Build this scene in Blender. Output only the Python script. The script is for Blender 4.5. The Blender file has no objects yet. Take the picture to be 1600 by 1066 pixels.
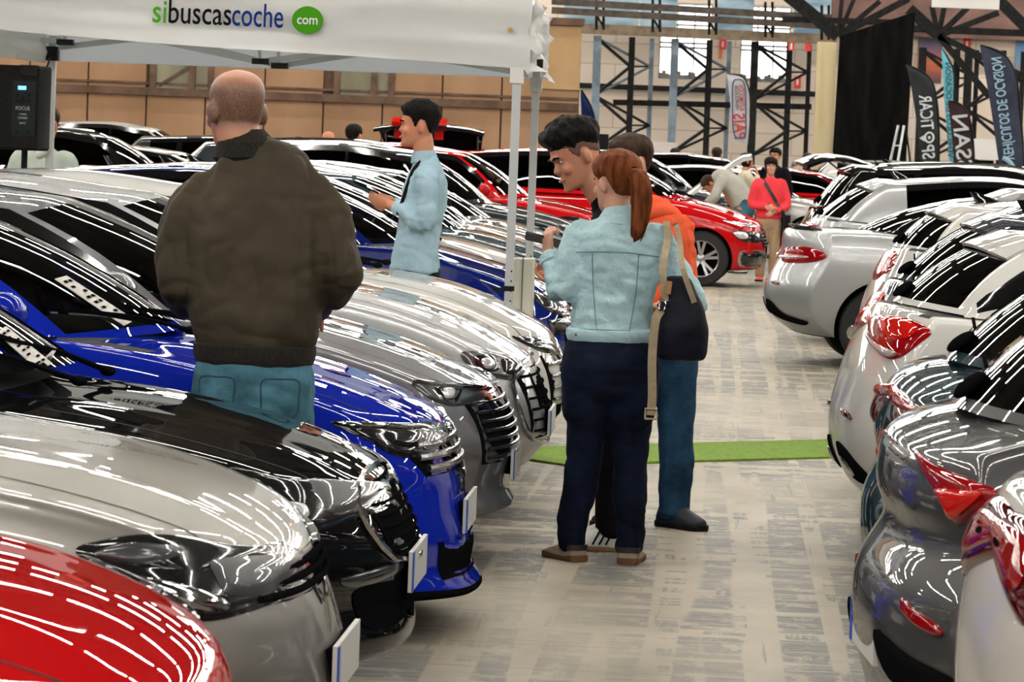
TUBE = 85.0
DAY = 3.0
EXPO = 0.12
import bpy, bmesh, math, random
from math import sin, cos, pi, radians as R
from mathutils import Vector, Matrix, noise
from mathutils.bvhtree import BVHTree
random.seed(7)
SC = bpy.context.scene
COL = SC.collection

# ---------------------------------------------------------------- camera
F = 6000.0                      # focal length in pixels of the 1600 px frame
HC = 1.665                      # eye height
yaw, pitch, roll = R(3.15), R(2.93), R(2.2)
fw = Vector((-sin(yaw) * cos(pitch), cos(yaw) * cos(pitch), -sin(pitch)))
r0 = Vector((cos(yaw), sin(yaw), 0))
u0 = r0.cross(fw)
CR = r0 * cos(roll) + u0 * sin(roll)
CU = -r0 * sin(roll) + u0 * cos(roll)
CAM = Vector((0, 0, HC))
cd = bpy.data.cameras.new('camera')
cam = bpy.data.objects.new('camera', cd)
COL.objects.link(cam)
M = Matrix((CR, CU, -fw)).transposed().to_4x4()
M.translation = CAM
cam.matrix_world = M
cd.sensor_width = 36
cd.lens = F * 36 / 1600
cd.clip_end = 400
cd.dof.use_dof = True
cd.dof.focus_distance = 16.0
cd.dof.aperture_fstop = 19
SC.camera = cam

def ray(px, py):
    return fw * F + CR * (px - 800) - CU * (py - 533)

def at(px, py, Y):
    """the point of the depth plane y = Y that lies on the line of sight of a photo pixel"""
    d = ray(px, py)
    return CAM + d * (Y / d.y)

def ground(px, py, z=0.0):
    d = ray(px, py)
    return CAM + d * ((z - HC) / d.z)

# ---------------------------------------------------------------- materials
def new_mat(name):
    m = bpy.data.materials.new(name)
    m.use_nodes = True
    nt = m.node_tree
    return m, nt, nt.nodes['Principled BSDF']

def mat(name, col, rough=0.5, metal=0.0, coat=0.0, spec=0.5, emit=0.0, sheen=0.0, alpha=None, coat_rough=0.02):
    m, nt, b = new_mat(name)
    b.inputs['Base Color'].default_value = (*col, 1)
    b.inputs['Roughness'].default_value = rough
    b.inputs['Metallic'].default_value = metal
    b.inputs['Coat Weight'].default_value = coat
    b.inputs['Coat Roughness'].default_value = coat_rough
    b.inputs['Specular IOR Level'].default_value = spec
    b.inputs['Sheen Weight'].default_value = sheen
    if emit:
        b.inputs['Emission Color'].default_value = (*col, 1)
        b.inputs['Emission Strength'].default_value = emit
    return m

def N(nt, kind, **kw):
    n = nt.nodes.new(kind)
    for k, v in kw.items():
        if k in n.inputs.keys() if hasattr(n.inputs, 'keys') else False:
            n.inputs[k].default_value = v
        else:
            setattr(n, k, v)
    return n

def noisy(name, c1, c2, scale=20, rough=0.8, bump=0.0, detail=4, stretch=(1, 1, 1), lo=0.35, hi=0.65, bump_scale=None, spec=0.3, metal=0.0, sheen=0.0):
    """two-tone noise material with optional bump"""
    m, nt, b = new_mat(name)
    tc = nt.nodes.new('ShaderNodeTexCoord')
    mp = nt.nodes.new('ShaderNodeMapping')
    mp.inputs['Scale'].default_value = stretch
    nz = nt.nodes.new('ShaderNodeTexNoise')
    nz.inputs['Scale'].default_value = scale
    nz.inputs['Detail'].default_value = detail
    cr = nt.nodes.new('ShaderNodeValToRGB')
    cr.color_ramp.elements[0].position = lo
    cr.color_ramp.elements[0].color = (*c1, 1)
    cr.color_ramp.elements[1].position = hi
    cr.color_ramp.elements[1].color = (*c2, 1)
    L = nt.links.new
    L(tc.outputs['Object'], mp.inputs['Vector'])
    L(mp.outputs['Vector'], nz.inputs['Vector'])
    L(nz.outputs['Fac'], cr.inputs['Fac'])
    L(cr.outputs['Color'], b.inputs['Base Color'])
    b.inputs['Roughness'].default_value = rough
    b.inputs['Specular IOR Level'].default_value = spec
    b.inputs['Metallic'].default_value = metal
    b.inputs['Sheen Weight'].default_value = sheen
    if bump:
        n2 = nz
        if bump_scale:
            n2 = nt.nodes.new('ShaderNodeTexNoise')
            n2.inputs['Scale'].default_value = bump_scale
            n2.inputs['Detail'].default_value = 3
            L(mp.outputs['Vector'], n2.inputs['Vector'])
        bp = nt.nodes.new('ShaderNodeBump')
        bp.inputs['Strength'].default_value = bump
        bp.inputs['Distance'].default_value = 0.02
        L(n2.outputs['Fac'], bp.inputs['Height'])
        L(bp.outputs['Normal'], b.inputs['Normal'])
    return m

# ---------------------------------------------------------------- objects
def link(name, me, parent=None, loc=None, rotz=None):
    o = bpy.data.objects.new(name, me)
    COL.objects.link(o)
    if parent is not None:
        o.parent = parent
    if loc is not None:
        o.location = loc
    if rotz is not None:
        o.rotation_euler = (0, 0, rotz)
    return o

def tag(o, label=None, cat=None, group=None, kind=None):
    if label: o['label'] = label
    if cat: o['category'] = cat
    if group: o['group'] = group
    if kind: o['kind'] = kind
    return o

def empty(name, loc=(0, 0, 0), rotz=0.0):
    o = bpy.data.objects.new(name, None)
    COL.objects.link(o)
    o.location = loc
    o.rotation_euler = (0, 0, rotz)
    o.empty_display_size = 0.1
    return o

def mesh_from(verts, faces, name='m', smooth=True, mats=(), mi=None, sharp=None):
    me = bpy.data.meshes.new(name)
    me.from_pydata([tuple(v) for v in verts], [], faces)
    for m in mats: me.materials.append(m)
    if mi: me.polygons.foreach_set('material_index', mi)
    if smooth: me.polygons.foreach_set('use_smooth', [True] * len(me.polygons))
    me.update()
    if sharp is not None: me.set_sharp_from_angle(angle=R(sharp))
    return me

class MB:
    """collects shapes, then links them as one mesh object"""
    def __init__(s):
        s.v = []; s.f = []; s.m = []
    def add(s, vs, fs, mi=0):
        o = len(s.v)
        s.v += [Vector(v) for v in vs]
        s.f += [tuple(i + o for i in f) for f in fs]
        s.m += [mi] * len(fs)
        return s
    def box(s, c, size, rot=None, mi=0, taper=1.0):
        hx, hy, hz = size[0] / 2, size[1] / 2, size[2] / 2
        vs = [Vector((x * hx * (taper if z > 0 else 1), y * hy * (taper if z > 0 else 1), z * hz)) for z in (-1, 1) for y in (-1, 1) for x in (-1, 1)]
        if rot is not None: vs = [rot @ v for v in vs]
        c = Vector(c)
        return s.add([v + c for v in vs], [(0, 2, 3, 1), (4, 5, 7, 6), (0, 1, 5, 4), (2, 6, 7, 3), (0, 4, 6, 2), (1, 3, 7, 5)], mi)
    def bar(s, a, b, w, h=None, mi=0, up=(0, 0, 1)):
        a = Vector(a); b = Vector(b); h = h or w
        d = (b - a); L = d.length; d.normalize()
        up = Vector(up)
        if abs(d.dot(up)) > 0.98: up = Vector((0, 1, 0))
        x = d.cross(up).normalized(); y = x.cross(d)
        vs = [p + x * sx * w / 2 + y * sy * h / 2 for p in (a, b) for sx, sy in ((-1, -1), (1, -1), (1, 1), (-1, 1))]
        return s.add(vs, [(3, 2, 1, 0), (4, 5, 6, 7), (0, 1, 5, 4), (1, 2, 6, 5), (2, 3, 7, 6), (3, 0, 4, 7)], mi)
    def tube(s, pts, r, n=8, mi=0, cap=True):
        pts = [Vector(p) for p in pts]
        rs = r if isinstance(r, (list, tuple)) else [r] * len(pts)
        rings = []
        prev = None
        for i, p in enumerate(pts):
            t = (pts[min(i + 1, len(pts) - 1)] - pts[max(i - 1, 0)]).normalized()
            if prev is None:
                a = Vector((0, 0, 1)) if abs(t.z) < 0.9 else Vector((1, 0, 0))
                x = t.cross(a).normalized()
            else:
                x = (prev - t * prev.dot(t)).normalized()
            prev = x
            y = t.cross(x)
            rings.append([p + (x * cos(2 * pi * k / n) + y * sin(2 * pi * k / n)) * rs[i] for k in range(n)])
        vs = [v for rr in rings for v in rr]
        fs = []
        for i in range(len(pts) - 1):
            for k in range(n):
                k2 = (k + 1) % n
                fs.append((i * n + k, i * n + k2, (i + 1) * n + k2, (i + 1) * n + k))
        if cap:
            fs.append(tuple(range(n - 1, -1, -1)))
            fs.append(tuple((len(pts) - 1) * n + k for k in range(n)))
        return s.add(vs, fs, mi)
    def ell(s, c, r, nu=16, nv=10, rot=None, mi=0):
        c = Vector(c); vs = []; fs = []
        for i in range(nv + 1):
            th = pi * i / nv
            for k in range(nu):
                ph = 2 * pi * k / nu
                v = Vector((r[0] * sin(th) * cos(ph), r[1] * sin(th) * sin(ph), r[2] * cos(th)))
                vs.append(c + (rot @ v if rot is not None else v))
        for i in range(nv):
            for k in range(nu):
                k2 = (k + 1) % nu
                fs.append((i * nu + k, (i + 1) * nu + k, (i + 1) * nu + k2, i * nu + k2))
        return s.add(vs, fs, mi)
    def loft(s, rings, cap=True, mi=0):
        n = len(rings[0]); vs = [v for r in rings for v in r]; fs = []
        for i in range(len(rings) - 1):
            for k in range(n):
                k2 = (k + 1) % n
                fs.append((i * n + k, i * n + k2, (i + 1) * n + k2, (i + 1) * n + k))
        if cap:
            fs.append(tuple(range(n - 1, -1, -1)))
            fs.append(tuple((len(rings) - 1) * n + k for k in range(n)))
        return s.add(vs, fs, mi)
    def mesh(s, name, mats, smooth=True, sharp=40):
        if not isinstance(mats, (list, tuple)): mats = [mats]
        me = mesh_from(s.v, s.f, name, smooth, mats, s.m, sharp if smooth else None)
        bm = bmesh.new(); bm.from_mesh(me)
        bmesh.ops.recalc_face_normals(bm, faces=bm.faces)
        bm.to_mesh(me); bm.free()
        if smooth and sharp is not None: me.set_sharp_from_angle(angle=R(sharp))
        return me
    def build(s, name, mats, parent=None, smooth=True, sharp=40, loc=None):
        return link(name, s.mesh(name, mats, smooth, sharp), parent, loc)

def evaluated(me, mods):
    """mesh with modifiers applied; mods = [(type, {attr: value})]"""
    o = bpy.data.objects.new('tmp', me)
    COL.objects.link(o)
    for t, kw in mods:
        md = o.modifiers.new(t, t)
        for k, v in kw.items(): setattr(md, k, v)
    dg = bpy.context.evaluated_depsgraph_get()
    dg.update()
    out = bpy.data.meshes.new_from_object(o.evaluated_get(dg), preserve_all_data_layers=False, depsgraph=dg)
    bpy.data.objects.remove(o)
    return out

def pchip(pts):
    """monotone cubic through (x, y) points"""
    pts = sorted(pts)
    xs = [p[0] for p in pts]; ys = [p[1] for p in pts]; n = len(xs)
    h = [xs[i + 1] - xs[i] for i in range(n - 1)]
    d = [(ys[i + 1] - ys[i]) / h[i] for i in range(n - 1)]
    m = [0.0] * n
    if n == 2:
        m = [d[0], d[0]]
    else:
        for i in range(1, n - 1):
            if d[i - 1] * d[i] > 0:
                w1 = 2 * h[i] + h[i - 1]; w2 = h[i] + 2 * h[i - 1]
                m[i] = (w1 + w2) / (w1 / d[i - 1] + w2 / d[i])
        m[0] = d[0]; m[-1] = d[-1]
    def f(x):
        if x <= xs[0]: return ys[0]
        if x >= xs[-1]: return ys[-1]
        i = 0
        while x > xs[i + 1]: i += 1
        t = (x - xs[i]) / h[i]
        return (ys[i] * (1 + 2 * t) * (1 - t) ** 2 + h[i] * m[i] * t * (1 - t) ** 2 + ys[i + 1] * t * t * (3 - 2 * t) + h[i] * m[i + 1] * t * t * (t - 1))
    return f

def catmull(pts, per=6, closed=True):
    n = len(pts); out = []
    P = [Vector(p) for p in pts]
    rng = range(n) if closed else range(n - 1)
    for i in rng:
        if closed:
            a, b, c, d = P[(i - 1) % n], P[i], P[(i + 1) % n], P[(i + 2) % n]
        else:
            a, b, c, d = P[max(i - 1, 0)], P[i], P[i + 1], P[min(i + 2, n - 1)]
        for k in range(per):
            t = k / per
            out.append(0.5 * ((2 * b) + (c - a) * t + (2 * a - 5 * b + 4 * c - d) * t * t + (3 * b - a - 3 * c + d) * t ** 3))
    if not closed: out.append(P[-1])
    return out

def text_mesh(s, size=1.0, extrude=0.002, mirror=False, xscale=1.0, align='CENTER', m=None, offset=0.0, shear=0.0):
    """lettering as a mesh in its own XY plane"""
    cu = bpy.data.curves.new('lettering', 'FONT')
    cu.body = s; cu.size = size; cu.extrude = extrude; cu.align_x = align; cu.offset = offset; cu.shear = shear
    cu.resolution_u = 3
    o = bpy.data.objects.new('tmp', cu); COL.objects.link(o)
    dg = bpy.context.evaluated_depsgraph_get(); dg.update()
    me = bpy.data.meshes.new_from_object(o.evaluated_get(dg))
    bpy.data.objects.remove(o)
    for v in me.vertices:
        v.co.x *= xscale * (-1 if mirror else 1)
    if mirror: me.flip_normals()
    if m is not None:
        me.materials.clear(); me.materials.append(m)
    return me

SUNSET = None
# ---------------------------------------------------------------- materials of the hall
M_dark_steel = noisy('dark_steel', (0.006, 0.0065, 0.007), (0.016, 0.016, 0.016), 8, 0.6, spec=.15)
M_blue_steel = noisy('blue_steel', (0.13, 0.18, 0.23), (0.2, 0.26, 0.32), 6, 0.5)
M_tan_beam = noisy('tan_beam', (0.16, 0.115, 0.08), (0.26, 0.2, 0.14), 5, 0.6)
M_brown_steel = noisy('brown_steel', (0.035, 0.026, 0.02), (0.075, 0.058, 0.045), 5, 0.6)
M_black = mat('black_plastic', (0.005, 0.005, 0.006), 0.5, spec=.2)
M_white = mat('white_paint', (0.75, 0.75, 0.73), 0.5)
M_alu = mat('aluminium', (0.6, 0.63, 0.65), 0.35, 0.6)
M_red_sign = mat('red_sign', (0.75, 0.04, 0.03), 0.5)

def floor_material():
    m, nt, b = new_mat('worn_floor')
    L = nt.links.new
    tc = nt.nodes.new('ShaderNodeTexCoord')
    def noise_(scale, stretch, detail=2, rough=0.5, off=(0, 0, 0)):
        mp = nt.nodes.new('ShaderNodeMapping'); mp.inputs['Scale'].default_value = stretch; mp.inputs['Location'].default_value = off
        n = nt.nodes.new('ShaderNodeTexNoise'); n.inputs['Scale'].default_value = scale; n.inputs['Detail'].default_value = detail
        n.inputs['Roughness'].default_value = rough
        L(tc.outputs['Object'], mp.inputs['Vector']); L(mp.outputs['Vector'], n.inputs['Vector'])
        return n.outputs['Fac']
    def ramp(s, lo, hi):
        r = nt.nodes.new('ShaderNodeMapRange'); r.inputs['From Min'].default_value = lo; r.inputs['From Max'].default_value = hi
        r.interpolation_type = 'SMOOTHSTEP'
        L(s, r.inputs['Value']); return r.outputs['Result']
    def mul(a, c, op='MULTIPLY'):
        n = nt.nodes.new('ShaderNodeMath'); n.operation = op
        for i, s in enumerate((a, c)):
            if isinstance(s, float): n.inputs[i].default_value = s
            else: L(s, n.inputs[i])
        n.use_clamp = True
        return n.outputs[0]
    # rectangles of grey residue: bands across times bands along, torn by fine streaks both ways
    bx = ramp(noise_(1.0, (6.6, 0.10, 1), 1), 0.45, 0.49)
    by = ramp(noise_(1.0, (0.10, 3.2, 1), 1, off=(3, 9, 0)), 0.44, 0.48)
    bx2 = ramp(noise_(1.0, (9.0, 0.35, 1), 1, off=(7, 2, 0)), 0.5, 0.54)
    by2 = ramp(noise_(1.0, (0.3, 5.0, 1), 1, off=(1, 4, 0)), 0.5, 0.54)
    big = ramp(noise_(0.45, (1, 0.5, 1), 2), 0.38, 0.6)
    st = ramp(noise_(1.0, (2.2, 22.0, 1), 4, 0.7), 0.32, 0.54)
    st2 = ramp(noise_(1.0, (46.0, 3.0, 1), 4, 0.7), 0.34, 0.55)
    tear = ramp(noise_(9.0, (1, 0.6, 1), 4, 0.7), 0.36, 0.5)
    p1 = mul(mul(bx, by), mul(st, tear))
    p2 = mul(mul(bx2, by2), mul(st2, st))
    p = mul(mul(p1, p2, 'MAXIMUM'), mul(big, 0.25, 'ADD'))
    # thin joints and scratches
    sc = ramp(noise_(1.0, (0.7, 30.0, 1), 3, 0.6, (2, 2, 0)), 0.62, 0.68)
    sc2 = ramp(noise_(1.0, (24.0, 0.5, 1), 3, 0.6, (5, 1, 0)), 0.64, 0.69)
    sc = mul(mul(sc, sc2, 'MAXIMUM'), 0.45)
    p = mul(mul(p, 0.85), sc, 'MAXIMUM')
    base = nt.nodes.new('ShaderNodeValToRGB')
    base.color_ramp.elements[0].color = (0.29, 0.25, 0.185, 1); base.color_ramp.elements[0].position = 0.3
    base.color_ramp.elements[1].color = (0.455, 0.405, 0.315, 1); base.color_ramp.elements[1].position = 0.62
    L(noise_(1.6, (1, 0.45, 1), 6, 0.62), base.inputs['Fac'])
    mx = nt.nodes.new('ShaderNodeMixRGB')
    mx.inputs['Color2'].default_value = (0.10, 0.107, 0.115, 1)
    L(p, mx.inputs['Fac']); L(base.outputs['Color'], mx.inputs['Color1'])
    L(mx.outputs['Color'], b.inputs['Base Color'])
    b.inputs['Roughness'].default_value = 0.55
    b.inputs['Specular IOR Level'].default_value = 0.35
    return m

M_floor = floor_material()
def structure(name, mb, m, smooth=False, **kw):
    return tag(mb.build(name, m, None, smooth, **kw), kind='structure')

XL, XR, YB, YF, ZC = -34.0, 34.0, -16.0, 101.0, 9.5
structure('floor', MB().box(((XL + XR) / 2, (YB + YF) / 2, -0.05), (XR - XL + 2, YF - YB + 2, 0.1)), M_floor)
M_wall = noisy('pale_wall', (0.50, 0.42, 0.35), (0.62, 0.54, 0.46), 0.6, 0.8)
M_wall_dim = noisy('dim_wall', (0.16, 0.13, 0.11), (0.25, 0.21, 0.18), 0.3, 0.8)
M_ceil = noisy('brown_ceiling', (0.05, 0.045, 0.04), (0.09, 0.082, 0.075), 0.5, 0.9)
structure('wall_left', MB().box((XL - 0.1, (YB + YF) / 2, ZC / 2), (0.2, YF - YB, ZC)), M_wall_dim)
structure('wall_right', MB().box((XR + 0.1, (YB + YF) / 2, ZC / 2), (0.2, YF - YB, ZC)), M_wall_dim)
structure('wall_front', MB().box((0, YB - 0.1, ZC / 2), (XR - XL, 0.2, ZC)), M_wall_dim)
ceiling = structure('ceiling', MB().box((0, (YB + YF) / 2, ZC + 0.1), (XR - XL, YF - YB, 0.2)), M_ceil)

# fluorescent rows run across the hall; they show as the dashes mirrored in the paintwork
M_tube = mat('fluorescent_tube', (1.0, 0.95, 0.86), 0.4, emit=TUBE)
tb = MB()
row = 0
y = -13.0
while y < 98:
    x = -31.0 + (row % 3) * 0.5
    while x < 31:
        if random.random() > 0.05:
            tb.box((x + 1.2, y, 7.6), (2.4, 0.10, 0.03))
            tb.box((x + 1.2, y, 7.66), (2.44, 0.34, 0.08), mi=1)  # unseen dark tray added above each tube to block light towards the ceiling
        x += 2.8
    y += 7.6 if row % 2 else 6.2
    row += 1
tubes = tb.build('light_strip', [M_tube, mat('tube_light_blocker', (0.1, 0.1, 0.1), 0.6)], ceiling, False)
tag(tubes, kind='stuff')
# ceiling trusses above the rows, dark lines in the reflections
tr = MB()
for k in range(11):
    yy = -10 + k * 10.5
    tr.bar((XL, yy, 8.1), (XR, yy, 8.1), 0.2, 0.25)
    tr.bar((XL, yy, 9.2), (XR, yy, 9.2), 0.2, 0.25)
    x = XL
    while x < XR - 2:
        tr.bar((x, yy, 8.1), (x + 1.2, yy, 9.2), 0.1); tr.bar((x + 1.2, yy, 9.2), (x + 2.4, yy, 8.1), 0.1); x += 2.4
tag(tr.build('roof_girder', M_dark_steel, ceiling, False), kind='stuff')

# ---------------------------------------------------------------- far wall with windows
YW = 100.0
def wall_lines():
    m, nt, b = new_mat('far_wall')
    L = nt.links.new
    tc = nt.nodes.new('ShaderNodeTexCoord')
    br = nt.nodes.new('ShaderNodeTexBrick')
    mp = nt.nodes.new('ShaderNodeMapping')
    mp.inputs['Rotation'].default_value = (R(90), 0, 0)
    br.inputs['Color1'].default_value = (0.66, 0.56, 0.47, 1)
    br.inputs['Color2'].default_value = (0.72, 0.62, 0.53, 1)
    br.inputs['Mortar'].default_value = (0.50, 0.42, 0.36, 1)
    br.inputs['Scale'].default_value = 1.0
    br.inputs['Mortar Size'].default_value = 0.018
    br.inputs['Brick Width'].default_value = 3.1
    br.inputs['Row Height'].default_value = 0.55
    L(tc.outputs['Object'], mp.inputs['Vector']); L(mp.outputs['Vector'], br.inputs['Vector'])
    L(br.outputs['Color'], b.inputs['Base Color'])
    b.inputs['Roughness'].default_value = 0.85
    return m
M_far = wall_lines()
# wall_back with openings: build from strips round the window holes
wins = [(1030, 1111), (1157, 1234)]
def X(px, py, Y): return at(px, py, Y).x
def Z(px, py, Y): return at(px, py, Y).z
zb_w = Z(1070, 124, YW); zt_w = Z(1070, 6, YW)
holes = [(X(a, 80, YW), X(b, 80, YW)) for a, b in wins]
# further windows along the wall out of sight behind the partition and to the right, same spacing
step = holes[1][0] - holes[0][0]
wb = MB()
xs = [XL] + [v for h in holes for v in h] + [XR]
for i in range(0, len(xs), 2):
    wb.box(((xs[i] + xs[i + 1]) / 2, YW + 0.15, ZC / 2), (xs[i + 1] - xs[i], 0.3, ZC))
for a, b in holes:
    wb.box(((a + b) / 2, YW + 0.15, zb_w / 2), (b - a, 0.3, zb_w))
    wb.box(((a + b) / 2, YW + 0.15, (zt_w + ZC) / 2), (b - a, 0.3, ZC - zt_w))
structure('wall_back', wb, M_far)
M_daylight = mat('daylight_glass', (1.0, 0.98, 0.97), 0.3, emit=DAY)
M_hedge = noisy('hedge_outside', (0.16, 0.17, 0.15), (0.3, 0.3, 0.27), 3, 0.9)
M_frame_grey = mat('window_frame_grey', (0.22, 0.21, 0.2), 0.6)
for i, (a, b) in enumerate(holes):
    w = structure('window_%d' % (i + 1), MB().box(((a + b) / 2, YW + 0.22, (zb_w + zt_w) / 2), (b - a, 0.02, zt_w - zb_w)), M_daylight)
    fr = MB()
    for k in range(4):
        xx = a + (b - a) * k / 3
        fr.box((xx, YW + 0.1, (zb_w + zt_w) / 2), (0.06 if k in (0, 3) else 0.035, 0.12, zt_w - zb_w))
    for f in (0, 0.42, 0.48, 0.72, 1):
        fr.box(((a + b) / 2, YW + 0.1, zb_w + (zt_w - zb_w) * f), (b - a, 0.12, 0.05))
    fr.build('window_frame', M_frame_grey, w, False)
    hg = MB()
    n = 14
    for k in range(n):
        xx = a + (b - a) * (k + 0.5) / n
        h = 0.10 + 0.12 * (0.5 + 0.5 * sin(k * 1.7 + i)) 
        hg.box((xx, YW + 0.19, zb_w + h / 2), ((b - a) / n * 1.05, 0.02, h))
    hg.build('hedge', M_hedge, w, False)
# bluish upper glazing behind the girder rails
M_blueglass = noisy('blue_upper_glazing', (0.12, 0.22, 0.30), (0.42, 0.55, 0.64), 1.4, 0.35, detail=5, stretch=(0.5, 1, 1.6), lo=0.4, hi=0.68)
ug = MB()
x0, x1 = X(880, 20, 98), X(1300, 20, 98)
z0 = Z(1100, 50, 98); z1 = z0 + 2.2
for k in range(7):
    xa = x0 + (x1 - x0) * k / 7; xb = x0 + (x1 - x0) * (k + 1) / 7
    skip = [(X(1042, 30, 98), X(1098, 30, 98)), (X(1165, 40, 98), X(1232, 40, 98))]
    ug.box(((xa + xb) / 2, 98, z1 - 0.55), (xb - xa - 0.05, 0.03, 1.1))
    if not any(s0 < (xa + xb) / 2 < s1 for s0, s1 in skip):
        ug.box(((xa + xb) / 2, 98, z0 + 0.52), (xb - xa - 0.05, 0.03, 1.05))
structure('window_3', ug, M_blueglass)

# ---------------------------------------------------------------- timber partition on the left
YP = 64.0
M_panel = noisy('tan_panel', (0.33, 0.185, 0.10), (0.42, 0.25, 0.145), 1.3, 0.7, detail=6, stretch=(1, 1, 0.3))
M_panel_lt = noisy('light_tan_panel', (0.42, 0.26, 0.12), (0.50, 0.33, 0.17), 1.2, 0.7, detail=6)
M_rail = noisy('brown_rail', (0.09, 0.05, 0.03), (0.17, 0.10, 0.065), 4, 0.6)
xe = X(906, 120, YP)
zr = Z(500, 153, YP)             # rail height
xstep = 93 / (F / YP)
xj = X(137, 170, YP)
joints = [xj + k * xstep for k in range(-14, 9)]
joints = [j for j in joints if j < xe - 0.3] + [xe]
ztop = Z(880, 34, YP)
pn = MB()
gl = [(X(240, 130, YP), X(330, 130, YP)), (X(527, 140, YP), X(612, 140, YP))]
for a, b in zip(joints[:-1], joints[1:]):
    pn.box(((a + b) / 2, YP, zr / 2), (b - a - 0.03, 0.08, zr - 0.05))
    mid = (a + b) / 2
    if not any(g0 < mid < g1 for g0, g1 in gl):
        pn.box((mid, YP, (zr + ztop) / 2), (b - a - 0.03, 0.08, ztop - zr - 0.05))
pn.box(((joints[0] + xe) / 2, YP + 0.06, ztop / 2), (xe - joints[0], 0.05, ztop), mi=1)
structure('wall_partition', pn, [M_panel, M_rail])
structure('trim_1', MB().box(((joints[0] + xe) / 2, YP - 0.08, zr), (xe - joints[0], 0.1, 0.13)).box(((joints[0] + xe) / 2, YP - 0.05, zr + 0.14), (xe - joints[0], 0.06, 0.04)), M_rail)
structure('trim_2', MB().box(((joints[0] + xe) / 2, YP - 0.06, ztop), (xe - joints[0] + 0.1, 0.24, 0.12)), M_rail)
# lighter upper boards at the right end of the partition
xa = X(835, 60, YP)
structure('trim_3', MB().box(((xa + xe) / 2, YP - 0.07, (zr + 0.22 + ztop) / 2), (xe - xa, 0.05, ztop - zr - 0.36)), M_panel_lt)
M_pane = noisy('dusty_pane', (0.16, 0.15, 0.09), (0.3, 0.28, 0.19), 1.5, 0.25, stretch=(1, 1, 0.3))
for i, (a, b) in enumerate(gl):
    w = structure('window_%d' % (i + 4), MB().box(((a + b) / 2, YP - 0.03, (zr + ztop) / 2), (b - a, 0.04, ztop - zr - 0.1)), M_pane)
    fr = MB()
    for xx in (a, a + (b - a) * 0.68, b):
        fr.box((xx, YP - 0.07, (zr + ztop) / 2), (0.1, 0.08, ztop - zr))
    if i == 0:
        fr.bar((a + 0.1, YP - 0.07, zr + 0.1), (a + 0.62, YP - 0.07, zr + 0.45), 0.05)
        fr.box((a + (b - a) * 0.34, YP - 0.07, zr + 0.62), ((b - a) * 0.68, 0.06, 0.05))
    fr.build('window_frame', M_rail, w, False)
# ---------------------------------------------------------------- car materials
def paint(name, col, metal=0.0, rough=0.35, flake=0.0):
    m, nt, b = new_mat(name)
    b.inputs['Base Color'].default_value = (*col, 1)
    b.inputs['Metallic'].default_value = metal
    b.inputs['Roughness'].default_value = rough
    b.inputs['Coat Weight'].default_value = 1.0
    b.inputs['Coat Roughness'].default_value = 0.015
    b.inputs['Coat IOR'].default_value = 1.5
    b.inputs['Specular IOR Level'].default_value = 0.0
    return m
PAINT = {
    'red': paint('red_paint', (0.55, 0.006, 0.008), 0, 0.35),
    'silver': paint('silver_paint', (0.37, 0.365, 0.35), 0.75, 0.32),
    'warm_silver': paint('warm_silver_paint', (0.35, 0.34, 0.315), 0.7, 0.34),
    'pale_silver': paint('pale_silver_paint', (0.47, 0.48, 0.49), 0.6, 0.34),
    'black': paint('black_paint', (0.006, 0.006, 0.007), 0.0, 0.3),
    'blue': paint('blue_paint', (0.006, 0.022, 0.42), 0.0, 0.35),
    'navy': paint('navy_paint', (0.005, 0.016, 0.17), 0.0, 0.35),
    'grey': paint('dark_grey_paint', (0.085, 0.085, 0.09), 0.35, 0.34),
    'midgrey': paint('mid_grey_paint', (0.17, 0.17, 0.185), 0.5, 0.34),
    'charcoal': paint('charcoal_paint', (0.03, 0.035, 0.042), 0.2, 0.32),
    'white': paint('white_car_paint', (0.66, 0.65, 0.62), 0.0, 0.35),
    'beige': paint('beige_car_paint', (0.50, 0.47, 0.40), 0.2, 0.35),
    'teal': paint('dark_teal_paint', (0.012, 0.035, 0.05), 0.2, 0.32),
}
def glass(name, tint, ior=1.55):
    m, nt, b = new_mat(name)
    L = nt.links.new
    out = nt.nodes['Material Output']
    tr = nt.nodes.new('ShaderNodeBsdfTransparent'); tr.inputs['Color'].default_value = (*tint, 1)
    gl = nt.nodes.new('ShaderNodeBsdfGlossy'); gl.inputs['Roughness'].default_value = 0.01
    fr = nt.nodes.new('ShaderNodeFresnel'); fr.inputs['IOR'].default_value = ior
    mx = nt.nodes.new('ShaderNodeMixShader')
    mr = nt.nodes.new('ShaderNodeMath'); mr.operation = 'MULTIPLY'; mr.inputs[1].default_value = 1.25; mr.use_clamp = True
    L(fr.outputs['Fac'], mr.inputs[0])
    L(mr.outputs[0], mx.inputs['Fac']); L(tr.outputs[0], mx.inputs[1]); L(gl.outputs[0], mx.inputs[2])
    L(mx.outputs[0], out.inputs['Surface'])
    nt.nodes.remove(b)
    return m
M_glass = glass('car_glass', (0.42, 0.48, 0.45), 1.7)
M_glass_dark = glass('tinted_car_glass', (0.035, 0.036, 0.038), 1.6)
M_trim = mat('black_trim', (0.007, 0.007, 0.008), 0.6, spec=0.0)
M_gloss_black = mat('gloss_black', (0.006, 0.006, 0.007), 0.08, coat=1.0)
M_int = mat('dark_interior', (0.012, 0.012, 0.013), 0.8)
M_seat = mat('seat_fabric', (0.03, 0.03, 0.033), 0.85)
M_chrome = mat('chrome', (0.75, 0.76, 0.78), 0.08, 1.0)
M_lamp_dark = mat('headlamp_housing', (0.02, 0.02, 0.022), 0.12, 0.4, coat=1.0)
M_lamp_grey = mat('headlamp_reflector', (0.07, 0.073, 0.08), 0.3, 0.5, coat=1.0)
M_lamp_white = mat('lamp_optic', (0.8, 0.82, 0.85), 0.05, 0.3, coat=1.0)
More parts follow.
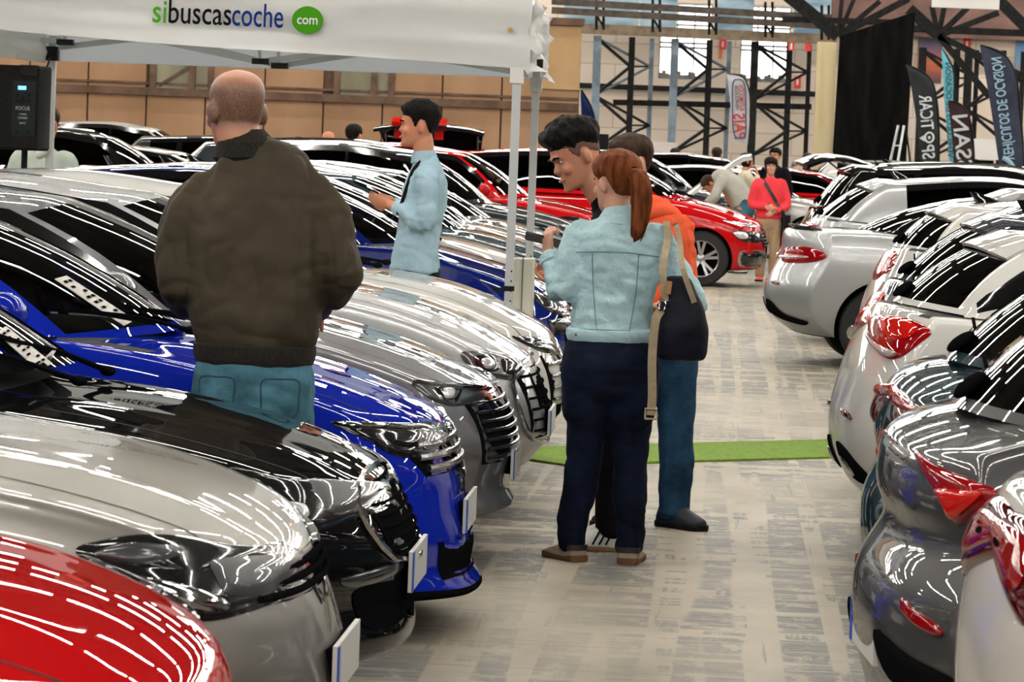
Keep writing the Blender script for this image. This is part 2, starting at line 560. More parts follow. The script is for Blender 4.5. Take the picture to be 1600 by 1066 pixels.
M_tail = mat('tail_red', (0.30, 0.003, 0.006), 0.3, 0.0, coat=1.0, spec=0)
M_tail_bright = mat('tail_bright_red', (0.62, 0.010, 0.006), 0.3, 0.0, coat=1.0, spec=0)
M_tail_dark = mat('tail_dark_red', (0.09, 0.002, 0.004), 0.3, 0.0, coat=1.0, spec=0)
M_tail_clear = mat('tail_clear', (0.6, 0.5, 0.48), 0.1, 0.0, coat=1.0)
M_bar = mat('dark_chrome', (0.22, 0.22, 0.23), 0.18, 0.9)
M_tyre = mat('tyre_rubber', (0.012, 0.012, 0.012), 0.7)
M_rim = mat('alloy_rim', (0.5, 0.51, 0.53), 0.25, 0.85)
M_plate = mat('plate_white', (0.72, 0.72, 0.70), 0.35)
M_plate_blue = mat('plate_blue', (0.02, 0.10, 0.55), 0.35)
M_paper = noisy('price_sheet', (0.60, 0.58, 0.54), (0.72, 0.70, 0.66), 30, 0.6)
M_seam = mat('panel_gap', (0.004, 0.004, 0.004), 0.8)

# ---------------------------------------------------------------- wheels
def wheel_mesh(rad=0.33, wid=0.21):
    mb = MB()
    prof = [(0.66, -0.5), (0.93, -0.5), (1.0, -0.36), (1.0, 0.36), (0.93, 0.5), (0.66, 0.5)]
    n = 40
    rings = []
    for pr, py in prof:
        rings.append([Vector((cos(2 * pi * k / n) * pr * rad, py * wid, sin(2 * pi * k / n) * pr * rad)) for k in range(n)])
    mb.loft(rings + [rings[0]], cap=False)
    tyre = mb.mesh('wheel', M_tyre)
    rb = MB()
    ro = 0.67 * rad
    # rim barrel and lip
    for sy in (-1, 1):
        rr = [[Vector((cos(2 * pi * k / n) * q, sy * yy * wid, sin(2 * pi * k / n) * q)) for k in range(n)] for q, yy in ((ro, 0.5), (ro * 0.93, 0.47), (ro * 0.9, 0.2))]
        rb.loft(rr, cap=False)
        for s in range(5):
            a = 2 * pi * s / 5 + 0.3
            for da in (-0.2, 0.2):
                p0 = Vector((cos(a + da * 0.4) * 0.12 * rad, sy * 0.40 * wid, sin(a + da * 0.4) * 0.12 * rad))
                p1 = Vector((cos(a + da) * ro * 0.95, sy * 0.46 * wid, sin(a + da) * ro * 0.95))
                rb.bar(p0, p1, 0.034, 0.03, up=(0, 1, 0))
        rb.ell((0, sy * 0.36 * wid, 0), (0.065, 0.025, 0.065), 14, 8)
    rb.tube([(0, -0.05 * wid, 0), (0, 0.05 * wid, 0)], ro * 0.9, 30, mi=1)
    return tyre, rb.mesh('rim', [M_rim, M_trim])
TYRE, RIM = wheel_mesh()

# ---------------------------------------------------------------- lower body
def lower_body(P):
    Ln, W = P['L'], P['W']
    top, front, rear = pchip(P['top']), pchip(P['front']), pchip(P['rear'])
    wx = pchip(P.get('wx', [(-Ln, .86), (-Ln + .25, .93), (-Ln + .8, .985), (-Ln * .55, 1), (-1.0, .99), (-.45, .94), (-.15, .87), (0, .80)]))
    wz = pchip(P.get('wz', [(0, .88), (.1, .95), (.3, .985), (.55, 1.0), (.74, .995), (.80, .985), (.9, .955), (1, .91)]))
    zb = pchip(P.get('zb', [(-Ln, .30), (-Ln + .4, .24), (-Ln * .5, .2), (-.5, .2), (0, .22)]))
    cf, cr = P.get('cf', .26), P.get('cr', .20)
    crown = pchip(P.get('crown', [(-Ln, .03), (-Ln + 1, .02), (-1.3, .03), (-.8, .05), (0, .07)]))
    ridge = P.get('ridge', .012)
    A = [0, .012, .035, .07, .11, .155, .20, .25, .31, .38, .46, .54, .62, .70, .77, .83, .88, .92, .955, .98, .992, 1]
    B = [-1, -.93, -.82, -.68, -.56, -.44, -.3, 0, .3, .44, .56, .68, .82, .93, 1]
    C = [0, .06, .18, .32, .46, .58, .68, .76, .84, .92, 1]
    nx, ny, nz = len(A), len(B), len(C)
    gx0, gx1 = P['A'][0] - 0.10, P['E'][0] + 0.06
    def pos(a, b, c):
        ab = abs(b)
        x0 = front(c) - cf * ab ** 2.6
        x1 = -Ln + rear(c) + cr * ab ** 2.6
        x = x0 + a * (x1 - x0)
        zt = top(x) - crown(x) * ab ** 2.2
        if x > P['A'][0]:
            zt += ridge * math.exp(-((ab - .56) / .10) ** 2) * min(1, max(0, (-x - .08) / .3))
        lo = zb(x)
        z = lo + c * (zt - lo)
        return Vector((x, b * W * wx(x) * wz(c), z))
    vid = {}; vs = []; fs = []; mi = []
    def V(i, j, k):
        key = (i, j, k)
        if key not in vid:
            vid[key] = len(vs); vs.append(pos(A[i], B[j], C[k]))
        return vid[key]
    low = P.get('black_low', 0)
    for i in range(nx - 1):
        for j in range(ny - 1):
            fs.append((V(i, j, nz - 1), V(i, j + 1, nz - 1), V(i + 1, j + 1, nz - 1), V(i + 1, j, nz - 1)))
            cx = sum(vs[q].x for q in fs[-1]) / 4
            mi.append(2 if gx1 < cx < gx0 and 0 < j < ny - 2 else 0)
            fs.append((V(i, j, 0), V(i + 1, j, 0), V(i + 1, j + 1, 0), V(i, j + 1, 0))); mi.append(1)
        for k in range(nz - 1):
            m = 1 if k < low else 0
            fs.append((V(i, 0, k), V(i, 0, k + 1), V(i + 1, 0, k + 1), V(i + 1, 0, k))); mi.append(m)
            fs.append((V(i, ny - 1, k), V(i + 1, ny - 1, k), V(i + 1, ny - 1, k + 1), V(i, ny - 1, k + 1))); mi.append(m)
    for j in range(ny - 1):
        for k in range(nz - 1):
            m = 1 if k < low else 0
            fs.append((V(0, j, k), V(0, j + 1, k), V(0, j + 1, k + 1), V(0, j, k + 1))); mi.append(m)
            fs.append((V(nx - 1, j, k), V(nx - 1, j, k + 1), V(nx - 1, j + 1, k + 1), V(nx - 1, j + 1, k))); mi.append(m)
    me = mesh_from(vs, fs, 'body', True, [PAINT['silver'], M_trim, M_int], mi)
    bm = bmesh.new(); bm.from_mesh(me); bmesh.ops.recalc_face_normals(bm, faces=bm.faces); bm.to_mesh(me); bm.free()
    mods = [('SUBSURF', dict(levels=2, render_levels=2))]
    me = evaluated(me, mods)
    bvh = BVHTree.FromPolygons([v.co.copy() for v in me.vertices], [tuple(p.vertices) for p in me.polygons])
    # wheel arches
    rw = P.get('rw', .33) + .045
    cb = MB()
    for xw in P['wheels']:
        for sy in (-1, 1):
            cb.tube([(xw, sy * (W - .30), P.get('rw', .33)), (xw, sy * (W + .2), P.get('rw', .33))], rw, 40)
    cut = bpy.data.objects.new('cut', cb.mesh('cut', M_trim, False))
    COL.objects.link(cut)
    me2 = evaluated(me, [('BOOLEAN', dict(object=cut, operation='DIFFERENCE', solver='EXACT'))])
    bpy.data.objects.remove(cut)
    if len(me2.polygons) > 100: me = me2
    for p in me.polygons:
        c = p.center
        for xw in P['wheels']:
            if abs(math.hypot(c.x - xw, c.z - P.get('rw', .33)) - rw) < .006 and p.material_index == 0 and abs(p.normal.y) < .5: p.material_index = 1
            if abs(abs(c.y) - (W - .30)) < .004 and math.hypot(c.x - xw, c.z - .33) < rw: p.material_index = 1
    me.polygons.foreach_set('use_smooth', [True] * len(me.polygons))
    me.set_sharp_from_angle(angle=R(50))
    return me, bvh, top, crown

# ---------------------------------------------------------------- greenhouse
def greenhouse(P, top, crown):
    A, Bp, D, E = P['A'], P['B'], P['D'], P['E']
    W = P['W']
    roof = pchip([(Bp[0], Bp[1])] + P.get('roof', []) + [(D[0], D[1])])
    sw = P.get('sweep', (.32, .10, -.04, -.16))
    we = P.get('we', (.80, .67, .62, .72))          # half widths as share of W at A, B, D, E
    cz = P.get('rcrown', .045)
    pil = P.get('pillars', [])                       # black strips between side windows (x0 > x1)
    gend = P.get('glass_end', D[0] - .1)
    def lerp(a, b, t): return a + (b - a) * t
    def pt2(a, b, t): return (lerp(a[0], b[0], t), lerp(a[1], b[1], t))
    st = []                                          # xc, zc, we, sweep, crown, region, bow
    for t in (0, .05, .2, .35, .5, .65, .8, .93):
        x, z = pt2(A, Bp, t)
        bow = .035 * sin(pi * t)
        dx, dz = Bp[0] - A[0], Bp[1] - A[1]; l = math.hypot(dx, dz)
        x += dz / l * bow; z += -dx / l * bow
        st.append([x, z, lerp(we[0], we[1], t) * W, lerp(sw[0], sw[1], t), lerp(.03, cz, t), 'w' if .05 <= t < .93 else 'p'])
    xs = set([round(lerp(Bp[0], D[0], k / 10), 4) for k in range(11)])
    for a, b in pil: xs |= {a, b}
    if D[0] < gend < Bp[0]: xs.add(gend)
    xs = sorted(xs, reverse=True)
    xs = [x for i, x in enumerate(xs) if i == 0 or xs[i - 1] - x > .012]
    for x in xs:
        t = (x - Bp[0]) / (D[0] - Bp[0])
        st.append([x, roof(x), (lerp(we[1], we[2], t) + .025 * sin(pi * t)) * W, lerp(sw[1], sw[2], t), cz, 'r'])
    st[-1][5] = 'p'
    rb = P.get('rear_bow', .03)
    for t in (.07, .2, .35, .5, .65, .8, .94, 1):
        x, z = pt2(D, E, t)
        dx, dz = E[0] - D[0], E[1] - D[1]; l = math.hypot(dx, dz)
        bow = rb * sin(pi * t)
        x += dz / l * bow; z += -dx / l * bow
        st.append([x, z, lerp(we[2], we[3], t) * W, lerp(sw[2], sw[3], t), lerp(cz, .02, t), 'b' if .07 <= t < .94 else 'p'])
    vv = [-1, -.93, -.72, -.4, 0, .4, .72, .93, 1]
    grid = []; info = []
    for x, z, w, s, c, reg in st:
        topv = [Vector((x - s * abs(v) ** 2.2 if s > 0 else x - s * abs(v) ** 2.2, v * w, z - c * abs(v) ** 2.4)) for v in vv]
        def side(sy):
            r = topv[0] if sy < 0 else topv[-1]
            zb = top(r.x) - crown(r.x) * .82 + .004
            h = max(r.z - zb, .004)
            yb = max(w + .02, min(W * .955, w + .02 + h * .55 + .02))
            yb = min(yb, W * .955)
            fr = [0, .045 / h, .35, .65, 1 - .055 / h, 1] if h > .15 else [0, .25, .4, .6, .75, 1]
            fr[1] = min(fr[1], .3); fr[4] = max(fr[4], .7)
            return [Vector((r.x, sy * (lerp(yb, w, f) + .025 * sin(pi * f) * min(1, h / .3)), zb + h * f)) for f in fr], h
        l, h = side(-1); rr, _ = side(1)
        grid.append(l[:-1] + topv + rr[:-1][::-1])
        info.append((reg, h, (l[0].x)))
    n = len(grid[0]); ns = len(grid)
    regs = {}
    for i in range(ns - 1):
        reg = info[i][0]
        for k in range(n - 1):
            r = 'cabin'
            if 6 <= k <= n - 8:
                if reg == 'w': r = 'windshield'
                elif reg == 'b': r = 'rear_window'
                elif reg == 'r' and P.get('glass_roof'): r = 'roof_black'
            elif k in (1, 2, 3) or k in (n - 4, n - 3, n - 2 - 0 - 0):
                pass
            side_k = k if k < 5 else (n - 2 - k)
            if side_k in (1, 2, 3) and (k < 5 or n - 2 - k < 5):
                h0, h1 = info[i][1], info[i + 1][1]
                x0, x1 = info[i][2], info[i + 1][2]
                mid = (x0 + x1) / 2
                if h0 > .10 and h1 > .10 and mid > gend:
                    r = 'side%s' % ('R' if k < 5 else 'L')
                    idx = 0
                    for a, b in pil:
                        if b < mid < a: r = 'pillar'
                        if mid <= b: idx += 1
                    if r == 'pillar': r += 'RL'[k > 5]
                    else: r += str(idx)
                elif P.get('black_quarter') and mid <= gend and mid > P.get('quarter_end', D[0] - .3) and h0 > .1:
                    r = 'pillar' + 'RL'[k > 5]
            elif side_k in (0, 4) and (k < 5 or n - 2 - k < 5):
                h0, h1 = info[i][1], info[i + 1][1]
                mid = (info[i][2] + info[i + 1][2]) / 2
                if side_k == 4 and h0 > .1 and h1 > .1 and mid > gend: r = 'pillar' + 'RL'[k > 5]
                if side_k == 0 and h0 > .1 and mid > gend and P.get('chrome_line'): r = 'chrome'
            regs.setdefault(r, []).append((i, k))
    out = {}
    for r, cells in regs.items():
        vm = {}; vs = []; fs = []
        for i, k in cells:
            f = []
            for a, b in ((i, k), (i + 1, k), (i + 1, k + 1), (i, k + 1)):
                if (a, b) not in vm:
                    vm[(a, b)] = len(vs); vs.append(grid[a][b])
                f.append(vm[(a, b)])
            fs.append(tuple(f))
        out[r] = (vs, fs)
    meshes = {}
    for r, (vs, fs) in out.items():
        me = mesh_from(vs, fs, r, True)
        bm = bmesh.new(); bm.from_mesh(me)
        bmesh.ops.remove_doubles(bm, verts=bm.verts, dist=.0008)
        bmesh.ops.recalc_face_normals(bm, faces=bm.faces)
        bm.to_mesh(me); bm.free()
        if r in ('cabin',):
            pass
        me.polygons.foreach_set('use_smooth', [True] * len(me.polygons))
        meshes[r] = me
    if 'cabin' in meshes:
        meshes['cabin'].set_sharp_from_angle(angle=R(50))
    allv = [v for g in grid for v in g]
    allf = [(i * n + k, (i + 1) * n + k, (i + 1) * n + k + 1, i * n + k + 1) for i in range(ns - 1) for k in range(n - 1)]
    gb = BVHTree.FromPolygons(allv, allf)
    return meshes, gb, grid, info

# ---------------------------------------------------------------- shapes pressed on to the body
def patch(bvh, pts, az, off=.006, dome=.004, smooth=True, flip=1, per=5, m=None, name='patch'):
    """a thin shell that follows the body: outline pts are (h, z) seen from azimuth az"""
    a = R(az)
    view = Vector((cos(a), sin(a), 0)); tan = Vector((-sin(a), cos(a), 0))
    out = [Vector((p[0], p[1], 0)) for p in pts]
    if smooth: out = catmull(out, per)
    else:
        o2 = []
        for i, p in enumerate(out):
            q = out[(i + 1) % len(out)]
            for k in range(per): o2.append(p.lerp(q, k / per))
        out = o2
    cen = sum(out, Vector((0, 0, 0))) / len(out)
    fr = [(1.0, -.012), (1.0, off), (.95, off + dome * .5), (.84, off + dome * .85), (.68, off + dome), (.5, off + dome), (.3, off + dome), (.14, off + dome)]
    def proj(p, o):
        org = tan * p.x + Vector((0, 0, p.y)) + view * 6
        hit, nrm, idx, dist = bvh.ray_cast(org, -view)
        if -120 < az < -60:
            tries = 0
            while tries < 40 and (hit is None or (nrm.z > .75 and abs(nrm.dot(view)) < .40)):
                org.z -= .006; tries += 1
                hit, nrm, idx, dist = bvh.ray_cast(org, -view)
        if hit is None or dist > 6.4:
            base = tan * p.x + Vector((0, 0, p.y)) + view * .3
            hit, nrm, idx, dist = bvh.find_nearest(base)
            nrm = Vector(nrm)
        if nrm.dot(view) < 0: nrm = -nrm
        d = (nrm + view * .6).normalized()
        return hit + d * o
    n = len(out); vs = []; fs = []
    for s, o in fr:
        for p in out: vs.append(proj(cen.lerp(p, s), o))
    vs.append(proj(cen, off + dome))
    for i in range(len(fr) - 1):
        for k in range(n):
            k2 = (k + 1) % n
            fs.append((i * n + k, i * n + k2, (i + 1) * n + k2, (i + 1) * n + k))
    l = (len(fr) - 1) * n
    for k in range(n): fs.append((l + k, l + (k + 1) % n, len(vs) - 1))
    if flip < 0: vs = [Vector((v.x, -v.y, v.z)) for v in vs]
    me = mesh_from(vs, fs, name, True, [m] if m else [])
    bm = bmesh.new(); bm.from_mesh(me); bmesh.ops.recalc_face_normals(bm, faces=bm.faces)
    bm.verts.ensure_lookup_table()
    for q in range(6): bmesh.ops.smooth_vert(bm, verts=bm.verts[2 * n:], factor=.5, use_axis_x=True, use_axis_y=True, use_axis_z=True)
    bm.to_mesh(me); bm.free()
    me.set_sharp_from_angle(angle=R(60))
    return me

def seam(bvh, pts, az, w=.004, off=.0015, flip=1, m=None, name='seam', closed=False, direction=None):
    """thin ribbon that follows the body along a polyline of (h, z) points, or of (x, y) when direction is 'top'"""
    P3 = catmull([Vector((p[0], p[1], 0)) for p in pts], 8, closed)
    if direction == 'top':
        view = Vector((0, 0, 1)); tx, ty = Vector((1, 0, 0)), Vector((0, 1, 0))
    else:
        a = R(az); view = Vector((cos(a), sin(a), 0)); tx, ty = Vector((-sin(a), cos(a), 0)), Vector((0, 0, 1))
    vs = []; fs = []; prev = None
    for i, p in enumerate(P3):
        t = (P3[min(i + 1, len(P3) - 1)] - P3[max(i - 1, 0)]).normalized()
        s = Vector((-t.y, t.x, 0))
        for sg in (-1, 1):
            q = p + s * w * sg
            hit, nrm, idx, d = bvh.ray_cast(tx * q.x + ty * q.y + view * 6, -view)
            if hit is None: hit, nrm, idx, d = bvh.find_nearest(tx * q.x + ty * q.y + view * .3)
            if nrm.dot(view) < 0: nrm = -nrm
            vs.append(hit + nrm * off)
    for i in range(len(P3) - 1): fs.append((2 * i, 2 * i + 1, 2 * i + 3, 2 * i + 2))
    if flip < 0: vs = [Vector((v.x, -v.y, v.z)) for v in vs]
    return mesh_from(vs, fs, name, True, [m] if m else [])

# ---------------------------------------------------------------- shared small parts
def seat_mesh():
    mb = MB()
    mb.loft([[Vector((x, y, z)) for x, y in ((-.10 * s + dx, -.24 * s), (.08 * s + dx, -.22 * s), (.08 * s + dx, .22 * s), (-.10 * s + dx, .24 * s))] for z, s, dx in ((.55, 1, 0), (.85, 1, -.06), (1.02, .85, -.11), (1.06, .6, -.12))])
    mb.loft([[Vector((x, y, z)) for x, y in ((-.06 * s + dx, -.13 * s), (.05 * s + dx, -.12 * s), (.05 * s + dx, .12 * s), (-.06 * s + dx, .13 * s))] for z, s, dx in ((1.07, .8, -.12), (1.12, 1, -.13), (1.22, .95, -.14), (1.25, .6, -.14))])
    return mb.mesh('seat', M_seat)
SEAT = seat_mesh()
def steering_mesh():
    mb = MB()
    n = 24
    pts = [Vector((-.02 - .09 * sin(2 * pi * k / n), .18 * cos(2 * pi * k / n), 1.0 + .16 * sin(2 * pi * k / n))) for k in range(n + 1)]
    mb.tube(pts, .016, 8, cap=False)
    mb.bar((0, -.17, 1), (0, .17, 1), .04, .03)
    return mb.mesh('steering_wheel', M_trim)
STEER = steering_mesh()

def mirror_mesh(sy):
    mb = MB()
    rings = []
    for t, s in ((0, .55), (.15, .9), (.4, 1), (.7, .92), (.92, .6), (1, .25)):
        y = sy * (.02 + .17 * t)
        rings.append([Vector((.02 - .03 * t + .075 * s * cos(2 * pi * k / 16) * (1.1 if cos(2 * pi * k / 16) > 0 else .55), y, .075 * s * sin(2 * pi * k / 16) + .015 * t)) for k in range(16)])
    mb.loft(rings)
    mb.bar((.01, -sy * .06, -.05), (.0, sy * .06, -.03), .05, .025, mi=1)
    me = mb.mesh('mirror', [PAINT['silver'], M_trim], True, 70)
    g = MB()
    g.loft([[Vector((x, sy * (.105 + .065 * cos(2 * pi * k / 16)), .01 + .058 * sin(2 * pi * k / 16))) for k in range(16)] for x in (-.036, -.042)])
    return me, g.mesh('mirror_glass', M_chrome)
MIRROR = {s: mirror_mesh(s) for s in (-1, 1)}

def grow(o_mesh, name, parent, m=None, slot=0, loc=None):
    o = link(name, o_mesh, parent, loc)
    if m is not None:
        o.material_slots[slot].link = 'OBJECT'
        o.material_slots[slot].material = m
    return o

# ---------------------------------------------------------------- a body type, built once and shared by the cars that use it
class CarType:
    def __init__(s, P):
        s.P = P
        s.body, s.bvh, s.top, s.crown = lower_body(P)
        s.gh, s.gbvh, s.grid, s.info = greenhouse(P, s.top, s.crown)
        s.extra = []            # (part name, mesh, paint slot or None, parent part name or None, label)
        P_ = P
        W = P['W']
        yd = W * .80
        # hood seams
        if P.get('hood_seam', True):
            x0, x1 = P['A'][0] + .02, P.get('hood_front', -.12)
            for f in (1, -1):
                s.add('bonnet_gap', seam(s.bvh, [(x0, -W * .70), (x0 * .6, -W * .725), (x1 - .22, -W * .70), (x1 - .1, -W * .66)], 0, .0035, .001, f, M_seam, 'bonnet_gap', False, 'top'))
        if P.get('front_detail', True): s.front()
        if P.get('rear_detail', True): s.rear()
        for xs in P.get('door_lines', []):
            for f in (1, -1):
                zt = s.top(xs) - .10
                s.add('door_gap', seam(s.bvh, [(xs, .30), (xs + .01, .6), (xs + .01, zt)], -90, .003, .001, f, M_seam, 'door_gap'))
        for xs in P.get('handles', []):
            for sy in (-1, 1):
                zh = s.top(xs) - .17
                hit = s.bvh.ray_cast(Vector((xs, sy * 3, zh)), Vector((0, -sy, 0)))[0]
                mb = MB(); mb.loft([[Vector((xs + dx, hit.y + sy * (.03 + q[0]), zh + q[1])) for q in ((-.012, -.014), (.012, -.012), (.012, .012), (-.012, .014))] for dx in (-.11, -.1, .1, .11)])
                s.add('door_handle', mb.mesh('door_handle', PAINT['silver'], True, 60), 0)
    def add(s, name, me, slot=None, parent=None, label=None):
        s.extra.append((name, me, slot, parent, label))
    def front(s):
        P = s.P; W = P['W']
        if 'headlight' in P:
            for f in (1, -1):
                hl = P['headlight']
                s.add('headlight', patch(s.bvh, hl, P.get('hl_az', -90), .004, .012, True, f, 5, P.get('hl_mat', M_lamp_dark), 'headlight'))
                cx = sum(p[0] for p in hl) / len(hl); cz = sum(p[1] for p in hl) / len(hl)
                for k, q in enumerate(P.get('hl_in', [])):
                    s.add('lamp_insert', patch(s.bvh, q[0], P.get('hl_az', -90), q[2] if len(q) > 2 else .016, .008, True, f, 4, q[1], 'lamp_insert'), None, 'headlight')
        for q in P.get('front_patches', []):      # name, pts, az, mat, off, both sides?
            nm, pts, az, m, off, both = q
            for f in ((1, -1) if both else (1,)):
                s.add(nm, patch(s.bvh, pts, az, off, .004, q[1] is not None and len(pts) > 5, f, 5, m, nm))
        if 'grille' in P:
            g = P['grille']                         # outline (y, z)
            s.add('grille', patch(s.bvh, g, 0, .004, .001, False, 1, 6, M_trim, 'grille'))
            z0 = min(p[1] for p in g); z1 = max(p[1] for p in g); n = P.get('bars', 5)
            mb = MB()
            for k in range(n):
                z = z0 + (z1 - z0) * (k + .7) / (n + .4)
                hw = 0
                for i in range(len(g)):
                    (ya, za), (yb, zb) = g[i], g[(i + 1) % len(g)]
                    if (za - z) * (zb - z) <= 0 and za != zb: hw = max(hw, abs(ya + (yb - ya) * (z - za) / (zb - za)))
                pts = []
                hw *= .93
                for q in range(25):
                    yy = -hw + 2 * hw * q / 24
                    hit = s.bvh.ray_cast(Vector((3, yy, z)), Vector((-1, 0, 0)))[0]
                    if hit: pts.append(hit + Vector((.008, 0, 0)))
                if len(pts) > 2: mb.tube(pts, P.get('bar_w', .018) * .5, 8)
            if mb.v: s.add('grille_bar', mb.mesh('grille_bar', P.get('bar_mat', M_bar), True), None, 'grille')
            rim = P.get('grille_rim')
            if rim:
                mb = MB(); pts = []
                for p in catmull([Vector((a, b, 0)) for a, b in g], 4):
                    hit = s.bvh.ray_cast(Vector((3, p.x, p.y)), Vector((-1, 0, 0)))[0]
                    if hit: pts.append(hit + Vector((.012, 0, 0)))
                mb.tube(pts + pts[:1], .011, 6, cap=False)
                s.add('grille_surround', mb.mesh('grille_surround', M_chrome), None, 'grille')
        zp = P.get('plate_z', .47)
        s.add_plate(1, zp, 'front')
    def add_plate(s, d, z, which):
        o = Vector((3 if d > 0 else -9, 0, z))
        hit = s.bvh.ray_cast(o, Vector((-d, 0, 0)))[0]
        if not hit: return
        mb = MB()
        i_ = .012 if d > 0 else -.012
        hit = hit + Vector((d * (i_ - .012), 0, 0))
        mb.box((hit.x + d * .012, 0, z), (.012, .52, .115))
        mb.box((hit.x + d * .019, -d * .242, z), (.004, .036, .113), mi=1)
        mb.box((hit.x - d * .002, 0, z), (.03, .40, .08), mi=2)
        s.add('license_plate', mb.mesh('license_plate', [M_plate, M_plate_blue, M_trim], False))
    def rear(s):
        P = s.P
        for f in (1, -1):
            if 'taillight' in P:
                tl = P['taillight']
                s.add('tail_light', patch(s.bvh, tl, P.get('tl_az', -135), .004, .02, True, f, 5, P.get('tl_mat', M_tail), 'tail_light'))
                for q in P.get('tl_in', []):
                    s.add('lamp_insert', patch(s.bvh, q[0], P.get('tl_az', -135), q[2] if len(q) > 2 else .02, .01, True, f, 4, q[1], 'lamp_insert'), None, 'tail_light')
            for q in P.get('rear_patches', []):
                nm, pts, az, m, off = q[:5]
                s.add(nm, patch(s.bvh, pts, az, off, .006, True, f, 5, m, nm))
        for q in P.get('rear_centre', []):
            nm, pts, m, off = q
            s.add(nm, patch(s.bvh, pts, 180, off, .004, False, 1, 6, m, nm))
        if P.get('spoiler'):
            D = P['D']; W = P['W']; we = P.get('we', (.8, .67, .62, .72))[2] * W
            l, dz, th = P['spoiler']
            rings = []
            for q in range(-6, 7):
                v = q / 6
                y = v * we * .97
                z0 = D[1] - P.get('rcrown', .045) * abs(v) ** 2.4
                x0 = D[0] + .04 * abs(v) ** 2
                rings.append([Vector((x0 + .22, y, z0 + .012)), Vector((x0, y, z0 + .014)), Vector((x0 - l + .05 * abs(v) ** 3, y, z0 - dz)), Vector((x0 - l + .05 * abs(v) ** 3 + .01, y, z0 - dz - th * .5)), Vector((x0 + .02, y, z0 - th)), Vector((x0 + .22, y, z0 - .02))])
            mb = MB().loft(rings)
            s.add('spoiler', mb.mesh('spoiler', P.get('spoiler_mat', PAINT['silver']), True, 35), None if P.get('spoiler_mat') else 0)
        if P.get('rear_wiper', False):
            s.add('rear_wiper', s.rear_wiper_mesh(P['rear_wiper']))
        s.add_plate(-1, P.get('rear_plate_z', .62), 'rear')
    def rear_wiper_mesh(s, k):
        P = s.P; D, E = P['D'], P['E']
        d = Vector((D[0] - E[0], 0, D[1] - E[1])); l = d.length; d.normalize()
        nrm = Vector((-d.z, 0, d.x)); nrm = nrm if nrm.z > 0 else -nrm
        e = Vector((E[0], 0, E[1]))
        mb = MB()
        b = e + d * (.06) + nrm * .035
        rot = Matrix((d, Vector((0, 1, 0)), nrm)).transposed()
        mb.ell(b - nrm * .012, (.050, .024, .020), 14, 8, rot=rot)
        mb.bar(b + d * .07 + Vector((0, .14, 0)) - nrm * .018, b + d * .11 + Vector((0, .46, 0)) - nrm * .026, .010, .006)
        return mb.mesh('rear_wiper', M_trim)
    def place(s, name, loc, rotz, col, label, category='car', group=None, mirrors=True, wiper=True, antenna=None, rails=None, roof_col=None, seats=True, sheet=False, wheels=True, skip=(), scale=1.0):
        P = s.P; W = P['W']
        root = empty(name, loc, rotz)
        tag(root, label, category, group)
        pm = PAINT[col]
        body = grow(s.body, 'body', root, pm)
        cab = s.gh['cabin']
        if not cab.materials: cab.materials.append(PAINT['silver'])
        grow(cab, 'cabin', root, PAINT[roof_col] if roof_col else pm)
        for r, me in s.gh.items():
            if r == 'cabin': continue
            if not me.materials:
                me.materials.append({'w': M_glass, 'r': M_glass_dark, 's': M_glass_dark, 'p': M_gloss_black, 'c': M_chrome}[r[0]] if r != 'roof_black' else M_gloss_black)
            nm = {'windshield': 'windshield', 'rear_window': 'rear_window', 'pillarR': 'window_frame', 'pillarL': 'window_frame', 'chrome': 'chrome_strip', 'roof_black': 'roof_panel'}.get(r, 'side_window')
            link(nm, me, root)
        last = {}
        for nm, me, slot, par, lab in s.extra:
            if nm in skip: continue
            p = last.get(par, root) if par else root
            o = grow(me, nm, p, pm if slot is not None else None, slot or 0)
            if lab: o['label'] = lab
            last[nm] = o
        if wheels:
            rw = P.get('rw', .33)
            for xw in P['wheels']:
                for sy in (-1, 1):
                    w = link('wheel', TYRE, root, (xw, sy * (W - .14), rw))
                    w.scale = (rw / .33,) * 3
                    link('rim', RIM, w)
        if mirrors:
            xm = P['A'][0] - P.get('sweep', (.32,))[0] - .16
            zm = s.top(xm) + .045
            for sy in (-1, 1):
                me, g = MIRROR[sy]
                m = grow(me, 'mirror', root, pm, 0, (xm, sy * (W * .90), zm))
                link('mirror_glass', g, m)
        if seats:
            xs = P['A'][0] - .95
            for k, (dx, yy) in enumerate(((0, -.37), (0, .37), (-.85, -.37), (-.85, .37))):
                if xs + dx < P['E'][0] + .5: continue
                link('seat', SEAT, root, (xs + dx, yy, P.get('seat_dz', 0)))
            link('steering_wheel', STEER, root, (xs + .48, .37, P.get('seat_dz', 0) - .06))
        if wiper:
            mb = MB()
            A = P['A']
            for y0, y1 in ((.30, -.28), (-.20, -.62)):
                p0 = Vector((A[0] + .05, y0, s.top(A[0] + .05) + .03))
                d = Vector((P['B'][0] - A[0], 0, P['B'][1] - A[1])).normalized()
                p1 = Vector((A[0] - .03, y1, A[1] + .0)) + d * .10 + Vector((-.30 * abs(y1 / W) ** 2.2, 0, 0)) + Vector((0, 0, .035))
                mb.ell(p0, (.025, .02, .016), 10, 6)
                mb.tube([p0, p0.lerp(p1, .5) + Vector((0, 0, .012)), p1], [.009, .007, .005], 6)
                q = p0.lerp(p1, .35)
                mb.bar(q, p1 + (p1 - q) * .2, .009, .013)
            mb.build('wiper', M_trim, root)
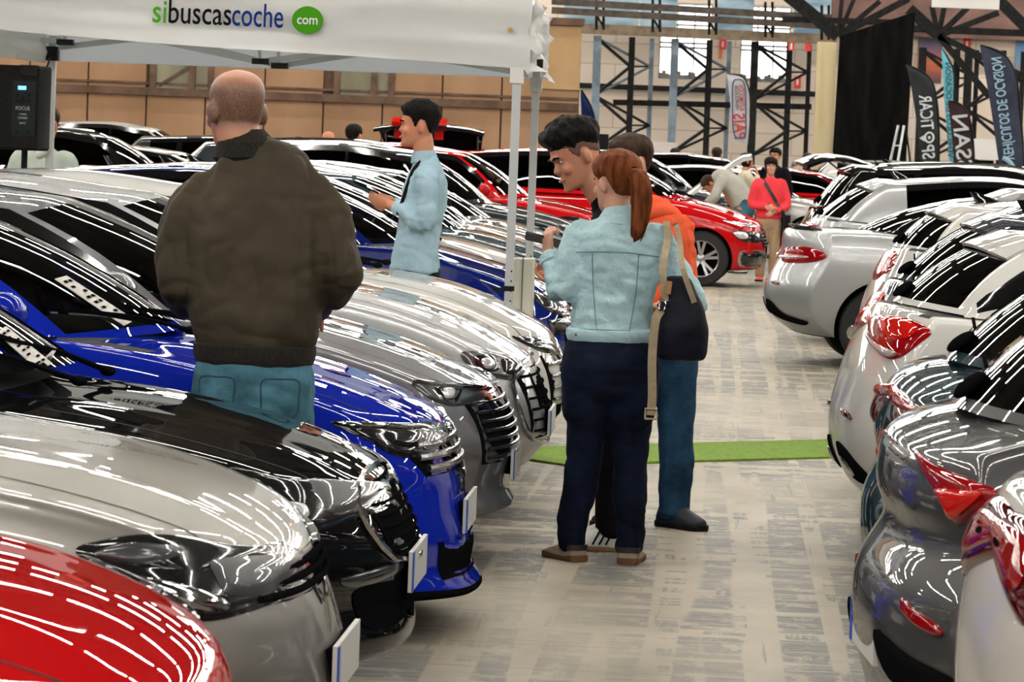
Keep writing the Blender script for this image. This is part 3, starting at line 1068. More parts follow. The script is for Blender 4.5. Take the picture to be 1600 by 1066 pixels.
        if antenna == 'fin':
            xa = P['D'][0] + .28
            z = s.roofz(xa)
            mb = MB().loft([[Vector((xa - .10 * k + q[0] * (1 - .7 * k) - .02, q[1] * (1 - .75 * k), z - .01 + .075 * k)) for q in ((.10, 0), (.04, .025), (-.06, .028), (-.08, 0), (-.06, -.028), (.04, -.025))] for k in (0, .35, .7, 1)])
            mb.build('antenna', M_gloss_black, root)
        elif antenna == 'whip':
            xa = P['D'][0] + .25
            z = s.roofz(xa)
            mb = MB().tube([(xa + .02, 0, z - .01), (xa, 0, z + .02), (xa - .10, 0, z + .25)], [.022, .008, .004], 8)
            mb.build('antenna', M_trim, root)
        elif antenna == 'front_whip':
            xa = P['B'][0] - .25
            z = s.roofz(xa)
            mb = MB().tube([(xa + .03, 0, z - .01), (xa, 0, z + .02), (xa - .14, 0, z + .28)], [.022, .008, .004], 8)
            mb.build('antenna', M_trim, root)
        if rails:
            for sy in (-1, 1):
                we = P.get('we', (.8, .67, .62, .72))
                x0, x1 = P['B'][0] - .15, P['D'][0] + .2
                pts = []
                for k in range(9):
                    x = x0 + (x1 - x0) * k / 8
                    t = (x - P['B'][0]) / (P['D'][0] - P['B'][0])
                    y = (we[1] + (we[2] - we[1]) * t + .025 * sin(pi * t)) * W * .95
                    z = s.roofz(x) - P.get('rcrown', .045) * .88 + (.045 if 0 < k < 8 else .0)
                    pts.append((x, sy * y, z))
                MB().tube(pts, .016, 8).build('roof_rail', rails, root)
        return root
    def roofz(s, x):
        P = s.P
        return pchip([(P['B'][0], P['B'][1])] + P.get('roof', []) + [(P['D'][0], P['D'][1])])(x)
# ---------------------------------------------------------------- people
def skin(name, c, red=0.25):
    return noisy(name, tuple(v * .88 for v in c), (min(1, c[0] * 1.08), c[1] * .98, c[2] * .95), 9, 0.5, 0.06, 3, lo=.3, hi=.7, bump_scale=90, spec=.35)
M_skin = skin('skin', (0.60, 0.275, 0.165))
M_skin_pale = skin('pale_skin', (0.66, 0.36, 0.25))
def hairmat(name, c1, c2):
    return noisy(name, c1, c2, 14, 0.55, 0.5, 5, stretch=(3, 3, .6), lo=.35, hi=.65, bump_scale=60, spec=.1)
M_hair_black = hairmat('black_hair', (0.004, 0.0035, 0.0035), (0.011, 0.009, 0.008))
M_fade = noisy('faded_hair', (0.10, 0.055, 0.04), (0.17, 0.09, 0.065), 300, .6)
M_hair_brown = hairmat('brown_hair', (0.028, 0.016, 0.010), (0.065, 0.038, 0.024))
M_hair_red = hairmat('auburn_hair', (0.09, 0.022, 0.006), (0.25, 0.075, 0.022))
M_hair_grey = hairmat('grey_hair', (0.05, 0.045, 0.04), (0.14, 0.12, 0.11))
def cloth(name, c, var=.22, scale=7, bump=.35, bscale=26, rough=.85, stretch=(1, 1, 1)):
    return noisy(name, tuple(v * (1 - var) for v in c), tuple(min(1, v * (1 + var)) for v in c), scale, rough, bump, 5, stretch, .35, .65, bscale, spec=.12, sheen=0.0)
M_bomber = cloth('olive_bomber', (0.062, 0.050, 0.034), .2, 4, .25, 14, .6)
M_rib = noisy('ribbed_knit', (0.012, 0.011, 0.009), (0.03, 0.027, 0.022), 60, .9, .4, 2, (6, 6, .2))
M_jeans = cloth('faded_jeans', (0.06, 0.155, 0.21), .42, 6, .35, 30)
M_pocket = cloth('pocket_stitch', (0.035, 0.09, 0.12), .2, 8)
M_jeans_dark = cloth('dark_jeans', (0.0045, 0.008, 0.021), .45, 8, .3, 30)
M_jeans_mid = cloth('blue_jeans', (0.018, 0.055, 0.11), .4, 7, .3, 30)
M_denim = cloth('pale_denim', (0.40, 0.58, 0.62), .16, 5, .4, 34)
M_shirt = cloth('light_blue_shirt', (0.36, 0.52, 0.62), .10, 5, .3, 16)
M_orange = cloth('coral_hoodie', (0.80, 0.115, 0.045), .10, 6, .3, 18)
M_blackcloth = cloth('black_cotton', (0.005, 0.005, 0.006), .3, 8, .2, 30)
M_coral = cloth('coral_blouse', (0.85, 0.060, 0.080), .08, 6, .2, 14)
M_mint = cloth('pale_green_tee', (0.50, 0.58, 0.50), .08, 5, .3, 14)
M_greyhood = cloth('grey_hoodie', (0.48, 0.47, 0.42), .1, 5, .4, 14)
M_cream = cloth('cream_top', (0.68, 0.62, 0.45), .08, 5, .3, 14)
M_beige_tr = cloth('beige_trousers', (0.46, 0.34, 0.21), .12, 5, .3, 16)
M_navyb = cloth('navy_bag', (0.006, 0.007, 0.014), .3, 8, .2, 30, .5)
M_strap = cloth('beige_webbing', (0.36, 0.29, 0.19), .1, 30, .2, 60)
M_tanleather = mat('tan_leather', (0.30, 0.13, 0.05), .5)
M_brown_sole = mat('brown_sole', (0.16, 0.075, 0.03), .6)
M_suede = cloth('beige_suede', (0.40, 0.32, 0.26), .1, 20)
M_dark_strap = mat('dark_brown_leather', (0.03, 0.022, 0.018), .5)
M_shoe_white = mat('white_trainer', (0.80, 0.79, 0.76), .5)
M_gum = mat('gum_sole', (0.30, 0.17, 0.08), .6)
M_shoe_navy = mat('navy_trainer', (0.008, 0.011, 0.022), .55)
M_eye = mat('eye_white', (0.7, 0.68, 0.65), .2)
M_iris = mat('iris', (0.02, 0.012, 0.008), .2)
M_lip = mat('lips', (0.42, 0.16, 0.13), .45)
M_teeth = mat('teeth', (0.75, 0.72, 0.66), .3)
M_phone = mat('phone_glass', (0.01, 0.008, 0.012), .1, coat=1)

def vlerp(a, b, t): return Vector(a).lerp(Vector(b), t)
def ell_ring(c, t, side, rx, ry, n=22, pw=2.2):
    t = Vector(t).normalized(); s = Vector(side); s = (s - t * s.dot(t)).normalized(); u = t.cross(s)
    out = []
    for k in range(n):
        a = 2 * pi * k / n
        ca, sa = cos(a), sin(a)
        out.append(Vector(c) + s * rx * math.copysign(abs(ca) ** (2 / pw), ca) + u * ry * math.copysign(abs(sa) ** (2 / pw), sa))
    return out
def limb(mb, pts, side=(1, 0, 0), per=4, pw=2.1, n=20):
    """pts: (x, y, z, r side, r other); a smooth closed tube through them"""
    P = [Vector((*p[:3],)) for p in pts]; Rr = [(p[3], p[4] if len(p) > 4 else p[3]) for p in pts]
    cp = catmull(P, per, False)
    rr = catmull([Vector((a, b, 0)) for a, b in Rr], per, False)
    rings = []
    for i, p in enumerate(cp):
        t = cp[min(i + 1, len(cp) - 1)] - cp[max(i - 1, 0)]
        rings.append(ell_ring(p, t, side, rr[i].x, rr[i].y, n, pw))
    # rounded ends
    t0 = (cp[0] - cp[1]).normalized(); t1 = (cp[-1] - cp[-2]).normalized()
    r0, r1 = min(rr[0].x, rr[0].y), min(rr[-1].x, rr[-1].y)
    a = ell_ring(cp[0] + t0 * r0 * .45, cp[1] - cp[0], side, rr[0].x * .6, rr[0].y * .6, n, pw)
    b = ell_ring(cp[-1] + t1 * r1 * .45, cp[-1] - cp[-2], side, rr[-1].x * .6, rr[-1].y * .6, n, pw)
    mb.loft([a] + rings + [b])
    return mb
def fuse(mb, voxel=.009, smooth=4, folds=(), m=None, name='body', fac=.5):
    """one continuous surface out of overlapping shapes, with soft cloth folds"""
    me = mb.mesh(name, m or M_skin, True, None)
    mods = [('REMESH', dict(mode='VOXEL', voxel_size=voxel, use_smooth_shade=True)), ('SMOOTH', dict(factor=fac, iterations=smooth))]
    me = evaluated(me, mods)
    if folds:
        me.update()
        ns = [v.normal.copy() for v in me.vertices]
        for v, n in zip(me.vertices, ns):
            d = 0
            for amp, sc, seed in folds:
                q = Vector((v.co.x * sc[0] + seed, v.co.y * sc[1] + seed, v.co.z * sc[2] + seed * .7))
                f = noise.noise(q)
                d += amp * (1 - 2 * abs(f)) if amp < 0 else amp * f
            v.co += n * d
    me.materials.clear(); me.materials.append(m or M_skin)
    me.polygons.foreach_set('material_index', [0] * len(me.polygons))
    me.polygons.foreach_set('use_smooth', [True] * len(me.polygons))
    me.update()
    return me

# head outline by height: share of height, half width, front, back
HEAD = [(0.0, .022, .078, .035), (.03, .036, .090, .015), (.09, .047, .094, -.015), (.16, .056, .094, -.045), (.24, .062, .092, -.062), (.33, .066, .091, -.076), (.43, .070, .090, -.087),
        (.52, .0735, .086, -.094), (.60, .0755, .092, -.098), (.70, .0765, .090, -.099), (.79, .074, .080, -.094), (.87, .066, .064, -.082), (.94, .050, .040, -.060), (.985, .028, .010, -.030), (1.0, .006, -.008, -.014)]
HH = .232
def hp(tt):
    for a, b in zip(HEAD[:-1], HEAD[1:]):
        if a[0] <= tt <= b[0]:
            u = (tt - a[0]) / (b[0] - a[0])
            return tuple(a[i] + (b[i] - a[i]) * u for i in range(1, 4))
    return HEAD[-1][1:]
def head_pt(tt, ph, off=0.0, grow=1.0):
    """ph = 0 at the face, 90 deg at the right ear"""
    w, f, b = hp(min(max(tt, 0), 1))
    cy, ry = (f + b) / 2, (f - b) / 2
    s, c = sin(ph), cos(ph)
    pw = 2.25
    x = (w + off) * math.copysign(abs(s) ** (2 / pw), s)
    y = cy + (ry + off) * math.copysign(abs(c) ** (2 / pw), c)
    return Vector((x * grow, y * grow, (tt - .5) * HH + (off * 1.0 if tt > .86 else 0) * ((tt - .86) / .14 if tt > .86 else 0)))

class Head:
    def __init__(s, pos, yaw, pitch=0.0, rollh=0.0, size=1.0):
        """pos = middle of the head; yaw = facing direction in degrees (0 = +x, 90 = +y away from the camera)"""
        s.M = Matrix.Translation(Vector(pos)) @ Matrix.Rotation(R(yaw - 90), 4, 'Z') @ Matrix.Rotation(R(rollh), 4, 'Y') @ Matrix.Rotation(R(pitch), 4, 'X') @ Matrix.Scale(size, 4)
        s.size = size
    def T(s, v): return s.M @ Vector(v)
    def skull(s, mb, female=False):
        rings = []
        n = 28
        for i in range(25):
            tt = i / 24
            tt = tt if i not in (0, 24) else (0.004 if i == 0 else .999)
            rings.append([s.T(head_pt(tt, 2 * pi * k / n)) for k in range(n)])
        mb.loft(rings)
        z = lambda f: (f - .5) * HH
        # nose
        nb = []
        for f, y, w in ((.57, .090, .008), (.50, .096, .009), (.43, .106, .012), (.375, .113, .0155), (.34, .108, .016), (.325, .094, .012)):
            nb.append([s.T((w * cos(2 * pi * k / 10), y - .018 + .018 * sin(2 * pi * k / 10), z(f) + .002 * sin(2 * pi * k / 10))) for k in range(10)])
        mb.loft(nb)
        rot = s.M.to_3x3().normalized()
        mb.ell(s.T((0, .088, z(.60))), (.048 * s.size, .012 * s.size, .010 * s.size), 14, 8, rot=rot)     # brow
        mb.ell(s.T((0, .090, z(.225))), (.022 * s.size, .010 * s.size, .012 * s.size), 12, 8, rot=rot)    # mouth
        mb.ell(s.T((0, .090, z(.06))), (.020 * s.size, .011 * s.size, .015 * s.size), 12, 8, rot=rot)     # chin
        for sx in (-1, 1):
            mb.ell(s.T((sx * .043, .072, z(.37))), (.021 * s.size, .020 * s.size, .022 * s.size), 12, 8, rot=rot)  # cheek
            er = rot @ Matrix.Rotation(R(-sx * 22), 3, 'Z') @ Matrix.Rotation(R(-8), 3, 'X')
            c = s.T((sx * .083, -.012, z(.445)))
            mb.ell(c, (.011 * s.size, .020 * s.size, .034 * s.size), 12, 10, rot=er)
            mb.ell(s.T((sx * .074, -.004, z(.39))), (.010 * s.size, .010 * s.size, .018 * s.size), 10, 8, rot=er)
    def face(s, root, hair, smile=False, brows=True):
        z = lambda f: (f - .5) * HH
        rot = s.M.to_3x3().normalized()
        for sx in (-1, 1):
            mb = MB()
            mb.ell(s.T((sx * .032, .0795, z(.515))), (.0125 * s.size, .0065 * s.size, .0045 * s.size), 12, 8, rot=rot)
            mb.ell(s.T((sx * .032, .0845, z(.515))), (.006 * s.size, .0035 * s.size, .0045 * s.size), 10, 8, rot=rot, mi=1)
            mb.build('eye', [M_eye, M_iris], root)
            if brows:
                mb = MB()
                mb.tube([s.T((sx * .014, .099, z(.585))), s.T((sx * .032, .098, z(.605))), s.T((sx * .052, .083, z(.59)))], [.004 * s.size, .0055 * s.size, .003 * s.size], 8)
                mb.build('eyebrow', hair, root)
        mb = MB()
        mb.tube([s.T((-.026, .088, z(.225))), s.T((-.012, .0985, z(.222))), s.T((0, .100, z(.222))), s.T((.012, .0985, z(.222))), s.T((.026, .088, z(.225)))], [.003, .006, .007, .006, .003], 8)
        if smile:
            mb.tube([s.T((-.018, .094, z(.235))), s.T((0, .101, z(.23))), s.T((.018, .094, z(.235)))], [.002, .0055, .002], 8, mi=1)
        mb.build('lips', [M_lip, M_teeth], root)
    def hair(s, line, thick, m, root, name='hair', strands=.004, freq=60, seed=1.0, nt=64, np_=96, fade=.03):
        """shell over the scalp above the hairline; line = [(y, z)] gives the hairline height from nape to brow"""
        zl = pchip(line)
        vs = []; idx = {}; fs = []
        def P(i, k):
            tt = .02 + .98 * i / nt; ph = 2 * pi * k / np_
            return head_pt(min(tt, .9995), ph)
        def D(p): return p.z - zl(p.y) + .004 * noise.noise(Vector((p.x * 120, p.y * 120, seed)))
        cs = set()
        for i in range(nt):
            for k in range(np_):
                if D((P(i, k) + P(i + 1, k + 1)) / 2) > 0: cs.add((i, k))
        def nrm(p): return Vector((p.x * 1.4, p.y * 1.1 + .005, max(p.z, -.03) - .005)).normalized()
        def V(i, k, lay):
            k %= np_
            key = (i, k, lay)
            if key not in idx:
                p = P(i, k)
                e = max(0, min(1, D(p) / fade)); e = e * e * (3 - 2 * e)
                if lay:
                    f = noise.noise(Vector((p.x * freq + seed, p.y * freq, p.z * freq * .35))) * strands * (.25 + .75 * e)
                    o = .0015 + thick(p) * e + f
                else: o = -.008
                idx[key] = len(vs); vs.append(s.T(p + nrm(p) * o))
            return idx[key]
        for i, k in cs:
            fs.append((V(i, k, 1), V(i, k + 1, 1), V(i + 1, k + 1, 1), V(i + 1, k, 1)))
            fs.append((V(i, k, 0), V(i + 1, k, 0), V(i + 1, k + 1, 0), V(i, k + 1, 0)))
            for a, b, e in (((i, k), (i, k + 1), (i - 1, k)), ((i + 1, k + 1), (i + 1, k), (i + 1, k)), ((i + 1, k), (i, k), (i, (k - 1) % np_)), ((i, k + 1), (i + 1, k + 1), (i, (k + 1) % np_))):
                if e not in cs and e[0] < nt:
                    fs.append((V(*a, 0), V(*b, 0), V(*b, 1), V(*a, 1)))
        me = mesh_from(vs, fs, name, True, [m])
        bm = bmesh.new(); bm.from_mesh(me); bmesh.ops.recalc_face_normals(bm, faces=bm.faces); bm.to_mesh(me); bm.free()
        me = evaluated(me, [('SMOOTH', dict(factor=.35, iterations=1))])
        return link(name, me, root)
MAN_LINE = [(-.12, -.055), (-.075, -.052), (-.055, -.040), (-.042, -.008), (-.03, .022), (-.012, .028), (.004, .014), (.016, -.012), (.026, -.006), (.036, .024), (.05, .044), (.07, .050), (.095, .056), (.12, .058)]
FADE_LINE = [(-.12, .0), (-.075, .010), (-.05, .022), (-.02, .034), (.0, .034), (.016, .026), (.03, .036), (.05, .046), (.07, .050), (.095, .054), (.12, .056)]
TIED_LINE = [(-.12, -.075), (-.08, -.068), (-.055, -.052), (-.040, -.012), (-.028, .016), (-.01, .020), (.004, .004), (.02, .006), (.04, .030), (.06, .048), (.09, .058), (.12, .060)]
LONG_LINE = [(-.12, -.12), (-.02, -.11), (.02, -.10), (.036, -.06), (.046, .0), (.06, .022), (.075, .026), (.12, .028)]

def hand(mb, wrist, d, nrm, curl=35, side=1, size=1.0, spread=6, thumb_curl=25):
    """palm, four fingers and a thumb; d = direction of the fingers, nrm = out of the palm, side = +1 thumb to d x nrm"""
    d = Vector(d).normalized(); nrm = Vector(nrm); nrm = (nrm - d * nrm.dot(d)).normalized()
    t = d.cross(nrm) * side
    w = Vector(wrist); S = size
    limb(mb, [(*(w - d * .02 * S), .026 * S, .020 * S), (*(w + d * .02 * S), .030 * S, .017 * S), (*(w + d * .06 * S), .041 * S, .015 * S), (*(w + d * .092 * S), .040 * S, .012 * S)], side=t, per=3)
    for k, (off, ln) in enumerate(((.030, .072), (.010, .080), (-.010, .075), (-.029, .058))):
        b = w + d * (.088 - .004 * abs(k - 1)) * S + t * off * S
        ang = 0; p = b; pts = [b - d * .02 * S, b]; rs = [.0095 * S, .0095 * S]
        dd = (d + t * off * spread * .05).normalized()
        for q, fr in enumerate((.45, .31, .24)):
            ang += curl * (.8, 1.1, .8)[q] * (1 + .08 * (k - 1.5))
            v = dd * cos(R(ang)) + nrm * sin(R(ang))
            p = p + v * ln * fr * S
            pts.append(p); rs.append((.0088, .008, .0065)[q] * S)
        mb.tube(pts, rs, 10)
    b = w + d * .025 * S + t * .028 * S
    v1 = (d * .65 + t * .75 + nrm * .25).normalized(); v2 = (d * .9 + t * .30 + nrm * sin(R(thumb_curl)) * 1.2).normalized()
    mb.tube([b - v1 * .015 * S, b + v1 * .03 * S, b + v1 * .03 * S + v2 * .03 * S, b + v1 * .03 * S + v2 * .055 * S], [.014 * S, .0125 * S, .0105 * S, .008 * S], 10)

def shoe(root, ankle, d, m_up, m_sole, ln=.27, w=.05, h=.075, name='shoe', stripes=None, low=False):
    """ankle = (x, y) above the heel part; d = toe direction on the floor"""
    d = Vector((d[0], d[1], 0)).normalized(); t = Vector((-d.y, d.x, 0))
    a = Vector((ankle[0], ankle[1], 0))
    sole = MB(); up = MB()
    prof = [(-.080, .25), (-.074, .62), (-.055, .90), (0, .90), (.07, .95), (.12, 1.06), (.155, 1.0), (.18, .72), (.192, .25)]
    k = ln / .265
    def ring(z, g):
        cv = catmull([Vector((x, s * .93, 0)) for x, s in prof], 3, False)
        pts = [a + d * q.x * k + t * w * q.y * g + Vector((0, 0, z)) for q in cv] + [a + d * q.x * k - t * w * q.y * g + Vector((0, 0, z)) for q in reversed(cv)]
        return pts
    sole.loft([ring(0.001, .96), ring(.008, 1.04), ring(.022, 1.05), ring(.027, .98)])
    rings = []
    for x, s, hh in ((-.072, .66, .07), (-.052, .90, h), (-.02, .92, h * 1.04), (.03, .92, h * 1.02), (.07, .95, h * .86), (.11, 1.02, h * .68), (.15, .98, h * .55), (.182, .68, h * .42)):
        c = a + d * x * k
        rings.append([c + t * w * s * cos(2 * pi * q / 16) + Vector((0, 0, .020 + max(0, sin(2 * pi * q / 16)) ** .8 * (hh - .02) - (0.004 if sin(2 * pi * q / 16) < 0 else 0))) for q in range(16)])
    up.loft(rings)
    me = evaluated(up.mesh(name, m_up, True, None), [('SUBSURF', dict(levels=1, render_levels=1))])
    o = link(name, me, root)
    sole.build('sole', m_sole, o, True, 50)
    if stripes:
        for sg in (-1, 1):
            sb = MB()
            for q in range(3):
                p0 = a + d * (.035 + .025 * q) * k + t * sg * w * .90; p1 = a + d * (.005 + .025 * q) * k + t * sg * w * .62
                sb.bar(p0 + Vector((0, 0, .030)), p1 + Vector((0, 0, h * .80)), 0.013, .008, up=d)
            sb.build('stripes', stripes, o, False)
    return o

def start(label, loc, body_mb, voxel, m=None, group=None):
    me = fuse(body_mb, voxel, 3, (), m or M_skin, 'person')
    o = link('person', me, None, loc)
    tag(o, label, 'person', group)
    return o

# ============================ bald man in the olive bomber, seen from behind
def bald_man():
    Y = 12.12
    g = at(393, 700, Y); loc = (g.x, Y, 0)
    hd = Head((-.088, .02, 1.742), 120, -5, 0, 1.09)
    b = MB()
    hd.skull(b)
    limb(b, [(-.035, -.01, 1.50, .075, .07), (-.055, -.005, 1.58, .074, .074), (-.075, 0, 1.66, .070, .072), (-.09, .01, 1.72, .064, .064)])
    limb(b, [(0, 0, .90, .15, .10), (0, 0, 1.1, .15, .10), (0, 0, 1.3, .18, .11), (0, -.01, 1.46, .17, .09), (-.02, -.01, 1.53, .07, .06)])
    for sx, el, wr in ((-1, (-.250, -.05, 1.19), (-.16, .20, 1.06)), (1, (.275, -.03, 1.23), (.15, .22, 1.10))):
        limb(b, [(sx * .17, -.01, 1.47, .055, .055), (sx * .25, -.03, 1.33, .05, .05), (*el, .042, .042), (*vlerp(el, wr, .5), .038, .036), (*wr, .028, .025)], side=(0, 1, 0))
        hand(b, wr, Vector(wr) - Vector(el), (0, 0, -1), 45, -sx)
        limb(b, [(sx * .09, 0, .92, .085, .09), (sx * .10, .01, .5, .055, .06), (sx * .105, 0, .1, .04, .045)])
    root = start('bald man from behind in olive-brown bomber jacket and faded jeans', loc, b, .0065, M_stub)
    j = MB()
    limb(j, [(0, -.005, .985, .196, .140), (0, -.01, 1.06, .215, .158), (-.003, -.015, 1.18, .222, .160), (-.005, -.02, 1.32, .228, .158), (-.008, -.02, 1.43, .230, .140), (-.016, -.012, 1.515, .208, .118), (-.034, -.005, 1.575, .155, .100), (-.046, 0, 1.615, .108, .092)], pw=2.5, per=5)
    for sx, el, wr in ((-1, (-.250, -.05, 1.185), (-.17, .19, 1.05)), (1, (.278, -.03, 1.225), (.165, .20, 1.09))):
        limb(j, [(sx * .155, -.012, 1.49, .085, .085), (sx * .215, -.018, 1.43, .085, .085), (sx * .245, -.03, 1.33, .078, .078), (*el, .070, .072), (*vlerp(el, wr, .5), .064, .060), (*wr, .050, .046)], side=(0, 1, 0), per=5)
    me = fuse(j, .008, 5, [(.020, (6, 6, 2.6), 2.0), (-.011, (11, 11, 3.6), 5.0), (-.006, (9, 9, 14), 9.0)], M_bomber, 'jacket')
    jk = link('jacket', me, root)
    w = MB(); limb(w, [(0, -.008, .945, .190, .138), (0, -.008, .97, .196, .142), (0, -.009, 1.0, .197, .143)], pw=2.5)
    w.build('waistband', M_rib, jk)
    c = MB(); limb(c, [(-.048, 0, 1.592, .112, .098), (-.049, 0, 1.616, .102, .094), (-.050, .0, 1.640, .094, .090)])
    c.build('collar', M_rib, jk)
    t = MB()
    limb(t, [(0, -.005, .97, .180, .13), (0, -.008, .90, .196, .145), (0, -.01, .82, .200, .150), (0, 0, .76, .17, .12)], pw=2.4)
    for sx in (-1, 1):
        limb(t, [(sx * .095, 0, .84, .105, .125), (sx * .105, 0, .65, .098, .105), (sx * .11, .01, .48, .078, .085), (sx * .112, .0, .25, .070, .075), (sx * .112, -.01, .07, .072, .08)])
    tr = link('jeans', fuse(t, .009, 3, [(.008, (7, 7, 5), 3.0), (-.007, (9, 9, 14), 7.0)], M_jeans, 'jeans'), root)
    bv = BVHTree.FromPolygons([v.co.copy() for v in tr.data.vertices], [tuple(q.vertices) for q in tr.data.polygons])
    for sx in (-1, 1):
        p = MB(); pts = []
        for v in catmull([Vector((sx * .10 + dx, z, 0)) for dx, z in ((-.055, .895), (0, .90), (.055, .895), (.057, .84), (.05, .79), (0, .765), (-.05, .79), (-.057, .84))], 4):
            h = bv.ray_cast(Vector((v.x, -2, v.y)), Vector((0, 1, 0)))[0]
            pts.append(h if h else Vector((v.x, -.15, v.y)))
        p.tube(pts + pts[:1], .003, 6, cap=False)
        p.build('pocket_seam', M_pocket, tr)
    for sx in (-1, 1): shoe(root, (sx * .112, -.01), (sx * .15, 1), M_shoe_navy, M_black)
    return root

def stubble_material(crown, axis_z):
    m, nt, b = new_mat('cropped_scalp')
    L = nt.links.new
    tc = nt.nodes.new('ShaderNodeTexCoord')
    ds = nt.nodes.new('ShaderNodeVectorMath'); ds.operation = 'DISTANCE'; ds.inputs[1].default_value = crown
    L(tc.outputs['Object'], ds.inputs[0])
    r1 = nt.nodes.new('ShaderNodeMapRange'); r1.interpolation_type = 'SMOOTHSTEP'
    r1.inputs['From Min'].default_value = .045; r1.inputs['From Max'].default_value = .115
    L(ds.outputs['Value'], r1.inputs['Value'])
    r2 = nt.nodes.new('ShaderNodeMapRange'); r2.interpolation_type = 'SMOOTHSTEP'
    r2.inputs['From Min'].default_value = axis_z - .035; r2.inputs['From Max'].default_value = axis_z + .02
    sp = nt.nodes.new('ShaderNodeSeparateXYZ'); L(tc.outputs['Object'], sp.inputs[0]); L(sp.outputs['Z'], r2.inputs['Value'])
    mu = nt.nodes.new('ShaderNodeMath'); mu.operation = 'MULTIPLY'; L(r1.outputs[0], mu.inputs[0]); L(r2.outputs[0], mu.inputs[1])
    nz = nt.nodes.new('ShaderNodeTexNoise'); nz.inputs['Scale'].default_value = 240; L(tc.outputs['Object'], nz.inputs['Vector'])
    r3 = nt.nodes.new('ShaderNodeMapRange'); r3.inputs['From Min'].default_value = .3; r3.inputs['From Max'].default_value = .7; r3.inputs['To Min'].default_value = .55; r3.inputs['To Max'].default_value = 1.0
    L(nz.outputs['Fac'], r3.inputs['Value'])
    m2 = nt.nodes.new('ShaderNodeMath'); m2.operation = 'MULTIPLY'; L(mu.outputs[0], m2.inputs[0]); L(r3.outputs[0], m2.inputs[1])
    mx = nt.nodes.new('ShaderNodeMixRGB'); mx.inputs['Color1'].default_value = (0.58, 0.27, 0.17, 1); mx.inputs['Color2'].default_value = (0.10, 0.062, 0.045, 1)
    L(m2.outputs[0], mx.inputs['Fac']); L(mx.outputs[0], b.inputs['Base Color'])
    b.inputs['Roughness'].default_value = .42
    return m
M_stub = stubble_material((-.080, .0, 1.868), 1.695)

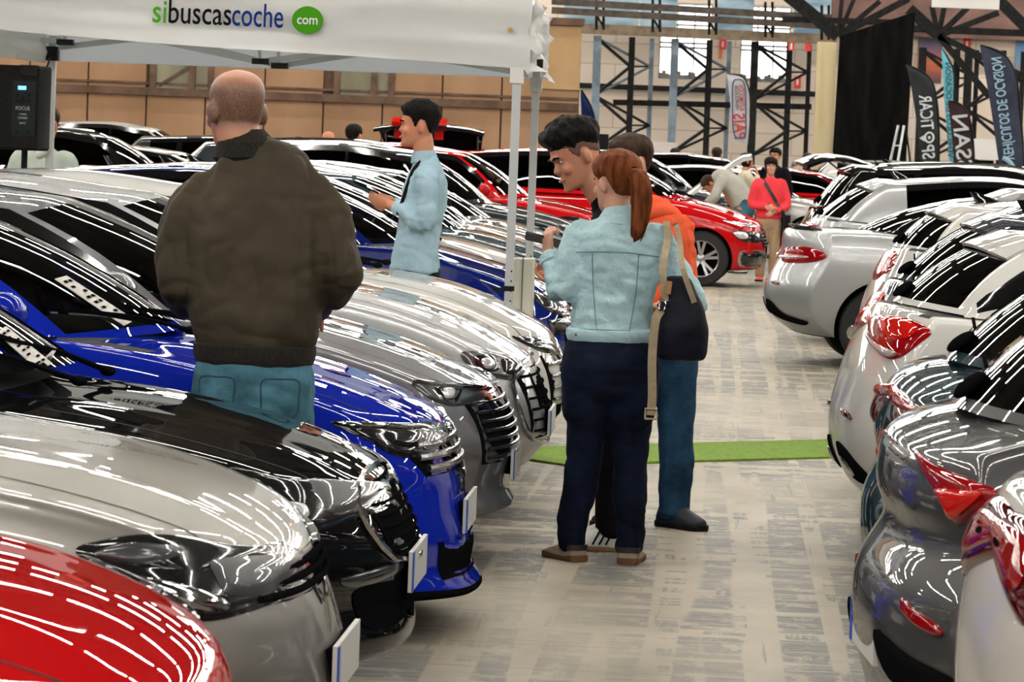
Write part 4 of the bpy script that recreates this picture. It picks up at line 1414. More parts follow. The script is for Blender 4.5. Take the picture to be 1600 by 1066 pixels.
# ============================ woman in the denim jacket
def denim_woman():
    Y = 15.4
    g = at(948, 700, Y); loc = (g.x, Y, 0)
    hd = Head((-.004, .03, 1.528), 130, -6, 0, .97)
    b = MB(); hd.skull(b)
    limb(b, [(.015, -.01, 1.30, .07, .06), (.010, .0, 1.37, .056, .056), (.003, .01, 1.44, .053, .056), (-.002, .02, 1.5, .05, .05)])
    limb(b, [(0, 0, .85, .13, .09), (0, 0, 1.0, .12, .08), (0, 0, 1.2, .14, .09), (.01, -.01, 1.31, .12, .07)])
    le, lw = (-.205, -.03, 1.075), (-.262, .06, 1.225)
    re, rw_ = (.33, -.01, 1.06), (.22, .24, 1.02)
    for sx, el, wr in ((-1, le, lw), (1, re, rw_)):
        limb(b, [(sx * .14 + .01, 0, 1.28, .045, .045), (*vlerp((sx * .15, 0, 1.27), el, .5), .042, .042), (*el, .036, .036), (*vlerp(el, wr, .5), .032, .03), (*wr, .024, .021)], side=(0, 1, 0))
    hand(b, lw, (-.18, .12, 1.0), (.80, .55, .25), 48, 1, .95)
    hand(b, rw_, (-.6, .7, .1), (0, 0, -1), 40, -1, .95)
    legs = {-1: [(-.085, .01, .80), (-.088, .015, .45), (-.125, .0, .09)], 1: [(.090, .01, .80), (.095, .02, .45), (.108, -.01, .09)]}
    for sx in (-1, 1):
        a, k, f = legs[sx]
        limb(b, [(*a, .085, .09), (*k, .055, .06), (*f, .036, .04)])
        limb(b, [(f[0], f[1] - .02, .06, .035, .04), (f[0], f[1] + .1, .05, .035, .03)])
    root = start('woman from behind in pale denim jacket with auburn ponytail', loc, b, .0065, M_skin_pale)
    # jacket
    j = MB()
    limb(j, [(.0, .005, .905, .180, .128), (.0, .005, .96, .178, .128), (.003, 0, 1.06, .172, .122), (.006, -.005, 1.17, .185, .125), (.010, -.012, 1.27, .195, .118), (.014, -.008, 1.335, .165, .098), (.018, 0, 1.375, .105, .080)], pw=2.5, per=5)
    for sx, el, wr in ((-1, le, vlerp(le, lw, .92)), (1, re, rw_)):
        s0 = Vector((sx * .155 + .012, -.005, 1.30))
        limb(j, [(sx * .115 + .012, -.005, 1.305, .070, .070), (*s0, .074, .074), (*vlerp(s0, el, .45), .068, .068), (*el, .060, .062), (*vlerp(el, wr, .5), .056, .054), (*wr, .047, .044)], side=(0, 1, 0), per=5)
    jk = link('denim_jacket', fuse(j, .0075, 4, [(.010, (7, 7, 4), 1.0), (-.007, (12, 12, 7), 4.0), (-.006, (8, 8, 18), 8.0)], M_denim, 'denim_jacket'), root)
    w = MB(); limb(w, [(0, .005, .893, .176, .128), (0, .005, .915, .183, .133), (0, .005, .935, .182, .132)], pw=2.5)
    w.build('waistband', M_denim, jk)
    c = MB()
    limb(c, [(.018, .0, 1.355, .105, .088), (.020, .004, 1.385, .085, .078), (.023, .01, 1.405, .074, .074)])
    c.build('collar', M_denim, jk)
    bv = BVHTree.FromPolygons([v.co.copy() for v in jk.data.vertices], [tuple(p.vertices) for p in jk.data.polygons])
    def back_line(pts, r=.0022, m=M_seamblue, nm='seam', off=.001):
        mb = MB(); out = []
        for p in catmull([Vector((a, c_, 0)) for a, c_ in pts], 8, False):
            h = bv.ray_cast(Vector((p.x, -2, p.y)), Vector((0, 1, 0)))[0]
            if h: out.append(h + Vector((0, -off, 0)))
        mb.tube(out, r, 6); mb.build(nm, m, jk)
    back_line([(-.15, 1.245), (-.05, 1.252), (.06, 1.252), (.18, 1.24)])
    back_line([(-.085, 1.245), (-.075, 1.10), (-.055, .94)])
    back_line([(.10, 1.245), (.095, 1.10), (.075, .94)])
    back_line([(-.17, .938), (0, .942), (.17, .938)])
    t_ = MB()
    for x, z in ((-.135, .917),):
        h = bv.ray_cast(Vector((x, -2, z)), Vector((0, 1, 0)))[0]
        t_.ell(h + Vector((0, -.010, 0)), (.008, .005, .008), 10, 8)
    t_.build('button', M_bar, jk)
    cf = MB(); limb(cf, [(*vlerp(le, lw, .80), .051, .049), (*vlerp(le, lw, .95), .050, .047)], side=(0, 1, 0)); cf.build('cuff', M_denim, jk)
    # jeans
    t = MB()
    limb(t, [(0, .005, .93, .160, .118), (.002, .0, .86, .190, .135), (.004, -.01, .78, .206, .150), (.004, -.005, .70, .195, .14), (.004, 0, .65, .15, .10)], pw=2.4)
    for sx in (-1, 1):
        a, k, f = legs[sx]
        limb(t, [(sx * .095 + .004, -.005, .76, .105, .130), (sx * .095 + .002, 0, .62, .100, .112), (*vlerp(a, k, .65), .088, .095), (k[0], k[1], .44, .078, .084), (*vlerp(k, f, .45), .074, .080), (f[0], f[1], .16, .062, .066), (f[0], f[1], .055, .060, .066)])
    tr = link('jeans', fuse(t, .008, 3, [(.006, (8, 8, 6), 3.0), (-.006, (9, 9, 16), 7.0)], M_jeans_dark, 'jeans'), root)
    # clogs
    for sx, dd in ((-1, (-.55, .8)), (1, (.12, 1))):
        f = legs[sx][2]
        o = shoe(root, (f[0], f[1] + .005), dd, M_suede, M_brown_sole, .25, .05, .075, 'clog')
        d = Vector((dd[0], dd[1], 0)).normalized(); tt = Vector((-d.y, d.x, 0))
        sb = MB(); a = Vector((f[0], f[1] + .005, 0))
        pts = [a + tt * .047 * cos(q) + d * (-.035 - .032 * sin(q)) + Vector((0, 0, .058)) for q in [pi * k / 10 for k in range(11)]]
        for p0, p1 in zip(pts[:-1], pts[1:]): sb.bar(p0, p1, .006, .022)
        sb.build('strap', M_dark_strap, o)
    # hair: cap drawn back to the tail
    hr = hd.hair(TIED_LINE, lambda q: .013 + .012 * max(0, min(1, (q.z + .02) / .1)), M_hair_red, root, 'hair', .004, 46, 3, fade=.02)
    pt = MB()
    rnd = random.Random(3)
    base = hd.T((.0, -.108, .022))
    tailp = [base + Vector((.000, .03, .008)), base, base + Vector((.030, -.045, -.010)), base + Vector((.042, -.062, -.07)), base + Vector((.040, -.058, -.15)), base + Vector((.030, -.050, -.22)), base + Vector((.020, -.045, -.275))]
    core = [.022, .028, .036, .038, .034, .024, .008]
    cp = catmull(tailp, 5, False)
    cr_ = [v.x for v in catmull([Vector((a, 0, 0)) for a in core], 5, False)]
    pt.tube(cp, cr_, 12)
    for k in range(70):
        a = rnd.uniform(0, 2 * pi); rr = rnd.uniform(.75, 1.12); ph = rnd.uniform(-.5, .5)
        pts = []
        ln = rnd.randint(22, len(cp))
        for i in range(4, ln):
            f = i / len(cp)
            aa = a + ph * f
            pts.append(cp[i] + Vector((cos(aa) * cr_[i] * rr, sin(aa) * cr_[i] * rr * .8, -.02 * f * rr)))
        pt.tube(pts, [.0045 * (1 - .75 * (i / len(pts)) ** 2) for i in range(len(pts))], 5)
    pt.build('ponytail', M_hair_red, hr)
    tie = MB(); n = 14
    ax = (cp[7] - cp[4]).normalized(); sx_ = ax.cross(Vector((0, 0, 1))).normalized(); sy_ = ax.cross(sx_)
    tie.tube([cp[5] + (sx_ * cos(2 * pi * k / n) + sy_ * sin(2 * pi * k / n)) * (cr_[5] + .004) for k in range(n + 1)], .006, 8, cap=False)
    tie.build('hair_tie', M_blackcloth, hr)
    hd.face(root, M_hair_red)
    # phone in the left hand
    R3 = Matrix.Rotation(R(20), 3, 'Z') @ Matrix.Rotation(R(-62), 3, 'X')
    c = at(849, 375, loc[1] + .10) 
    ph = MB()
    ph.box((0, 0, 0), (.150, .074, .008), mi=1); ph.box((0, 0, .0046), (.140, .066, .002))
    rot = Matrix.Rotation(R(12), 3, 'Y') @ Matrix.Rotation(R(-24), 3, 'X')
    ph.v = [c + rot @ v for v in ph.v]
    o = ph.build('smartphone', [M_phone, M_bar], None, False)
    tag(o, 'dark smartphone held up in the denim woman\'s left hand', 'phone')
    # bag
    bx, by = loc[0] + .285, loc[1] - .19
    bg = MB()
    rings = []
    for z, rx, ry, dx in ((.835, .085, .050, .0), (.845, .100, .066, .0), (.90, .108, .078, .003), (.98, .102, .076, .0), (1.06, .088, .064, -.006), (1.13, .066, .040, -.018), (1.165, .048, .022, -.026), (1.17, .03, .012, -.026)):
        rings.append(ell_ring((bx + dx, by, z), (0, 0, 1), (1, .25, 0), rx, ry, 24, 2.6))
    bg.loft(rings)
    me = evaluated(bg.mesh('handbag', M_navyb, True, None), [('SUBSURF', dict(levels=2, render_levels=2))])
    for v in me.vertices:
        v.co += v.normal * .006 * noise.noise(v.co * 14)
    bag = link('handbag', me)
    bag.location = (0, 0, 0)
    tag(bag, 'dark navy handbag with beige straps hanging on the denim woman\'s right shoulder', 'bag')
    def strap(pts, wd, nm, m=M_strap, th=.004):
        mb = MB(); cp = catmull([Vector(p) for p in pts], 6, False)
        for p0, p1 in zip(cp[:-1], cp[1:]): mb.bar(p0, p1 + (p1 - p0) * .06, wd, th, up=(0, 1, 0))
        return mb.build(nm, m, bag)
    L_ = Vector(loc)
    sh = L_ + Vector((.215, 0, 1.385))
    strap([(bx - .070, by - .055, 1.07), (bx - .085, by - .045, 1.20), L_ + Vector((.212, -.115, 1.31)), L_ + Vector((.205, -.055, 1.375)), L_ + Vector((.205, .03, 1.375))], .028, 'strap')
    strap([(bx + .045, by - .060, 1.07), (bx - .005, by - .06, 1.20), L_ + Vector((.262, -.105, 1.30)), L_ + Vector((.245, -.04, 1.365)), L_ + Vector((.24, .04, 1.36))], .022, 'strap')
    strap([(bx - .085, by - .080, 1.035), (bx - .105, by - .09, .99), (bx - .112, by - .09, .85), (bx - .106, by - .088, .70), (bx - .108, by - .088, .62)], .034, 'hanging_strap')
    bk = MB()
    pts = [Vector((bx - .108 + dx, by - .094, .625 + dz)) for dx, dz in ((-.022, -.02), (.022, -.02), (.022, .02), (-.022, .02))]
    bk.tube(pts + pts[:1], .005, 6, cap=False); bk.build('buckle', M_strap, bag)
    rg = MB(); n = 14
    rg.tube([Vector((bx - .083 + .016 * cos(2 * pi * k / n), by - .083, 1.055 + .022 * sin(2 * pi * k / n))) for k in range(n + 1)], .004, 6, cap=False)
    rg.build('metal_ring', M_chrome, bag)
    strap([(bx - .055, by - .068, 1.15), (bx - .060, by - .082, 1.10)], .020, 'leather_tab', M_tanleather, .006)
M_seamblue = cloth('seam_blue', (0.16, 0.28, 0.32), .1)

# ============================ young man with black hair, leaning over the phone
def young_man():
    Y = 15.93
    g = at(948, 860, Y); loc = (g.x, Y, 0)
    hd = Head((-.190, -.01, 1.630), 200, -26, 6, 1.10)
    b = MB(); hd.skull(b)
    limb(b, [(-.015, .0, 1.36, .08, .07), (-.06, .0, 1.45, .062, .066), (-.125, -.0, 1.54, .060, .064), (-.165, 0, 1.60, .055, .06)], side=(0, 1, 0))
    limb(b, [(0, 0, .9, .10, .14), (0, 0, 1.1, .10, .14), (-.01, 0, 1.35, .10, .15)], side=(1, 0, 0))
    for sy in (-1, 1):
        el, wr = (-.02, sy * .23, 1.06), (-.22, sy * .12, 1.10)
        limb(b, [(-.01, sy * .17, 1.36, .05, .05), (*el, .04, .04), (*wr, .027, .024)], side=(1, 0, 0))
        hand(b, wr, (-1, -sy * .3, .2), (0, 0, 1), 40, sy)
        limb(b, [(0, sy * .09, .9, .08, .085), (.01, sy * .10, .5, .05, .055), (.02, sy * .10, .08, .035, .04)])
    root = start('young man with thick black hair in black polo smiling down at phone', loc, b, .0065)
    t = MB()
    limb(t, [(0, 0, .92, .115, .18), (0, 0, 1.05, .12, .18), (-.005, 0, 1.25, .125, .195), (-.012, 0, 1.36, .115, .19), (-.025, 0, 1.42, .095, .13), (-.04, 0, 1.455, .078, .085)], pw=2.4)
    for sy in (-1, 1): limb(t, [(-.01, sy * .15, 1.38, .075, .075), (-.012, sy * .20, 1.27, .075, .07), (-.015, sy * .22, 1.14, .07, .068)])
    sh = link('polo_shirt', fuse(t, .008, 3, [(.006, (6, 6, 4), 1)], M_blackcloth, 'polo_shirt'), root)
    c = MB(); limb(c, [(-.036, 0, 1.43, .088, .092), (-.052, 0, 1.465, .080, .084)], side=(1, 0, 0)); c.build('collar', M_blackcloth, sh)
    p = MB()
    limb(p, [(0, 0, .97, .11, .165), (0, 0, .85, .125, .18), (0, 0, .75, .11, .15)], pw=2.4)
    for sy in (-1, 1): limb(p, [(0, sy * .09, .82, .11, .10), (.005, sy * .095, .5, .085, .082), (.015, sy * .095, .25, .072, .07), (.02, sy * .095, .07, .068, .068)])
    link('trousers', fuse(p, .010, 3, [(.005, (7, 7, 6), 1)], M_blackcloth, 'trousers'), root)
    for sy in (-1, 1): shoe(root, (.03, sy * .095 - .01), (-1, -.05 + sy * .1), M_shoe_white, M_gum, .29, .050, .115, 'trainer', M_blackcloth)
    hd.hair([(y, z - .028 * (1 if y < .035 else 0)) for y, z in FADE_LINE], lambda q: .0012, M_fade, root, 'faded_sides', .0006, 60, 2, fade=.015)
    def th(q):
        top = max(0, min(1, (q.z - .030) / .055)); fr = max(0, min(1, (q.y + .03) / .11))
        return .010 + .024 * top + .016 * fr * top
    hd.hair(FADE_LINE, th, M_hair_black, root, 'hair', .016, 52, 5, fade=.026)
    hd.face(root, M_hair_black, True)
    return root

# ============================ man in the light blue shirt, in profile
def blue_man():
    Y = 20.95
    g = at(641, 500, Y); loc = (g.x, Y, 0)
    hd = Head((.010, .0, 1.752), 184, -2, 0, 1.02)
    b = MB(); hd.skull(b)
    limb(b, [(.045, 0, 1.50, .07, .07), (.042, 0, 1.58, .058, .060), (.035, 0, 1.66, .056, .058), (.03, 0, 1.7, .05, .05)])
    limb(b, [(.02, 0, .9, .10, .13), (.03, 0, 1.1, .09, .13), (.05, 0, 1.4, .10, .15)])
    na = [(.075, -.18, 1.46), (.085, -.215, 1.225), (-.13, -.10, 1.315)]
    fa = [(.06, .18, 1.46), (.03, .22, 1.20), (-.15, .06, 1.335)]
    for a, sy in ((na, -1), (fa, 1)):
        limb(b, [(*a[0], .05, .05), (*vlerp(a[0], a[1], .5), .045, .045), (*a[1], .04, .04), (*vlerp(a[1], a[2], .5), .036, .034), (*a[2], .027, .024)])
    hand(b, na[2], (-1, .25, .25), (.1, .8, .4), 40, 1)
    hand(b, fa[2], (-1, -.35, .15), (.1, -.8, .4), 48, -1)
    for sy in (-1, 1): limb(b, [(.02, sy * .09, .9, .08, .08), (.02, sy * .1, .5, .055, .055), (.03, sy * .1, .08, .04, .04)])
    root = start('man in light blue shirt and lanyard standing in profile under the gazebo', loc, b, .0075)
    t = MB()
    limb(t, [(.022, 0, .955, .145, .185), (.025, 0, 1.05, .138, .18), (.036, 0, 1.2, .130, .18), (.048, 0, 1.35, .132, .195), (.058, 0, 1.46, .118, .19), (.056, 0, 1.535, .088, .13), (.048, 0, 1.575, .070, .085)], pw=2.4, per=5)
    for a, sy in ((na, -1), (fa, 1)):
        limb(t, [(a[0][0], a[0][1] * .75, 1.475, .078, .07), (*a[0], .076, .07), (*vlerp(a[0], a[1], .5), .070, .066), (*a[1], .064, .062), (*vlerp(a[1], a[2], .5), .056, .054), (*vlerp(a[1], a[2], .86), .047, .044)], per=5)
    sh = link('shirt', fuse(t, .0085, 4, [(.014, (6, 6, 3.5), 1), (-.009, (9, 9, 5), 4), (-.007, (7, 7, 15), 7)], M_shirt, 'shirt'), root)
    c = MB(); limb(c, [(.046, 0, 1.555, .076, .085), (.040, 0, 1.60, .066, .070)]); c.build('collar', M_shirt, sh)
    p = MB()
    limb(p, [(.022, 0, 1.0, .12, .16), (.025, 0, .9, .135, .175), (.025, 0, .78, .12, .15)], pw=2.4)
    for sy in (-1, 1): limb(p, [(.022, sy * .09, .86, .115, .10), (.025, sy * .095, .5, .085, .082), (.03, sy * .095, .07, .068, .068)])
    link('trousers', fuse(p, .012, 3, (), M_blackcloth, 'trousers'), root)
    for sy in (-1, 1): shoe(root, (.04, sy * .095), (-1, 0), M_black, M_black)
    hd.hair(MAN_LINE, lambda q: .008 + .018 * max(0, min(1, q.z / .07)), M_hair_black, root, 'hair', .010, 58, 8)
    hd.face(root, M_hair_black)
    ln = MB()
    bv = BVHTree.FromPolygons([v.co.copy() for v in sh.data.vertices], [tuple(q.vertices) for q in sh.data.polygons])
    pts = []
    for x, z in ((.055, 1.575), (.025, 1.545), (-.005, 1.50), (-.03, 1.42), (-.055, 1.33), (-.075, 1.26)):
        h = bv.ray_cast(Vector((x, -2, z)), Vector((0, 1, 0)))[0]
        pts.append((h if h else Vector((x, -.10, z))) + Vector((0, -.005, 0)))
    cp = catmull(pts, 5, False)
    for p0, p1 in zip(cp[:-1], cp[1:]): ln.bar(p0, p1, .020, .004, up=(0, 1, 0))
    o = ln.build('lanyard', M_blackcloth, root)
    ph = MB().box(Vector(loc) + Vector((-.225, -.015, 1.385)), (.08, .14, .009), Matrix.Rotation(R(25), 3, 'Y'))
    tag(ph.build('smartphone', M_phone, None, False), 'small dark phone in the hands of the man in light blue shirt', 'phone')

# ============================ man in the coral hoodie behind the woman
def hoodie_man():
    Y = 16.95
    g = at(1009, 830, Y); loc = (g.x, Y, 0)
    hd = Head((-.135, -.02, 1.605), 212, -8, 0, 1.0)
    b = MB(); hd.skull(b)
    limb(b, [(-.04, .0, 1.36, .075, .07), (-.075, -.0, 1.43, .06, .06), (-.11, -.01, 1.5, .056, .058), (-.125, -.015, 1.56, .05, .05)])
    limb(b, [(0, 0, .9, .13, .10), (-.01, 0, 1.1, .13, .10), (-.03, 0, 1.34, .15, .1)])
    ra = [(.095, .05, 1.31), (.105, .0, 1.05), (-.06, -.17, .98)]
    la = [(-.17, -.06, 1.31), (-.20, -.10, 1.06), (-.12, -.24, 1.0)]
    for a in (ra, la): 
        limb(b, [(*a[0], .045, .045), (*a[1], .038, .038), (*a[2], .026, .024)], side=(0, 1, 0))
        hand(b, a[2], (-.3, -1, -.2), (-.5, .3, .2), 40, 1)
    lg = {1: (.115, .0), -1: (-.085, -.02)}
    for k, (x, y) in lg.items(): limb(b, [(x * .8, y, .88, .08, .085), (x, y - .01, .48, .055, .06), (x + .01, y, .08, .038, .04)])
    root = start('man in coral hoodie and blue jeans standing behind the denim jacket', loc, b, .0075, M_skin_pale)
    t = MB()
    sd = (.82, -.57, 0)
    limb(t, [(-.01, 0, .93, .185, .14), (-.01, 0, 1.05, .185, .145), (-.02, 0, 1.2, .190, .145), (-.03, 0, 1.31, .185, .125), (-.045, 0, 1.375, .135, .10), (-.06, 0, 1.42, .085, .08)], side=sd, pw=2.5)
    for a in (ra, la):
        limb(t, [(*(Vector(a[0]) * .6 + Vector((-.02, 0, .53))), .08, .08), (*a[0], .082, .08), (*vlerp(a[0], a[1], .5), .078, .076), (*a[1], .070, .070), (*vlerp(a[1], a[2], .85), .05, .05)], side=(0, 1, 0), per=5)
    sh = link('hoodie', fuse(t, .009, 4, [(.016, (5, 5, 4), 1), (-.012, (8, 8, 8), 4), (-.006, (6, 6, 16), 7)], M_orange, 'hoodie'), root)
    h = MB(); limb(h, [(-.04, .055, 1.385, .115, .05), (-.05, .07, 1.42, .105, .042), (-.06, .06, 1.45, .085, .03)], side=sd)
    limb(h, [(.06, -.03, 1.385, .03, .05), (.0, -.07, 1.395, .035, .05), (-.07, -.09, 1.37, .03, .04)], side=(0, 0, 1))
    link('hood', fuse(h, .009, 3, [(.006, (9, 9, 9), 2)], M_orange, 'hood'), sh)
    p = MB()
    limb(p, [(0, 0, .98, .165, .12), (.01, 0, .86, .185, .135), (.01, 0, .76, .16, .12)], side=sd, pw=2.4)
    for k, (x, y) in lg.items(): limb(p, [(x * .8, y, .82, .11, .12), (x * .95, y, .62, .098, .10), (x, y - .01, .45, .082, .088), (x + .008, y, .22, .078, .08), (x + .01, y, .06, .074, .082)])
    link('jeans', fuse(p, .009, 3, [(.008, (6, 6, 6), 1), (-.005, (8, 8, 13), 4)], M_jeans_mid, 'jeans'), root)
    for k, (x, y) in lg.items(): shoe(root, (x, y), (.72 * k, -.70), M_shoe_navy, M_black, .28, .054, .115, 'trainer', None)
    hd.hair(MAN_LINE, lambda q: .006 + .010 * max(0, min(1, q.z / .07)), M_hair_brown, root, 'hair', .004, 45, 8)
    hd.face(root, M_hair_brown)

# ============================ people further away
def far_person(label, px, Y, h=1.72, yaw=-90, top=M_cream, bottom=M_jeans_mid, hairm=M_hair_brown, bald=False, long_hair=False, arms='down', skinm=None, foot=None, short=False, gpy=240):
    g = at(px, gpy, Y); loc = (g.x, Y, 0)
    k = h / 1.75
    f = Vector((cos(R(yaw)), sin(R(yaw)), 0)); s = Vector((f.y, -f.x, 0))
    def W(a, c, z): return tuple(s * a * k + f * c * k + Vector((0, 0, z * k)))
    hd = Head(W(0, .015, 1.632), yaw, -2, 0, k)
    b = MB(); hd.skull(b)
    limb(b, [(*W(0, -.01, 1.38), .06 * k, .06 * k), (*W(0, 0, 1.46), .056 * k, .056 * k), (*W(0, .01, 1.56), .05 * k, .05 * k)], side=s)
    limb(b, [(*W(0, 0, .9), .13 * k, .09 * k), (*W(0, 0, 1.15), .13 * k, .09 * k), (*W(0, 0, 1.36), .15 * k, .08 * k)], side=s)
    A = {}
    for sx in (-1, 1):
        if arms == 'clasp': el, wr = (sx * .25, .03, 1.09), (sx * .05, .20, 1.02 + .03 * sx)
        elif arms == 'face' and sx > 0: el, wr = (.20, .16, 1.14), (.06, .17, 1.44)
        else: el, wr = (sx * .25, -.01, 1.10), (sx * .24, .07, .87)
        A[sx] = (W(sx * .18, 0, 1.37), W(*el), W(*wr))
        limb(b, [(*A[sx][0], .046 * k, .046 * k), (*A[sx][1], .038 * k, .038 * k), (*A[sx][2], .026 * k, .024 * k)], side=f)
        hand(b, A[sx][2], Vector(A[sx][2]) - Vector(A[sx][1]), -f if arms != 'down' else -s * sx, 35, sx, k)
        limb(b, [(*W(sx * .085, 0, .88), .08 * k, .085 * k), (*W(sx * .09, .01, .48), .052 * k, .055 * k), (*W(sx * .095, 0, .08), .036 * k, .04 * k)], side=s)
    root = start(label, loc, b, .011, skinm or M_skin)
    t = MB()
    limb(t, [(*W(0, 0, .90), .185 * k, .135 * k), (*W(0, 0, 1.05), .178 * k, .13 * k), (*W(0, 0, 1.25), .19 * k, .13 * k), (*W(0, 0, 1.37), .185 * k, .11 * k), (*W(0, 0, 1.435), .12 * k, .085 * k), (*W(0, 0, 1.465), .075 * k, .07 * k)], side=s, pw=2.4)
    for sx in (-1, 1):
        e = A[sx][1] if not short else vlerp(A[sx][0], A[sx][1], .8)
        pts = [(*W(sx * .13, 0, 1.39), .07 * k, .07 * k), (*A[sx][0], .072 * k, .07 * k), (*e, .058 * k, .058 * k)]
        if not short: pts.append((*vlerp(A[sx][1], A[sx][2], .88), .042 * k, .042 * k))
        limb(t, pts, side=f)
    link('top', fuse(t, .013, 3, [(.008, (6, 6, 5), 1)], top, 'top'), root)
    p = MB()
    limb(p, [(*W(0, 0, .96), .15 * k, .11 * k), (*W(0, 0, .85), .18 * k, .13 * k), (*W(0, 0, .76), .15 * k, .11 * k)], side=s)
    for sx in (-1, 1): limb(p, [(*W(sx * .09, 0, .82), .10 * k, .11 * k), (*W(sx * .095, .005, .48), .078 * k, .08 * k), (*W(sx * .095, 0, .08), .066 * k, .068 * k)], side=s)
    link('trousers', fuse(p, .014, 3, (), bottom, 'trousers'), root)
    for sx in (-1, 1):
        q = W(sx * .095, 0, 0); shoe(root, (q[0], q[1]), f + s * sx * .2, foot or M_black, M_black)
    if not bald:
        hd.hair(LONG_LINE if long_hair else MAN_LINE, lambda q: .014 + .008 * max(0, min(1, q.z / .07)), hairm, root, 'hair', .005, 40, 2, 40, 60)
    hd.face(root, hairm)
    return root, loc, k, W

def bent_person():
    Y = 53.5
    g = at(1152, 400, Y); loc = (g.x, Y, 0)
    hd = Head((-.43, 0, 1.22), 195, -60, 0, 1)
    b = MB(); hd.skull(b)
    limb(b, [(0, 0, .95, .10, .13), (-.15, 0, 1.22, .10, .14), (-.30, 0, 1.32, .08, .08), (-.40, 0, 1.27, .055, .055)], side=(0, 1, 0))
    for sy in (-1, 1):
        limb(b, [(-.27, sy * .17, 1.28, .05, .05), (-.36, sy * .22, 1.02, .04, .04), (-.50, sy * .15, .92, .027, .025)]); hand(b, (-.50, sy * .15, .92), (-1, 0, -.4), (0, 0, -1), 30, sy)
        limb(b, [(.04, sy * .09, .92, .08, .08), (.02, sy * .1, .5, .055, .055), (.06, sy * .1, .08, .04, .04)])
    root = start('person in grey hoodie bending over under the raised white bonnet', loc, b, .012)
    t = MB()
    limb(t, [(.05, 0, .97, .16, .18), (-.03, 0, 1.13, .16, .19), (-.16, 0, 1.26, .155, .20), (-.27, 0, 1.32, .13, .19), (-.35, 0, 1.32, .09, .11)], side=(.6, 0, .8), pw=2.4)
    for sy in (-1, 1): limb(t, [(-.24, sy * .15, 1.30, .085, .08), (-.32, sy * .22, 1.14, .075, .075), (-.36, sy * .22, 1.03, .07, .07), (-.46, sy * .17, .95, .05, .05)])
    link('hoodie', fuse(t, .014, 3, [(.014, (5, 5, 5), 1)], M_greyhood, 'hoodie'), root)
    p = MB()
    limb(p, [(.0, 0, 1.06, .14, .17), (.07, 0, .95, .15, .18), (.06, 0, .8, .13, .16)], side=(1, 0, 0))
    for sy in (-1, 1): limb(p, [(.05, sy * .09, .85, .115, .10), (.02, sy * .1, .48, .085, .08), (.06, sy * .1, .08, .07, .07)])
    link('jeans', fuse(p, .014, 3, (), M_jeans, 'jeans'), root)
    for sy in (-1, 1): shoe(root, (.07, sy * .1), (-1, 0), M_shoe_white, M_black)
    hd.hair(MAN_LINE, lambda q: .015, M_hair_brown, root, 'hair', .004, 40, 2, 40, 60)

bald_man()
denim_woman()
young_man()
blue_man()
hoodie_man()
bent_person()
rwoman, rl_, rk_, RW = far_person('woman in coral red blouse with clasped hands standing beside the red car', 1205, 50.4, 1.62, -84, M_coral, M_beige_tr, M_hair_black, long_hair=True, arms='clasp', foot=mat('coral_shoe', (0.8, 0.12, 0.08), .5), skinm=M_skin_pale)
cb = MB()
tp = rwoman.children
for o in list(rwoman.children):
    if o.name.startswith('top'):
        bv = BVHTree.FromPolygons([v.co.copy() for v in o.data.vertices], [tuple(q.vertices) for q in o.data.polygons])
pts = []
for a in range(9):
    t = a / 8
    q = Vector(RW(-(.09 - .30 * t) * -1 if False else (.10 - .32 * t), .0, 1.44 - .50 * t))
    h = bv.ray_cast(Vector((q.x, -3, q.z)), Vector((0, 1, 0)))[0]
    pts.append((h if h else Vector((q.x, q.y - .1, q.z))) + Vector((0, -.006, 0)))
for p0, p1 in zip(pts[:-1], pts[1:]): cb.bar(p0, p1 + (p1 - p0) * .05, .045, .008, up=(0, 1, 0))
end = pts[-1]
cbo = cb.build('crossbody_bag', M_dark_strap, None, False, loc=rwoman.location)
MB().box(end + Vector((.04, .05, -.12)), (.09, .16, .26)).build('pouch', M_navyb, cbo, False)
tag(cbo, 'dark crossbody bag slung across the coral red blouse', 'bag')

far_person('person in cream top with hand at face behind the red blouse', 1166, 58.0, 1.66, 20, M_cream, M_blackcloth, M_hair_black, long_hair=True, arms='face')
far_person('dark-haired man in the distance right of the woman in red', 1212, 61.5, 1.76, -110, M_blackcloth, M_blackcloth, M_hair_black)
far_person('person seen as a head above cars left of the white bonnet', 1055, 69.6, 1.70, -90, M_coral, M_blackcloth, M_hair_brown)
far_person('person with brown hair above cars beside the white bonnet', 1120, 69.5, 1.74, 90, M_blackcloth, M_blackcloth, M_hair_brown)
far_person('person far off whose head shows left of the yellow column', 1262, 69.5, 1.70, -100, M_blackcloth, M_blackcloth, M_hair_brown)
far_person('dark-haired man in white collar seen over cars before the partition', 551, 45.3, 1.82, 80, mat('white_collar', (.7, .7, .7), .7), M_blackcloth, M_hair_black)
far_person('bald head showing over the cars beside the white-collared man', 512, 46.1, 1.74, 100, M_cream, M_blackcloth, M_hair_grey, bald=True)
far_person('man in pale green tee from behind, left under the loudspeaker', 68, 26.8, 1.80, 75, M_mint, M_blackcloth, M_hair_brown, short=True)
# ---------------------------------------------------------------- the cars
def trace(loc, rot, az, Yref, pts):
    """photo outline -> (h, z) on the near flank of a car standing at loc"""
    a = R(az); tan = Vector((-sin(a), cos(a), 0))
    rm = Matrix.Rotation(-rot, 3, 'Z')
    out = []
    for px, py in pts:
        p = rm @ (at(px, py, Yref) - Vector(loc))
        out.append((p.dot(tan), p.z))
    return out

